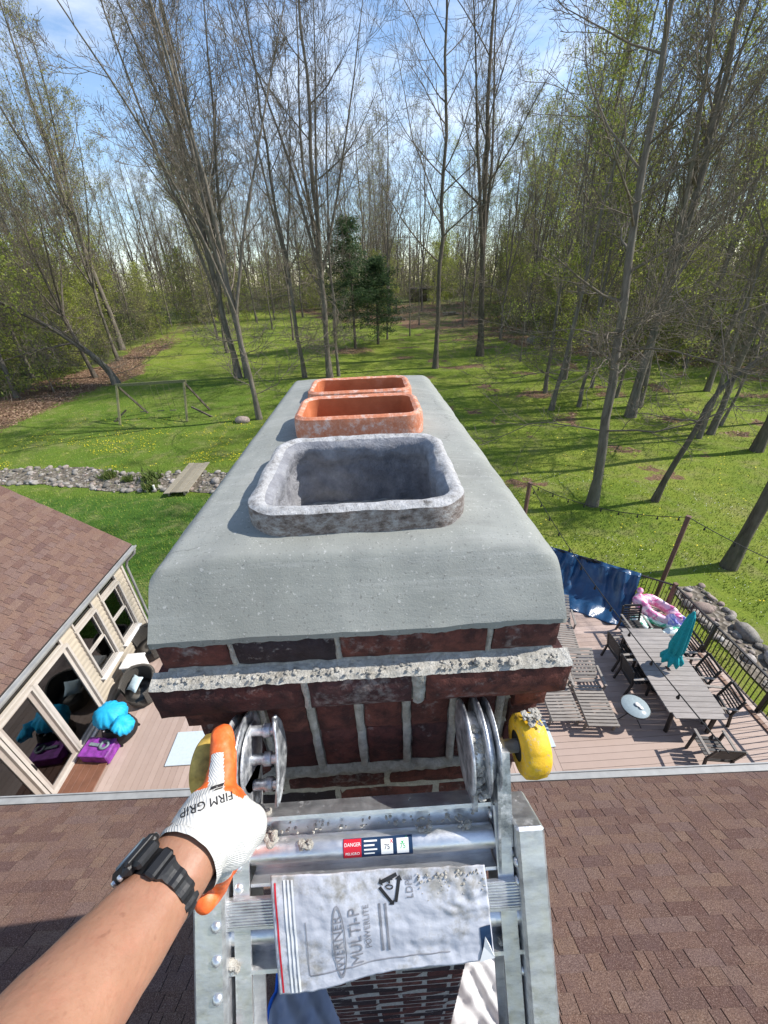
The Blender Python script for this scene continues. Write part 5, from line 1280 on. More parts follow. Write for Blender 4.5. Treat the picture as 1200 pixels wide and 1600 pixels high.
def blue_bundle():
    r = empty('bouncer_seat', (-6.45, 5.90, DECK), 0, 'dark frame holding bright blue cloth bundles by the patio door', 'baby seat'); r.scale = (.9, .9, .9)
    mb = MB()
    def fn(u, v):
        th = u * 2 * math.pi; ph = (v - .5) * math.pi; R = .41 * (1 + .06 * math.cos(th * 17 + 3 * v + 2 * math.sin(th * 3)) * math.cos(ph) + .22 * noise.noise(Vector((math.cos(th) * 1.5, math.sin(th) * 1.5, v * 2.5))) + .07 * noise.noise(Vector((math.cos(th) * 6, math.sin(th) * 6, v * 9))))
        return (-.08 + math.cos(th) * math.cos(ph) * R, .06 + math.sin(th) * math.cos(ph) * R * .85, .72 + math.sin(ph) * .30)
    mb.grid(fn, 64, 22); mb.build('blue_cloth', M['bright_blue'], r)
    mb = MB()
    def fn2(u, v):
        th = u * 2 * math.pi; ph = (v - .5) * math.pi; R = .26 * (1 + .07 * math.cos(th * 13) + .2 * noise.noise(Vector((math.cos(th) * 2, math.sin(th) * 2, v * 4))))
        return (.38 + math.cos(th) * math.cos(ph) * R * .8, -.20 + math.sin(th) * math.cos(ph) * R, .66 + math.sin(ph) * .18 - .10 * math.cos(th))
    mb.grid(fn2, 48, 16); mb.build('blue_cloth', M['bright_blue'], r)
    mb = MB(); mb.lathe((0, 0, 0), [(.40, .05), (.42, .12), (.34, .45), (.30, .5)], 20); mb.build('base', M['black_rubber'], r)
    for k in range(4):
        a = k * 1.57 + .5; mb = MB(); mb.bar((.3 * math.cos(a), .3 * math.sin(a), .42), (.42 * math.cos(a), .42 * math.sin(a), 0), .04); mb.build('leg', M['black_rubber'], r)
    for k in range(5): mb = MB(); a = -2.6 + k * .5; mb.lathe((-.08 + .40 * math.cos(a), .06 + .36 * math.sin(a), .60), [(.001, -.03), (.03, 0), (.001, .03)], 8, caps=False); mb.build('white_pad', M['white_plastic'], r)
blue_bundle()
def purple_box():
    r = empty('toy_box', (-6.64, 5.40, DECK), rad(-6), 'purple and pink printed box in front of the blue bundle', 'box')
    mb = MB(); mb.box((0, 0, .15), (.64, .42, .27), bev=.02); mb.build('body', M['purple'], r)
    mb = MB(); mb.box((0, 0, .305), (.66, .44, .03), bev=.01); mb.build('lid', M['purple'], r)
    q = empty('hose_reel', (-6.60, 5.42, DECK + .325), 0, 'grey handled ring lying on the purple box', 'tool')
    mb = MB(); mb.lathe((.12, 0, .025), [(.06, -.02), (.11, -.02), (.11, .02), (.06, .02), (.06, -.02)], 20, caps=False); mb.build('ring', M['grey_plastic'], q)
    mb = MB(); mb.bar((.02, .0, .02), (-.24, .05, .02), .07, .025, bev=.008); mb.build('handle', M['grey_plastic'], q)
purple_box()
def step():
    r = empty('door_step', (-6.78, 4.7, DECK), 0, 'dark brown plank step below the patio doors', 'step')
    for k in range(5):
        mb = MB(); mb.box((-.32 + k * .16, 0 if k < 4 else -.03, .065), (.154, 1.32 if k < 4 else 1.26, .028), bev=.004); mb.build('plank', M['step_brown'], r)
    mb = MB(); mb.box((0, 0, .026), (.72, 1.2, .048)); mb.build('frame', M['fascia'], r)
step()
mb = MB(); mb.box((-4.35, 5.42, DECK + .02), (1.42, .78, .03), bev=.006); o = mb.build('panel', M['white_panel']); tag(o, 'pale blue-white panel lying on the deck left of the chimney', 'panel', 'pale panels on the deck')
mb = MB(); mb.box((3.25, 5.22, DECK + .02), (1.04, .66, .03), bev=.006); o = mb.build('panel', M['white_panel']); tag(o, 'pale blue-white panel lying on the deck right of the chimney', 'panel', 'pale panels on the deck')

# ------------------------------------------------------------------ string lights on brown posts
P1 = Vector((5.49, 12.42, 3.24)); P2 = Vector((9.25, 9.70, 3.24))
for (p, lb) in ((P1, 'brown post carrying string lights beside the crown, farther one'), (P2, 'brown post carrying string lights at the deck corner')):
    r = empty('light_post', (p.x, p.y, 0), .6, lb, 'post', 'string light posts')
    mb = MB(); mb.box((0, 0, 1.62), (.115, .115, 3.26), bev=.008); mb.build('shaft', M['post_brown'], r)
    mb = MB(); mb.box((0, 0, 3.26), (.135, .135, .035), bev=.01); mb.build('cap', M['post_brown'], r)
    mb = MB(); mb.lathe((.07, 0, 3.12), [(.012, 0), (.012, .03)], 8, axis=(1, 0, 0)); mb.build('hook', M['black_metal'], r)
def string(a, b, sag, n, label):
    r = empty('string_lights', tuple(a), 0, label, 'string lights', 'strings of garden lights')
    pts = [a + (b - a) * t - Vector((0, 0, sag * 4 * t * (1 - t))) for t in (i / 40 for i in range(41))]
    mb = MB(); mb.tube([p - a for p in pts], .012, 5); mb.build('cord', M['black_metal'], r)
    bm_ = MB(); bm_.lathe((0, 0, 0), [(.014, 0), (.016, -.05), (.020, -.055), (.030, -.09), (.026, -.115), (.004, -.13)], 10); me = bm_.mesh('bulb', M['black_rubber'])
    for k in range(n):
        t = (k + .6) / n; p = a + (b - a) * t - Vector((0, 0, sag * 4 * t * (1 - t))); inst('bulb', me, r, p - a)
string(P1, P2, .35, 9, 'string of dark bulbs sagging between the two brown posts')
string(P2, Vector((13.5, 4.2, 3.0)), .45, 9, 'string of bulbs running from the corner post out to the right')
string(P1, Vector((5.15, 3.12, 3.28)), .30, 12, 'string of bulbs crossing above the dining table to the gutter')

# ------------------------------------------------------------------ swing frame and far things on the lawn
def swing_set():
    x0, x1, y = -20.0, -14.7, 33.2; g0 = ground_z(-17, 33)
    r = empty('swing_frame', (-17.3, y, g0), 0, 'old mossy wooden swing frame standing on the left lawn', 'swing set'); O = Vector((-17.3, y, g0)); h = 2.75
    mb = MB(); mb.bar(Vector((x0 - .1, y, g0 + h)) - O, Vector((x1 + .1, y + .2, g0 + h + .05)) - O, .15, .20); mb.build('top_beam', M['pole_old'], r)
    for (x, s) in ((x0, -1), (x1, 1)):
        mb = MB(); mb.bar(Vector((x, y, g0 + h)) - O, Vector((x + .2 * s * 0, y - 1.4, g0)) - O, .14); mb.build('leg', M['pole_old'], r)
        mb = MB(); mb.bar(Vector((x, y, g0 + h)) - O, Vector((x + .9, y + 1.5, g0)) - O, .14); mb.build('leg', M['bark_brown'], r)
        mb = MB(); mb.bar(Vector((x + .1, y - .1, g0 + .8)) - O, Vector((x + (-.9 if s < 0 else 1.7), y - .5, g0 + .0)) - O, .12); mb.build('brace', M['bark_brown'], r)
    for xs in (-18.6, -17.2, -16.2):
        mb = MB(); 
        for s in (-.22, .22): mb.tube([Vector((xs + s, y, g0 + h)) - O, Vector((xs + s, y, g0 + .6)) - O], .012, 5)
        mb.box(Vector((xs, y, g0 + .58)) - O, (.5, .2, .035)); mb.build('swing', M['pole_old'], r)
swing_set()
def shed():
    r = empty('shed', (15.2, 122, gz(122)), .15, 'dark lean-to shed with a pale door far behind the trees', 'shed')
    mb = MB(); mb.box((0, 0, 1.4), (5.5, 4, 2.6)); mb.build('wall', M['bark_brown'], r)
    mb = MB(); mb.box((0, 0, 2.95), (6.1, 4.8, .15), Matrix.Rotation(.08, 3, 'X')); mb.build('roof', M['joist'], r)
    mb = MB(); mb.box((1.9, -2.02, 1.2), (1.2, .08, 2.2)); mb.build('door', M['white_plastic'], r)
shed()
def woodpile(x, y, w, lb):
    r = empty('woodpile', (x, y, gz(y)), .2, lb, 'woodpile', 'woodpiles far on the lawn'); lgm = MB(); lgm.tube([(0, -.5, 0), (0, .5, 0)], .16, 9); lgm = lgm.mesh('log', M['wood_plank'])
    for k in range(9): inst('log', lgm, r, (-w / 2 + (k % 5) * w / 4.5, rng.uniform(-.2, .2), .17 + .28 * (k // 5)), (0, 0, rng.uniform(-.2, .2) + (1.4 if w > 2.5 else 0)))
woodpile(6.6, 85, 2.2, 'low pale woodpile far on the lawn, left of the slender straight tree')
woodpile(17.4, 89, 2.8, 'grey woodpile far on the lawn, right of the slender straight tree')
# ------------------------------------------------------------------ chimney
CZ = 9.7
chim = empty('chimney', (-.033, 1.1, 4.6), 0, 'dark red brick chimney with fresh grey cement crown and three flues', 'chimney')
CO = Vector((-.033, 1.1, 4.6))
X0, X1, Y0, Y1 = -.335, .268, .408, 1.83
FL = [(-.207, .147, .517, .853, -.298), (-.190, .130, .93, 1.145, -.283), (-.200, .137, 1.265, 1.48, -.304)]
def smin(a, b, k):
    h = max(0.0, min(1.0, .5 + .5 * (b - a) / k)); return b * (1 - h) + a * h - k * h * (1 - h)
def crown_z(x, y):
    dx = max(abs(x + .033) - .16, 0); dy = max(.55 - y, y - 1.5, 0)
    z = -.335 - .12 * math.hypot(dx, dy)
    sh = -.366 - .028 * (y - .5) / 1.3
    z = smin(z, -.437 + 1.36 * (y - Y0), .002)
    z = smin(z, sh + 1.15 * (x - X0), .014); z = smin(z, sh - .004 + 1.0 * (X1 - x), .018)
    z = smin(z, -.408 + 1.2 * (Y1 - y), .014)
    # the trowel left the front corners rounded off
    for cx, s in ((X0, 1), (X1, -1)):
        d = s * (x - cx) + (y - Y0); z = smin(z, -.425 + (1.5 if s > 0 else 1.0) * d, .012)
    z += .0022 * fbm((x * 9, y * 9, .5)) + .0006 * fbm((x * 40, y * 26, 2.5)) + .0016 * noise.noise(Vector((x * 4, y * 22, 7)))
    return z
def crown():
    nx, ny = 110, 230; vs = []
    xs = [X0 + (X1 - X0) * i / (nx - 1) for i in range(nx)]; ys = [Y0 + (Y1 - Y0) * j / (ny - 1) for j in range(ny)]
    for y in ys:
        for x in xs:
            e = .003 * fbm((x * 7, y * 7, 11))
            vs.append(Vector((x + (e if x in (xs[0], xs[-1]) else 0), y + (e if y in (ys[0], ys[-1]) else 0), CZ + max(crown_z(x, y), -.441))))
    fs = []
    def hole(x, y):
        for k, (a, b, c, d, _) in enumerate(FL):
            rc = .062 if k == 0 else .045; qx = abs(x - (a + b) / 2) - (b - a) / 2 + rc; qy = abs(y - (c + d) / 2) - (d - c) / 2 + rc
            if math.hypot(max(qx, 0), max(qy, 0)) + min(max(qx, qy), 0) - rc < -.014: return True
        return False
    for j in range(ny - 1):
        for i in range(nx - 1):
            if not hole((xs[i] + xs[i + 1]) / 2, (ys[j] + ys[j + 1]) / 2): fs.append((j * nx + i, j * nx + i + 1, (j + 1) * nx + i + 1, (j + 1) * nx + i))
    mb = MB(); mb.add([v - CO for v in vs], fs, True)
    ring = [j * nx for j in range(ny - 1, 0, -1)] + [i for i in range(nx - 1)] + [j * nx + nx - 1 for j in range(ny - 1)] + [(ny - 1) * nx + i for i in range(nx - 1, 0, -1)]
    low = []
    for k in ring:
        v = vs[k]; rag = .004 * fbm((v.x * 22, v.y * 22, 3)) + .003 * noise.noise(Vector((v.x * 90, v.y * 90, 3)))
        low.append(Vector((v.x, v.y, min(v.z - .002, CZ - .447 + rag))))
    n = len(ring); mb.add([vs[k] - CO for k in ring] + [v - CO for v in low], [(i, n + i, n + (i + 1) % n, (i + 1) % n) for i in range(n)], True)
    mb.build('cement_crown', M['crown'], chim)
crown()
def rr_ring(a, b, c, d, inset, rc, n=112):
    """n points round a rectangle with round corners"""
    a, b, c, d = a + inset, b - inset, c + inset, d - inset; rc = max(.012, min(rc, (b - a) / 2 - .001, (d - c) / 2 - .001))
    seg = []; per = 0; pts = []
    cor = [(b - rc, d - rc, 0), (a + rc, d - rc, 90), (a + rc, c + rc, 180), (b - rc, c + rc, 270)]
    L = [(math.pi / 2 * rc)] * 4; S = [(b - a - 2 * rc), (d - c - 2 * rc)] * 2; tot = sum(L) + sum(S)
    for k in range(n):
        t = k / n * tot
        for q in range(4):
            if t < L[q]:
                an = rad(cor[q][2]) + t / rc; pts.append((cor[q][0] + rc * math.cos(an), cor[q][1] + rc * math.sin(an))); break
            t -= L[q]
            if t < S[q]:
                e = rad(cor[q][2] + 90); f = rad(cor[q][2] + 180)
                pts.append((cor[q][0] + rc * math.cos(e) + t * math.cos(f), cor[q][1] + rc * math.sin(e) + t * math.sin(f))); break
            t -= S[q]
    while len(pts) < n: pts.append(pts[-1])
    return pts
def flue(k, rect, wall, rc, m_out, m_rim, m_in, rough, lump, label):
    a, b, c, d, rim = rect; n = 112
    def ringv(inset, z, seed, amp, zamp):
        o = []
        for (x, y) in rr_ring(a, b, c, d, inset, rc - inset * .8, n):
            q = amp * fbm((x * 20, y * 20, seed + z * 16)); cx, cy = (a + b) / 2, (c + d) / 2; l = math.hypot(x - cx, y - cy)
            o.append(Vector((x + (x - cx) / l * q, y + (y - cy) / l * q, CZ + z + zamp * fbm((x * 17, y * 17, seed + 20)))) - CO)
        return o
    def loft(rings, mat, name, parent):
        mb = MB(); vs = [v for r in rings for v in r]; m_ = len(rings)
        mb.add(vs, [(i * n + j, i * n + (j + 1) % n, (i + 1) * n + (j + 1) % n, (i + 1) * n + j) for i in range(m_ - 1) for j in range(n)], True)
        return mb.build(name, mat, parent)
    top_o = ringv(.002, rim - .004, k, rough, rough * 1.3); top_i = ringv(wall, rim - .003, k + 5, rough * 1.4, rough * 1.3)
    body = loft([ringv(0, -.42, k, .001, 0), ringv(0, -.36, k, rough, 0), ringv(0, rim - .022, k, rough, rough * .5), top_o], m_out, 'clay_flue', chim); tag(body, label)
    loft([top_o, ringv(.008, rim, k, rough, rough), ringv(wall * .5, rim + .002, k + 2, rough, rough), ringv(wall - .006, rim, k + 4, rough, rough), top_i], m_rim, 'rim', body)
    zs = [rim - .003 - t for t in [k * .009 for k in range(34)] + [.32, .36, .40, .5, .65, .85]]
    rs = [top_i]
    for i, z in enumerate(zs[1:]):
        r_ = ringv(wall + lump * .4, z, k + 5, lump, 0)
        if lump > .004:      # crusts of refractory mortar, thickest in a ragged band under the rim
            for q_ in range(n):
                v_ = r_[q_]; cx_ = (a + b) / 2 - CO.x; cy_ = (c + d) / 2 - CO.y; dv = Vector((v_.x - cx_, v_.y - cy_, 0)).normalized()
                e_ = .006 * max(0, noise.noise(Vector((v_.x * 42, v_.y * 42, z * 42)))) + .0035 * noise.noise(Vector((v_.x * 110, v_.y * 110, z * 110)))
                e_ += .009 * (1 - sstep(.035, .055, (rim - z) + .02 * noise.noise(Vector((v_.x * 22, v_.y * 22, 3))))) * sstep(.0, .012, rim - z)
                r_[q_] = v_ - dv * e_
        rs.append(r_)
    mb_end = [r for r in rs]
    loft(mb_end, m_in, 'lining', body)
flue(1, FL[0], .026, .062, M['rim_stain'], M['rim_grey'], M['coating'], .0026, .0075, 'nearest flue, thickly coated in rough grey refractory mortar')
flue(2, FL[1], .021, .045, M['clay_rim'], M['clay_rim'], M['clay'], .0010, .0012, 'middle terracotta flue')
flue(3, FL[2], .021, .045, M['clay_rim'], M['clay_rim'], M['clay'], .0010, .0012, 'farthest terracotta flue')
# --- bricks
def hero_brick(w, h, d, seed, mat):
    """a rough brick with worn edges, front face at y=0 and body behind it"""
    nu, nv = max(5, int(w / .012)), max(4, int(h / .012)); mb = MB()
    def face(u, v):
        x = (u - .5) * w; z = (v - .5) * h
        e = min(min(u, 1 - u) * w, min(v, 1 - v) * h); r = .006
        dep = 0 if e > r else (r - math.sqrt(max(0, r * r - (r - e) ** 2)))
        q = .0018 * fbm((x * 38 + seed * 3, z * 38, seed)) + .0022 * max(0, noise.noise(Vector((x * 60 + seed, z * 60, seed * 2))) - .25)
        jx = .0022 * noise.noise(Vector((z * 45, seed, 3 + (u > .5)))) * (1 if e < .008 else 0); jz = .0018 * noise.noise(Vector((x * 45, seed, 8 + (v > .5)))) * (1 if e < .008 else 0)
        return (x + jx, dep - q, z + jz)
    vs = [face(i / (nu - 1), j / (nv - 1)) for j in range(nv) for i in range(nu)]
    mb.add(vs, [(j * nu + i, j * nu + i + 1, (j + 1) * nu + i + 1, (j + 1) * nu + i) for j in range(nv - 1) for i in range(nu - 1)], True)
    ring = [i for i in range(nu)] + [j * nu + nu - 1 for j in range(1, nv)] + [(nv - 1) * nu + i for i in range(nu - 2, -1, -1)] + [j * nu for j in range(nv - 2, 0, -1)]
    n = len(ring); mb.add([vs[k] for k in ring] + [(vs[k][0], d, vs[k][2]) for k in ring], [(i, n + i, n + (i + 1) % n, (i + 1) % n) for i in range(n)])
    return mb.mesh('brick', mat)
nb = [0]
def fbrick(xa, xb, za, zb, y, dark=False):
    nb[0] += 1; me = hero_brick(xb - xa, zb - za, .085, nb[0] * 1.7, M['brick_dark'] if dark else M['brick'])
    inst('brick', me, chim, Vector(((xa + xb) / 2, y, CZ + (za + zb) / 2)) - CO, (rng.uniform(-.012, .012), rng.uniform(-.012, .012), rng.uniform(-.015, .015)))
for (a, b, dk) in ((-.333, -.230, 0), (-.221, -.073, 1), (-.064, .156, 0), (.166, .266, 0)): fbrick(a, b, -.500, -.440, .409, dk)
for (a, b) in ((-.352, -.128), (-.117, .040), (.062, .285)): fbrick(a, b, -.578, -.517, .383)
for i in range(5):                                   # upright bricks in the recessed panel
    xa = -.206 + i * .083; fbrick(xa, xa + .066, -.702, -.583, .421); fbrick(xa + .001, xa + .067, -.820, -.704, .422)
for (za, zb, o) in ((-.642, -.585, .0), (-.712, -.653, .014), (-.784, -.722, .024), (-.853, -.794, .024)):
    fbrick(-.336 + o, -.232, za, zb, .407 + o * .5); fbrick(.218, .272 - o * .6, za, zb, .407 + o * .5)
# regular courses below
UBR = []
for k in range(5):
    mb = MB(); mb.box((0, 0, 0), (1, 1, 1), bev=.04); r_ = random.Random(k)
    mb.v = [(x + r_.uniform(-.006, .006), y + r_.uniform(-.02, .02), z + r_.uniform(-.03, .03)) for (x, y, z) in mb.v]; UBR.append(mb.mesh('brick', M['brick'] if k else M['brick_dark']))
SX0, SX1, SY0, SY1 = -.318, .252, .432, 1.80
rest_v, rest_f = [], []; bv = 0
src = [(np.array([v.co for v in m.vertices]), [tuple(p.vertices) for p in m.polygons]) for m in UBR]
joined = MB()
zt = -.862; course = 0
while CZ + zt - .057 > 4.35:
    zc_ = zt - .0285; x = SX0 - (.0 if course % 2 else .106); near_hero = course < 4
    while x < SX1 - .01:
        xa, xb = max(x, SX0), min(x + .200, SX1)
        if xb - xa > .02:
            if near_hero: fbrick(xa, xb, zt - .057, zt, SY0 - .005, rng.random() < .2)
            else: inst('brick', UBR[rng.randrange(5)], chim, Vector(((xa + xb) / 2, SY0 + .0442 + rng.uniform(-.0006, .0004), CZ + zc_)) - CO, (0, rng.uniform(-.01, .01), rng.uniform(-.01, .01)), (xb - xa, .09, .057))
        x += .2105
    # both long sides and the back
    y = SY0 + .095 - (.1 if course % 2 else 0)
    while y < SY1:
        ya, yb = max(y, SY0 + .093), min(y + .20, SY1)
        if yb - ya > .02:
            for sx in (SX0 + .045, SX1 - .045): joined.box((sx + rng.uniform(-.003, .003) - CO.x, (ya + yb) / 2 - CO.y, CZ + zc_ - CO.z), (.09, yb - ya, .057), bev=.004)
        y += .2105
    x = SX0 + .095
    while x < SX1 - .095:
        xb = min(x + .2, SX1 - .095)
        if xb - x > .02: joined.box(((x + xb) / 2 - CO.x, SY1 - .045 - CO.y, CZ + zc_ - CO.z), (xb - x, .09, .057), bev=.004)
        x += .2105
    zt -= .0665; course += 1
# the upper courses on the sides and back
for (za, zb, ex) in ((-.500, -.443, .0), (-.578, -.517, .018), (-.642, -.585, 0), (-.712, -.653, -.006), (-.780, -.722, -.012), (-.834, -.790, -.014)):
    y = .50
    while y < 1.80:
        for sx in (X0 + .045 - ex, X1 - .045 + ex): joined.box((sx - CO.x, y + .1 - CO.y, CZ + (za + zb) / 2 - CO.z), (.09, .2, zb - za), bev=.004)
        y += .2105
    for k in range(3): joined.box((-.23 + k * .2 - CO.x, 1.785 + ex - CO.y, CZ + (za + zb) / 2 - CO.z), (.19, .09, zb - za), bev=.004)
joined.build('brickwork', M['brick'], chim, kind='stuff')
def mortar_parts():
    mb = MB(); mb.box(((SX0 + SX1) / 2 - CO.x, (SY0 + SY1) / 2 - .0005 - CO.y, (4.3 + CZ - .85) / 2 - CO.z), (SX1 - SX0 - .006, SY1 - SY0 - .002, CZ - .85 - 4.3))
    # front filling of the upper courses, a little behind the brick faces
    prof = [(-.440, .419), (-.502, .420), (-.508, .400), (-.516, .394), (-.580, .394), (-.584, .434), (-.640, .433), (-.818, .433), (-.826, .430), (-.858, .431), (-.866, .442)]
    zz = []
    for (z0, y0), (z1, y1) in zip(prof[:-1], prof[1:]):
        m_ = max(1, int(abs(z1 - z0) / .006))
        for i in range(m_): zz.append((z0 + (z1 - z0) * i / m_, y0 + (y1 - y0) * i / m_))
    zz.append(prof[-1])
    def fn(u, v):
        z, y = zz[int(round(v * (len(zz) - 1)))]; xm = .012 if -.58 < z < -.51 else 0
        x = X0 + .006 - xm + (X1 - X0 - .012 + 2 * xm) * u
        return (x - CO.x, y + .0022 * fbm((x * 50, z * 50, 1)) - CO.y, CZ + z - CO.z)
    mb.grid(fn, 120, len(zz))
    mb.box(((X0 + X1) / 2 - CO.x, 1.12 - CO.y, CZ - .64 - CO.z), (X1 - X0 - .03, 1.32, .38))
    mb.build('mortar', M['mortar'], chim)
    # the crumbly bed spread on the projecting course
    lg = MB()
    def fl(u, v):
        x = -.350 + .634 * u; t = v
        y = .4125 - .0265 * t; z = -.504 - .007 * t - .003 * sstep(.8, 1, t)
        r_ = fbm((x * 45, t * 2.2, 4)); z += .0016 * r_ * sstep(0, .2, t); y += (.0022 * fbm((x * 30, 2, 1)) + .0015 * noise.noise(Vector((x * 120, t * 3, 0)))) * sstep(.3, 1, t)
        return (x - CO.x, y - CO.y, CZ + z - CO.z)
    lg.grid(fl, 200, 14); lg.build('mortar_bed', M['mortar'], chim)
    lg = MB()
    def f2(u, v):
        x = -.30 + .53 * u; y = .428 - .009 * math.sin(v * math.pi) + .003 * fbm((x * 40, v * 2, 4)); z = -.820 - .040 * v + .004 * fbm((x * 28, v, 9))
        return (x - CO.x, y - CO.y, CZ + z - CO.z)
    lg.grid(f2, 140, 9); lg.build('mortar_bed', M['mortar'], chim)
    # squeezed-out vertical joints
    for (x, z0, z1, y, w) in ((-.226, -.50, -.44, .413, .010), (-.069, -.50, -.44, .413, .010), (.161, -.50, -.44, .413, .011), (-.122, -.578, -.514, .386, .011), (.051, -.578, -.514, .3845, .020)) + tuple((-.1315 + i * .083, -.822, -.583, .4205, .0145) for i in range(4)) + ((-.217, -.822, -.583, .4205, .012), (.2, -.822, -.583, .4205, .014)):
        j = MB()
        def fj(u, v, x=x, z0=z0, z1=z1, y=y, w=w):
            z = z0 + (z1 - z0) * v; ww = w * (1 + .25 * noise.noise(Vector((z * 40, x * 9, 2))))
            return (x + (u - .5) * ww + .0015 * noise.noise(Vector((z * 30, x, 5))) - CO.x, y + .004 * (abs(u - .5) * 2) ** 2 + .0012 * fbm((x * 60 + u, z * 60, 6)) - CO.y, CZ + z - CO.z)
        j.grid(fj, 6, 26); j.build('mortar_joint', M['mortar'], chim)
mortar_parts()
def crumbs(name, spots, mat, label, cat):
    rs = np.random.RandomState(4); Vs, Fs, base = [], [], 0
    srcs = [(np.array([v.co for v in m.vertices]), np.array([p.vertices[:] for p in m.polygons])) for m in STONES]
    for (x, y, z, s) in spots:
        v, f = srcs[rs.randint(9)]; a = rs.uniform(0, 6.28); c_, s_ = math.cos(a), math.sin(a)
        vv = v * rs.uniform(.7, 1.2, 3) * (1 + rs.normal(0, .10, (len(v), 1)))
        Vs.append(vv @ np.array([[c_, -s_, 0], [s_, c_, 0], [0, 0, 1]]).T * s + [x, y, z]); Fs.append(f + base); base += len(v)
    o = bpy.data.objects.new(name, mesh_np(name, np.concatenate(Vs), np.concatenate(Fs), mat)); link(o); return tag(o, label, cat, kind='stuff')
sp = [(rng.uniform(-.34, .27), rng.uniform(.389, .405), CZ - .507 + rng.uniform(0, .002), rng.uniform(.001, .0035)) for _ in range(170)] + [(.14, .395, CZ - .500, .007), (.19, .39, CZ - .503, .006), (-.02, .388, CZ - .510, .006)]
crumbs('mortar_crumbs', sp, M['mortar'], 'pale mortar crumbs lying on the projecting brick course', 'crumbs')
# drop cloths on the roof round the chimney foot
def cloth(x0, x1, y0, y1, mat, label, seed, hem=False):
    mb = MB()
    def fn(u, v):
        x = x0 + (x1 - x0) * u + .05 * noise.noise(Vector((v * 5, seed, u))); y = y0 + (y1 - y0) * v + .05 * noise.noise(Vector((u * 5, seed, 3)))
        f = .05 + .06 * noise.noise(Vector((x * 5 + seed, y * 3 - x * 3, seed))) + .03 * math.sin((x * 1.4 + y) * 22 + 3 * noise.noise(Vector((x * 3, y * 3, seed))))
        f += .028 * noise.noise(Vector((x * 14, y * 14, seed)))
        return (x, y, roof_z(y) + .02 + max(f, .0))
    mb.grid(fn, 60, 60); o = mb.build('drop_cloth', mat); tag(o, label, 'drop cloth', 'drop cloths at the chimney foot')
    o.modifiers.new('thick', 'SOLIDIFY').thickness = .003
    if hem:
        hm = MB(); pts = [Vector(fn(0, t / 20)) + Vector((.012, 0, .012)) for t in range(21)]; hm.tube(pts, (.02, .006) and .014, 6); hm.build('hem', M['cloth_blue'], o)
cloth(-1.08, -.34, .2, 1.35, M['cloth_grey'], 'grey-blue drop cloth with a bright blue hem left of the chimney foot', 2.0, True)
cloth(.27, .98, .25, 1.5, M['cloth_white'], 'crumpled white drop cloth right of the chimney foot', 5.0)
# ------------------------------------------------------------------ ladder
LH = Vector((-.037, .34, CZ - .66)); LD = Vector((0, -.574, -.819)).normalized(); LN = Vector((0, -.819, .574)).normalized()
lad = empty('ladder', tuple(LH), 0, 'worn aluminium folding ladder with yellow hinge knobs leaning on the chimney', 'ladder')
LR = Matrix((Vector((1, 0, 0)), LD, LN)).transposed()       # columns: x, down the ladder, towards the climber
if LR.determinant() < 0: LR = Matrix((Vector((1, 0, 0)), LD, LN)).transposed()
def LP(x, u, v): return Vector((x + .037, 0, 0)) + LD * u + LN * v      # local to the ladder empty, x in world metres
def lbox(mb, x0, x1, u0, u1, v0, v1, bev=0.0):
    c = LP((x0 + x1) / 2, (u0 + u1) / 2, (v0 + v1) / 2)
    R = Matrix((Vector((1, 0, 0)), LD, LN)).transposed()
    return mb.box(c, (x1 - x0, u1 - u0, v1 - v0), R, bev)
ULEN = 3.58
def rail(x0, x1, u0, name, v0=-.045, v1=.03, open_in=0):
    mb = MB(); t = .004
    # C-channel: web and two flanges
    if open_in > 0:   # flanges point to +x
        lbox(mb, x0, x0 + t, u0, ULEN, v0, v1); lbox(mb, x0 + t, x1, u0, ULEN, v1 - t, v1); lbox(mb, x0 + t, x1, u0, ULEN, v0, v0 + t)
    elif open_in < 0:
        lbox(mb, x1 - t, x1, u0, ULEN, v0, v1); lbox(mb, x0, x1 - t, u0, ULEN, v1 - t, v1); lbox(mb, x0, x1 - t, u0, ULEN, v0, v0 + t)
    else: lbox(mb, x0, x1, u0, ULEN, v0, v1, .004)
    return mb.build(name, M['alu'], lad)
rail(.154, .178, .062, 'inner_rail', -.05, .018, -1); rail(-.243, -.219, .062, 'inner_rail', -.05, .018, 1)
ro = rail(.182, .224, .086, 'outer_rail', -.055, .036, 0); rl = rail(-.296, -.250, .100, 'outer_rail', -.055, .036, 0)
riv = MB(); riv.lathe((0, 0, 0), [(.0065, 0), (.006, .0025), (.003, .004), (.0005, .0042)], 10, axis=(-1, 0, 0)); rivm = riv.mesh('rivet', M['alu'])
rq = Matrix((Vector((1, 0, 0)), LD, LN)).transposed().to_euler()
for (x, u, v) in ((.1815, .14, .005), (.1815, .14, .025), (.1815, .165, .0), (.1815, .168, .022), (.1815, .30, .012), (.1535, .085, .0), (.1535, .11, .004)): inst('rivet', rivm, lad, LP(x, u, v))
riv2 = MB(); riv2.lathe((0, 0, 0), [(.0075, 0), (.007, .0025), (.004, .0045), (.0005, .005)], 10, axis=tuple(LN)); rivm2 = riv2.mesh('rivet', M['alu'])
for u in (.075, .10, .125, .155, .19, .235, .285, .33, .40): inst('rivet', rivm2, lad, LP(-.235 if u < .16 else -.262, u, .018 if u < .16 else .036))
def rung(x0, x1, u, name):
    """a D-rung: back plate with a lip, round tube, ribbed tread"""
    mb = MB(); lbox(mb, x0, x1, u - .050, u + .040, -.020, -.016); lbox(mb, x0, x1, u - .056, u - .050, -.024, .010); lbox(mb, x0, x1, u + .036, u + .041, -.016, .012)
    mb.tube([LP(x0, u, -.002), LP(x1, u, -.002)], .0165, 16); r = mb.build(name, M['alu'], lad)
    return r
rung(-.219, .154, .118, 'rung')
for k in range(1, 11): rung(-.219, .154, .158 + .335 * k, 'rung')
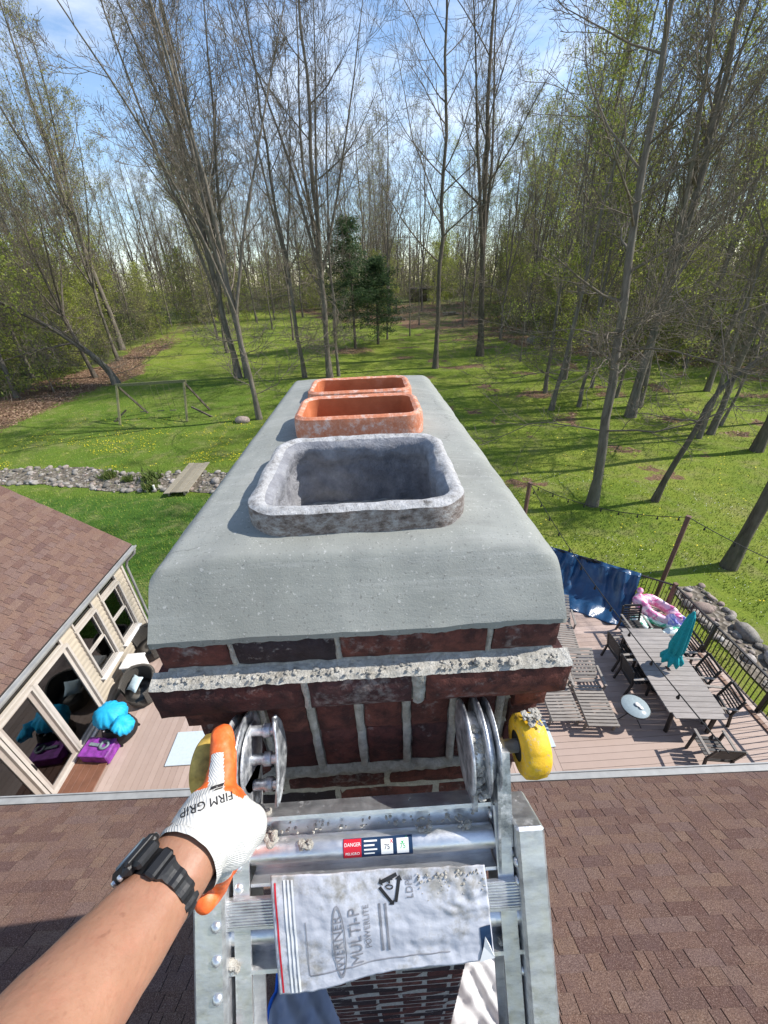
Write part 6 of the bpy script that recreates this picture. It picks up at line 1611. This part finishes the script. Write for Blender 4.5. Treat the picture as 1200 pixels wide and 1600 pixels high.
def tread(u):
    mb = MB(); x0, x1 = -.250, .182
    lbox(mb, x0, x1, u - .056, u - .020, .018, .024); lbox(mb, x0, x1, u - .020, u - .016, -.005, .026); n = 9
    for k in range(n): lbox(mb, x0, x1, u - .055 + k * .0041, u - .0535 + k * .0041, .0242, .0256)
    mb.tube([LP(x0, u + .006, .0), LP(x1, u + .006, .0)], .0165, 16)
    lbox(mb, x0, x1, u + .012, u + .05, -.014, -.010); lbox(mb, x0, x1, u + .046, u + .052, -.010, .018)
    return mb.build('tread_rung', M['alu'], lad)
tread(.222)
for k in range(1, 11): tread(.262 + .335 * k)
# safety labels on the upper rung
def on_rung(x, t, off=.0172):   # t: angle round the tube from the climber side, upwards positive
    c = LP(x, .118, -.002); return c + LN * (math.cos(t) * off) - LD * (math.sin(t) * off)
def wrap_patch(x0, x1, t0, t1, off, name, mat, parent):
    mb = MB(); mb.grid(lambda u, v: on_rung(x0 + (x1 - x0) * u, t0 + (t1 - t0) * v, off), 6, 12); return mb.build(name, mat, parent)
lab = wrap_patch(-.078, .028, -.55, 1.05, .0171, 'safety_label', M['navy_label'], lad)
wrap_patch(-.077, -.050, -.50, 1.0, .01735, 'danger_patch', M['red_label'], lab)
for x in (-.020, .004): wrap_patch(x, x + .018, -.30, .85, .01735, 'pictogram', M['white_ink'], lab)
def text_mesh(body, size):
    cu = bpy.data.curves.new('lettering', 'FONT'); cu.body = body; cu.size = size; cu.align_x = 'CENTER'; cu.align_y = 'CENTER'; cu.resolution_u = 3
    o = bpy.data.objects.new('lettering', cu); col.objects.link(o)
    dg = bpy.context.evaluated_depsgraph_get(); me = bpy.data.meshes.new_from_object(o.evaluated_get(dg)); bpy.data.objects.remove(o); bpy.data.curves.remove(cu)
    # finer triangles so that the letters can follow a curved surface
    bm = bmesh.new(); bm.from_mesh(me); bmesh.ops.triangulate(bm, faces=bm.faces[:])
    lim = size * .35
    for _ in range(2):
        e = [x for x in bm.edges if x.calc_length() > lim]
        if e: bmesh.ops.subdivide_edges(bm, edges=e, cuts=1); bmesh.ops.triangulate(bm, faces=bm.faces[:])
    bm.to_mesh(me); bm.free(); return me
def put_text(body, size, fn, mat, parent, name='lettering'):
    me = text_mesh(body, size)
    for v in me.vertices: v.co = fn(v.co.x, v.co.y)
    me.materials.clear(); me.materials.append(mat); o = bpy.data.objects.new(name, me); link(o, parent); return o
def rt(xc, tc): return lambda a, b: on_rung(xc + a, tc + b / .0172, .0176)
put_text('DANGER', .0062, rt(-.0635, .58), M['white_ink'], lab); put_text('PELIGRO', .0056, rt(-.0635, -.08), M['white_ink'], lab)
for k in range(4): wrap_patch(-.046, -.026 - .004 * (k % 2), .72 - k * .3, .84 - k * .3, .0174, 'print_line', M['white_ink'], lab)
for (x, a, mt) in ((-.011, .9, 'red_label'), (.013, 1.0, 'green_ink')):
    put_text('75' , .009, rt(x, .28), M['black_ink'] if mt == 'red_label' else M['green_ink'], lab)
put_text('x', .010, rt(-.004, .72), M['red_label'], lab); 
mb = MB(); mb.add([on_rung(.010, .65, .0177), on_rung(.013, .45, .0177), on_rung(.021, 1.05, .0177), on_rung(.0135, .62, .0177)], [(0, 1, 2, 3)]); mb.build('tick_mark', M['green_ink'], lab)
# red warning triangle low on the left rail
mb = MB(); mb.add([LP(-.245, .33, .0368), LP(-.260, .40, .0368), LP(-.2515, .40, .0368)], [(0, 1, 2)]); mb.build('warning_sticker', M['red_label'], lad)
# hinges: discs lie in planes across the ladder, axis along x
def disc(x0, x1, r, c=(0, 0), mat='steel', name='hinge_plate', lip=0.0, parent=None, n=36, wob=.0):
    mb = MB(); cc = LP(x0, c[0], c[1])
    prof = [(r - .006, 0), (r, .0015), (r, x1 - x0 - .0015), (r - .006, x1 - x0)] if not lip else [(r - .010, 0), (r, .001), (r + lip, (x1 - x0)), (r - .004, x1 - x0 + .001), (r - .012, .004)]
    mb.lathe(cc, prof, n, axis=(1, 0, 0)); return mb.build(name, M[mat], parent or lad)
def arm(x0, x1, u0, u1, w0, w1, v0=0.0, v1=0.0, name='hinge_arm', mat='steel'):
    mb = MB(); P_ = [(u0, v0 - w0), (u0, v0 + w0), (u1, v1 + w1), (u1, v1 - w1)]
    vs = [LP(x, u, v) for x in (x0, x1) for (u, v) in P_]; mb.add(vs, [(0, 1, 2, 3), (7, 6, 5, 4), (0, 4, 5, 1), (1, 5, 6, 2), (2, 6, 7, 3), (3, 7, 4, 0)]); return mb.build(name, M[mat], lad)
HU = -.022                                            # hinge pivot, measured down the ladder
h1 = disc(.116, .121, .064, (HU, .004), lip=.003); disc(.121, .140, .048, (HU, .004), 'steel', 'hinge_hub'); h2 = disc(.139, .144, .068, (HU, .004), lip=.002); disc(.144, .156, .05, (HU, .004), 'steel', 'hinge_hub'); disc(.157, .162, .066, (HU, 0))
arm(.163, .181, HU + .0, .125, .034, .024, .0, -.008); arm(.156, .160, HU + .02, .16, .05, .03, .0, -.012); arm(.1235, .130, HU + .03, .07, .038, .028, .0, -.01)
for (a, b, c) in ((-.032, .012, .012), (.03, -.028, .010), (.005, .035, .012)): 
    disc(.122, .158, c, (HU + a, .004 + b), 'alu', 'pin', n=12)
def knob(x0, sgn, name, mt='knob_yellow'):
    cc = LP(x0, HU + .004, .008); mb = MB()
    prof = [(.022, 0), (.040, .001), (.0455, .006), (.0465, .020), (.044, .035), (.037, .041), (.011, .042)]
    n = 48; ax = Vector((sgn, 0, 0)); a = LD; b = ax.cross(a)
    vs = []
    for (r, z) in prof:
        for j in range(n):
            th = 2 * math.pi * j / n; rr = r * (1 - (.07 if .005 < z < .038 else 0) * (math.cos(th * 8) > .75)); vs.append(cc + ax * z + (a * math.cos(th) + b * math.sin(th)) * rr)
    k = len(prof); mb.add(vs, [(i * n + j, i * n + (j + 1) % n, (i + 1) * n + (j + 1) % n, (i + 1) * n + j) for i in range(k - 1) for j in range(n)], True); mb.add(vs[-n:], [tuple(range(n))])
    kb = mb.build(name, M[mt], lad)
    mb = MB(); mb.lathe(cc + ax * .001, [(.024, 0), (.038, .0), (.035, .012), (.022, .014)], 30, axis=tuple(ax)); mb.build('hollow', M['black_rubber'], kb)
    mb = MB(); mb.lathe(cc - ax * .034, [(.015, 0), (.015, .012), (.010, .014), (.010, .05)], 16, axis=tuple(ax)); mb.build('stem', M['alu'], kb)
knob(.200, 1, 'lock_knob')
# left hinge, its inner plate held off by three bolts
disc(-.224, -.219, .068, (HU, .004), lip=.002); disc(-.238, -.225, .050, (HU, .004), 'steel', 'hinge_hub'); disc(-.244, -.239, .064, (HU, .004)); disc(-.218, -.213, .052, (HU, .0))
arm(-.246, -.230, HU, .125, .034, .024, 0, -.008); arm(-.217, -.213, HU + .02, .10, .045, .028, 0, -.012)
def curved_plate():
    mb = MB(); x = -.176
    def fn(u, v):
        t = (v - .5) * 2; w = .026 * math.sqrt(max(0.02, 1 - t * t)) * (1 + .06 * math.sin(v * 17)); s = (u - .5) * 2
        return LP(x + .006 * math.cos(t * 1.4) + .004 * s * s, HU + t * .064, .004 + s * w + .010 * t * t)
    mb.grid(fn, 9, 26); o = mb.build('hinge_plate', M['steel'], lad); o.modifiers.new('thick', 'SOLIDIFY').thickness = .004
curved_plate()
for (a, b) in ((-.042, .004), (.0, .006), (.040, .002)):
    mb = MB(); mb.tube([LP(-.215, HU + a, b), LP(-.173, HU + a, b)], .0078, 12); mb.lathe(LP(-.194, HU + a, b), [(.0105, 0), (.0105, .010), (.0095, .011)], 12, axis=(1, 0, 0)); mb.build('bolt', M['steel'], lad)
knob(-.252, -1, 'lock_knob', 'knob_dirty')
# mortar splashed on the ladder
sp = []
for _ in range(90):
    x = rng.uniform(-.20, .145); p = LP(x, rng.choice((.090, .094, .068)) + rng.uniform(-.006, .006), rng.uniform(-.012, -.004)) + LH; sp.append((p.x, p.y, p.z, rng.uniform(.001, .0035)))
for (x, u, v, s) in ((-.188, .098, .0, .014), (-.135, .103, .012, .013), (-.198, .062, .0, .011), (.11, .095, .004, .010), (.05, .098, .006, .008), (.215, -.074, .03, .010), (.228, -.07, .022, .012), (.222, -.066, .036, .010), (-.245, .26, .02, .01), (.16, .262, .01, .011), (.172, .258, .008, .009), (.165, .25, .012, .007)):
    for _ in range(9): p = LP(x + rng.uniform(-.008, .008), u + rng.uniform(-.006, .006), v + rng.uniform(-.003, .004)) + LH; sp.append((p.x, p.y, p.z, s * rng.uniform(.2, .55)))
for _ in range(70):
    p = LP(rng.uniform(.03, .13), .139 + abs(rng.gauss(0, .016)), .034) + LH; sp.append((p.x, p.y, p.z, rng.uniform(.0008, .0024)))
for _ in range(120):
    p = LP(rng.uniform(.123, .139), HU + rng.uniform(-.04, .055), rng.uniform(.036, .05)) + LH; sp.append((p.x, p.y, p.z, rng.uniform(.002, .007)))
crumbs('mortar_splashes', sp, M['mortar'], 'dried grey mortar lumps stuck on the ladder rungs, hinges and bag', 'mortar')

# ------------------------------------------------------------------ instruction bag over the rung
BX0, BX1 = -.181, .134
bag = empty('instruction_bag', tuple(LH), 0, 'crumpled clear plastic bag with white instruction sheet hung over a ladder rung', 'plastic bag')
def bag_pt(s, t, lift=0.0):
    """s 0..1 from left to right, t 0..1 from the upper edge to the hanging lower edge"""
    x = BX0 + (BX1 - BX0) * s + .006 * (t - .4); L = .170 - .040 * s + .004 * math.sin(s * 9)
    q = t * L; u0 = .133 + .006 * (s - .5); u_b = .207
    flat = u_b - u0
    if q < flat: u, v = u0 + q, .030 + .003 * math.sin(q / flat * 3.1)
    else:
        e = q - flat; a = min(e / .040, 1) * .55; u = u_b + e * math.cos(a * .5); v = .030 - e * math.sin(a * .12)
    v += .0030 * fbm((s * 4, t * 3, 1.3)) + .0008 * noise.noise(Vector((s * 30, t * 7, 4))) + (.0032 * noise.noise(Vector((s * 21, t * 11, 9))) * sstep(.72, .85, s) * (1 - sstep(.35, .6, t)))
    return LP(x, u, v + lift)
mb = MB(); mb.grid(lambda u, v: bag_pt(u, v), 110, 64); sh = mb.build('sheet', M['bag'], bag); sh.modifiers.new('thick', 'SOLIDIFY').thickness = .0012
def strip(s0, s1, t0, t1, mat, name, lift=.0019, parent=None, n=(4, 40)):
    mb = MB(); mb.grid(lambda u, v: bag_pt(s0 + (s1 - s0) * u, t0 + (t1 - t0) * v, lift), *n); return mb.build(name, mat, parent or bag)
strip(.016, .024, .05, .985, M['red_label'], 'red_seal')
for s in (.058, .076, .094): strip(s, s + .009, .03, .985, M['white_ink'], 'zip_ridge', .0024)
strip(.945, .995, .62, .975, M['navy_label'], 'blue_corner', .002)
mb = MB(); mb.add([bag_pt(.93, 1.0, .003), bag_pt(1.0, .99, .004), bag_pt(.985, .85, .003), bag_pt(.965, .72, .004), bag_pt(.955, .85, .003)], [(0, 1, 2, 3, 4)]); mb.build('torn_flap', M['white_ink'], bag)
def bt(sc, tc_): return lambda a, b: bag_pt(sc - b / .347, tc_ - a / .172, .0022)
put_text('WERNER', .0215, bt(.295, .60), M['grey_ink'], bag)
mb = MB(); n = 40; ring = []
for k in range(n):
    th = 2 * math.pi * k / n
    for r in (1.0, .90): ring.append(bag_pt(.295 + .030 * (r if r > .95 else .84) * math.cos(th), .60 + .34 * r * math.sin(th), .0022))
mb.add(ring, [(2 * k, 2 * ((k + 1) % n), 2 * ((k + 1) % n) + 1, 2 * k + 1) for k in range(n)]); mb.build('logo_oval', M['grey_ink'], bag)
put_text('MULTI-P', .026, bt(.375, .58), M['grey_ink'], bag); put_text('POWERLITE', .0135, bt(.430, .50), M['grey_ink'], bag)
for s in (.487, .515): strip(s, s + .010, .30, .78, M['grey_ink'], 'print_line')
for k, (a, b) in enumerate(((.15, .23), (.26, .36), (.38, .44), (.5, .64), (.68, .8))): pass
put_text('04', .019, bt(.548, .12), M['black_ink'], bag); put_text('LDPE', .016, bt(.640, .16), M['grey_ink'], bag)
def tri_arrow():
    mb = MB(); P_ = [(.49, .12), (.565, .34), (.60, .03)]; w = .010
    for i in range(3):
        a, b = P_[i], P_[(i + 1) % 3]; a2 = (a[0] + (b[0] - a[0]) * .14, a[1] + (b[1] - a[1]) * .14); b2 = (a[0] + (b[0] - a[0]) * .80, a[1] + (b[1] - a[1]) * .80)
        dx, dy = (b[0] - a[0]) * .347, (b[1] - a[1]) * .15; l = math.hypot(dx, dy); nx, ny = -dy / l * .0026 / .347, dx / l * .0026 / .15
        pts = [bag_pt(max(p[0] + sg * nx, 0), max(p[1] + sg * ny, .005), .0022) for p in (a2, ((a2[0] + b2[0]) / 2, (a2[1] + b2[1]) / 2), b2) for sg in (-1, 1)]
        mb.add(pts, [(0, 1, 3, 2), (2, 3, 5, 4)])
        tip = (b2[0] + (b[0] - b2[0]) * .7, b2[1] + (b[1] - b2[1]) * .7)
        mb.add([bag_pt(max(b2[0] - 2.2 * nx, 0), max(b2[1] - 2.2 * ny, .004), .0022), bag_pt(b2[0] + 2.2 * nx, max(b2[1] + 2.2 * ny, .004), .0022), bag_pt(tip[0], max(tip[1], .004), .0022)], [(0, 1, 2)])
    mb.build('recycling_mark', M['black_ink'], bag)
tri_arrow()
strip(.145, .149, .38, .86, M['grey_ink'], 'print_line'); strip(.148, .80, .858, .870, M['grey_ink'], 'print_line', n=(40, 3))

# ------------------------------------------------------------------ the climber's arm, glove and watch
HP = {'E': (-0.285, 0.038, 9.222), 'F': (-0.281, 0.079, 9.193), 'F2': (-0.267, 0.122, 9.168), 'W': (-0.249, 0.169, 9.150), 'cuffA': (-0.240, 0.183, 9.154), 'cuff': (-0.231, 0.207, 9.147), 'pal': (-0.228, 0.244, 9.121), 'palR': (-0.206, 0.246, 9.095),
      'thb': (-0.227, 0.274, 9.122), 'th2': (-0.227, 0.304, 9.133), 'th3': (-0.238, 0.339, 9.143)}
HP = {k: Vector(v) for k, v in HP.items()}
pers = empty('person', (-.28, .05, 9.2), 0, 'bare tanned forearm with black watch and white and orange work glove gripping the ladder hinge', 'person'); PO = Vector((-.28, .05, 9.2))
def smooth_path(pts, rr, n=40):
    P_ = np.array([list(p) for p in pts]); R_ = np.array(rr, float); d = np.r_[0, np.cumsum(np.linalg.norm(np.diff(P_, axis=0), axis=1))]; t = np.linspace(0, d[-1], n)
    Q = np.stack([np.interp(t, d, P_[:, a]) for a in range(3)], 1); R2 = np.interp(t, d, R_)
    for _ in range(3): Q[1:-1] = .25 * Q[:-2] + .5 * Q[1:-1] + .25 * Q[2:]; R2[1:-1] = .25 * R2[:-2] + .5 * R2[1:-1] + .25 * R2[2:]
    return [Vector(q) for q in Q], list(R2)
ap = [(-.27, -.42, 9.56), (-.30, -.16, 9.36), (-.296, -.03, 9.275), HP['E'], HP['F'], HP['F2'], HP['W'], HP['cuff'], (-.230, .228, 9.134)]
ar = [.058, .052, .050, .0485, .0470, .0435, .0358, .0385, .033]
Q, R_ = smooth_path(ap, ar, 70)
mb = MB(); mb.tube([q - PO for q in Q], [(r * 1.06, r * .93) for r in R_], 40)
armo = mb.build('arm', M['skin'], pers)
# muscle and tendon relief, and fine hairs on the forearm
am = armo.data
for v in am.vertices:
    n_ = v.normal; v.co += n_ * (.0016 * fbm(v.co * 22, 1, 3) + .0010 * noise.noise(Vector((v.co.x * 60, v.co.y * 14, v.co.z * 60))))
am.update()
hb = MB(); hr = random.Random(9)
for _ in range(900):
    k = hr.uniform(.30, .66) * (len(Q) - 1); i = int(k); t_ = k - i; c_ = Q[i] * (1 - t_) + Q[i + 1] * t_; d_ = (Q[i + 1] - Q[i]).normalized(); o_ = Vector((hr.gauss(0, 1), hr.gauss(0, 1), hr.gauss(.6, 1))); o_ = (o_ - d_ * o_.dot(d_)).normalized()
    r_ = R_[i] * 1.005; b0 = c_ + o_ * r_ - PO; side = d_.cross(o_); L_ = hr.uniform(.006, .013)
    mid = b0 + d_ * L_ * .5 + side * hr.uniform(-.003, .003) + o_ * .0022; tip = b0 + d_ * L_ + side * hr.uniform(-.005, .005) + o_ * .0012; w_ = side * .00013
    hb.add([b0 - w_, b0 + w_, mid + w_, mid - w_, tip], [(0, 1, 2, 3), (3, 2, 4)])
M['hair'] = plain('arm_hair', (0.05, 0.028, 0.018), 0.6, bump=0)
hb.build('arm_hair', M['hair'], pers, kind='stuff')
def capsule_mesh(chains):
    mb = MB()
    for (pts, rr) in chains:
        q, r = smooth_path(pts, rr, max(8, 5 * len(pts)))
        # round ends
        d0 = (q[0] - q[1]).normalized(); d1 = (q[-1] - q[-2]).normalized()
        cap0 = [(q[0] + d0 * r[0] * s, r[0] * math.sqrt(max(0.02, 1 - s * s))) for s in (.97, .8, .5)]; cap1 = [(q[-1] + d1 * r[-1] * s, r[-1] * math.sqrt(max(0.02, 1 - s * s))) for s in (.5, .8, .97)]
        a = [c[0] for c in cap0] + q + [c[0] for c in cap1]; b = [c[1] for c in cap0] + r + [c[1] for c in cap1]
        mb.tube([p - PO for p in a], b, 18)
    return mb.mesh('glove', None)
H_ = HP
def V3(*a): return Vector(a)
axis0 = (H_['pal'] - H_['W']).normalized()
chains = [([H_['cuff'] - V3(.0, .012, -.003), H_['pal'], H_['thb'] + V3(.004, -.012, -.012)], [.0385, .0405, .030]),
          ([H_['pal'], H_['palR'], V3(-.196, .248, 9.085)], [.0405, .035, .030]),
          ([H_['cuff'] + axis0 * .012, H_['palR'] + V3(0, -.01, .0)], [.036, .036]),
          ([H_['pal'] + V3(0, .012, 0), H_['thb'], H_['th2'], H_['th3']], [.030, .0225, .0180, .0160])]
fing =  [[(-0.201, 0.257, 9.074), (-0.217, 0.274, 9.003), (-0.241, 0.27, 8.957), (-0.256, 0.255, 8.971)], [(-0.207, 0.246, 9.066), (-0.224, 0.26, 8.989), (-0.252, 0.258, 8.946), (-0.263, 0.245, 8.964)], [(-0.216, 0.234, 9.064), (-0.236, 0.247, 8.986), (-0.26, 0.243, 8.951), (-0.264, 0.232, 8.97)], [(-0.221, 0.22, 9.07), (-0.234, 0.225, 9.009), (-0.251, 0.219, 8.978), (-0.254, 0.206, 8.995)]]
for i, f in enumerate(fing): chains.append(([Vector(p) for p in f], [(.020, .0155, .014, .0125), (.020, .0155, .014, .0125), (.019, .015, .0135, .0125), (.018, .014, .013, .0145)][i]))
gm = capsule_mesh(chains); go = bpy.data.objects.new('glove', gm); link(go, pers)
rm = go.modifiers.new('remesh', 'REMESH'); rm.mode = 'VOXEL'; rm.voxel_size = .0022; rm.use_smooth_shade = True
smd = go.modifiers.new('smooth', 'SMOOTH'); smd.iterations = 10; smd.factor = .5
dg = bpy.context.evaluated_depsgraph_get(); gm2 = bpy.data.meshes.new_from_object(go.evaluated_get(dg)); go.modifiers.clear(); go.data = gm2; gm2.name = 'glove'
# open the cuff, wrinkle the knit, dip the palm side and the thumb in latex
bm = bmesh.new(); bm.from_mesh(gm2)
axis = (H_['pal'] - H_['W']).normalized(); cuff_c = H_['cuff'] - PO
bmesh.ops.bisect_plane(bm, geom=bm.verts[:] + bm.edges[:] + bm.faces[:], plane_co=cuff_c - axis * .014, plane_no=axis, clear_inner=True)
for v in bm.verts:
    s = (v.co - cuff_c).dot(axis)
    v.co += v.normal * (.0012 * fbm(v.co * 60, 1) + .0016 * noise.noise(v.co * 38))
    if s < -.006: v.co += v.normal * .0022
bm.to_mesh(gm2); bm.free()
gm2.materials.clear(); gm2.materials.append(M['knit']); gm2.materials.append(M['latex'])
tb, tt = H_['thb'] - PO, H_['th3'] - PO; tdir = (tt - tb).normalized()
view = (CAM - H_['th2']).normalized(); left = tdir.cross(view).normalized()
for p in gm2.polygons:
    c = Vector(p.center); s = (c - tb).dot(tdir); q = (c - tb) - tdir * s; w_ = PO + c; mi = 0
    nz_ = .004 * noise.noise(c * 45)
    if s > -.012 + nz_ and q.length < .034 and w_.y > .258:
        # bare knit only on the thumb's back, a tongue that ends before the tip
        tongue = s < .042 + nz_ and abs(q.dot(left) + .004) < .0095 + nz_ * .6 - max(0, s - .02) * .12 and q.dot(view) > .0
        mi = 0 if tongue else 1
        if s < .004 and q.dot(left) < .006 and q.dot(view) > -.006: mi = 0
    if w_.z < 9.046 + nz_ - .10 * (w_.y - .22): mi = 1
    p.material_index = mi; p.use_smooth = True
mb = MB(); cn = 48; rng_pts = []
a_ = axis.orthogonal().normalized(); b_ = axis.cross(a_)
bvh = BVHTree.FromPolygons([v.co.copy() for v in gm2.vertices], [tuple(p.vertices) for p in gm2.polygons])
# lettering across the back of the glove, laid onto the knit
def glove_text(body, size, center, right, upv, mat, toward):
    def fn(a, b):
        p = center + right * a + upv * b; h = bvh.ray_cast(p + toward * .08 - PO, -toward)
        return (h[0] + toward * .0009) if h[0] is not None else (p - PO)
    return put_text(body, size, fn, mat, go)
tow = (CAM - H_['pal']).normalized()
rt_ = C_R; upn = (tow.cross(rt_)).normalized()
# on the photograph the words run upside down along the knuckles
dirx = (-(C_R * .93 + C_U * .36)).normalized(); dirx = (dirx - tow * dirx.dot(tow)).normalized(); diry = tow.cross(dirx).normalized()
ctr = H_['pal'] + C_R * (-.004) + C_U * .021
glove_text('FIRM GRIP', .0132, ctr, dirx, diry, M['black_ink'], tow)
em = MB(); 
for (a0, a1, b0, b1) in ((-.022, -.006, -.0165, -.0130), (-.020, -.010, -.0120, -.0106)):
    def ep(a, b):
        p = ctr + dirx * a + diry * b; h = bvh.ray_cast(p + tow * .08 - PO, -tow); return (h[0] + tow * .0009) if h[0] is not None else p - PO
    em.grid(lambda u, v: ep(a0 + (a1 - a0) * u + .003 * v, b0 + (b1 - b0) * v), 8, 3)
em.build('emblem', M['black_ink'], go)
# watch
def watch():
    w = empty('x', tuple(PO)); bpy.data.objects.remove(w)
    ax = (H_['cuff'] - H_['F2']).normalized(); c = H_['W'] + ax * .004
    fdir = (C_R * -.80 + C_U * .45 - C_F * .35); fdir = (fdir - ax * fdir.dot(ax)).normalized(); sdir = ax.cross(fdir).normalized()
    # strap: a band round the wrist with ribs
    mb = MB(); n = 64; rows = [(-.0105, .0362), (-.0105, .0392), (-.004, .0405), (.004, .0405), (.0105, .0392), (.0105, .0362)]
    vs = []
    for j in range(n):
        th = 2 * math.pi * j / n; rib = 1 + (.055 if (j % 4 < 2) else 0.0) * (1 if abs(math.cos(th)) < .85 else 0)
        tap = 1.0 - .22 * (1 - max(0, math.cos(th)))
        for (z, r) in rows: vs.append(c + ax * z * (1.25 if math.cos(th) > .3 else 1.0) * tap + (fdir * math.cos(th) * .96 + sdir * math.sin(th) * 1.05) * (r * (rib if r > .038 else 1)) - PO)
    k = len(rows); mb.add(vs, [(j * k + i, j * k + (i + 1) % k, ((j + 1) % n) * k + (i + 1) % k, ((j + 1) % n) * k + i) for j in range(n) for i in range(k)])
    st = mb.build('watch_strap', M['black_rubber'], pers)
    R = Matrix((ax, sdir, fdir)).transposed(); cc = c + fdir * .0425 - PO
    mb = MB(); mb.box(cc, (.042, .046, .013), R, bev=.005); mb.box(cc + fdir * .004, (.034, .052, .007), R, bev=.003); mb.box(cc + sdir * .026 - fdir * .004, (.026, .014, .010), R @ Matrix.Rotation(-.5, 3, 'X'), bev=.003); mb.box(cc - sdir * .026 - fdir * .004, (.026, .014, .010), R @ Matrix.Rotation(.5, 3, 'X'), bev=.003)
    cs_ = mb.build('watch_case', M['black_rubber'], pers)
    mb = MB(); mb.lathe(cc + fdir * .0072, [(.0165, 0), (.0155, .0022), (.0135, .0022), (.013, .001), (.0001, .001)], 28, axis=tuple(fdir)); mb.build('bezel', M['grey_plastic'], cs_)
    for (a, b) in ((-1, 1), (-1, -1), (1, 1), (1, -1)):
        mb = MB(); mb.lathe(cc + ax * (a * .0205) + sdir * (b * .011), [(.0032, 0), (.003, .0025), (.0005, .003)], 12, axis=tuple(ax * a)); mb.build('button', M['alu'], cs_)
    mb = MB(); q = c + (sdir * math.sin(1.0) + fdir * math.cos(1.0)) * .0415 - PO; nn = (sdir * math.sin(1.0) + fdir * math.cos(1.0))
    mb.box(q, (.027, .012, .008), Matrix((ax, ax.cross(nn), nn)).transposed() if ax.cross(ax.cross(nn)).dot(nn) > 0 else Matrix((ax, nn.cross(ax), nn)).transposed(), bev=.002); mb.build('strap_keeper', M['black_rubber'], st)
watch()
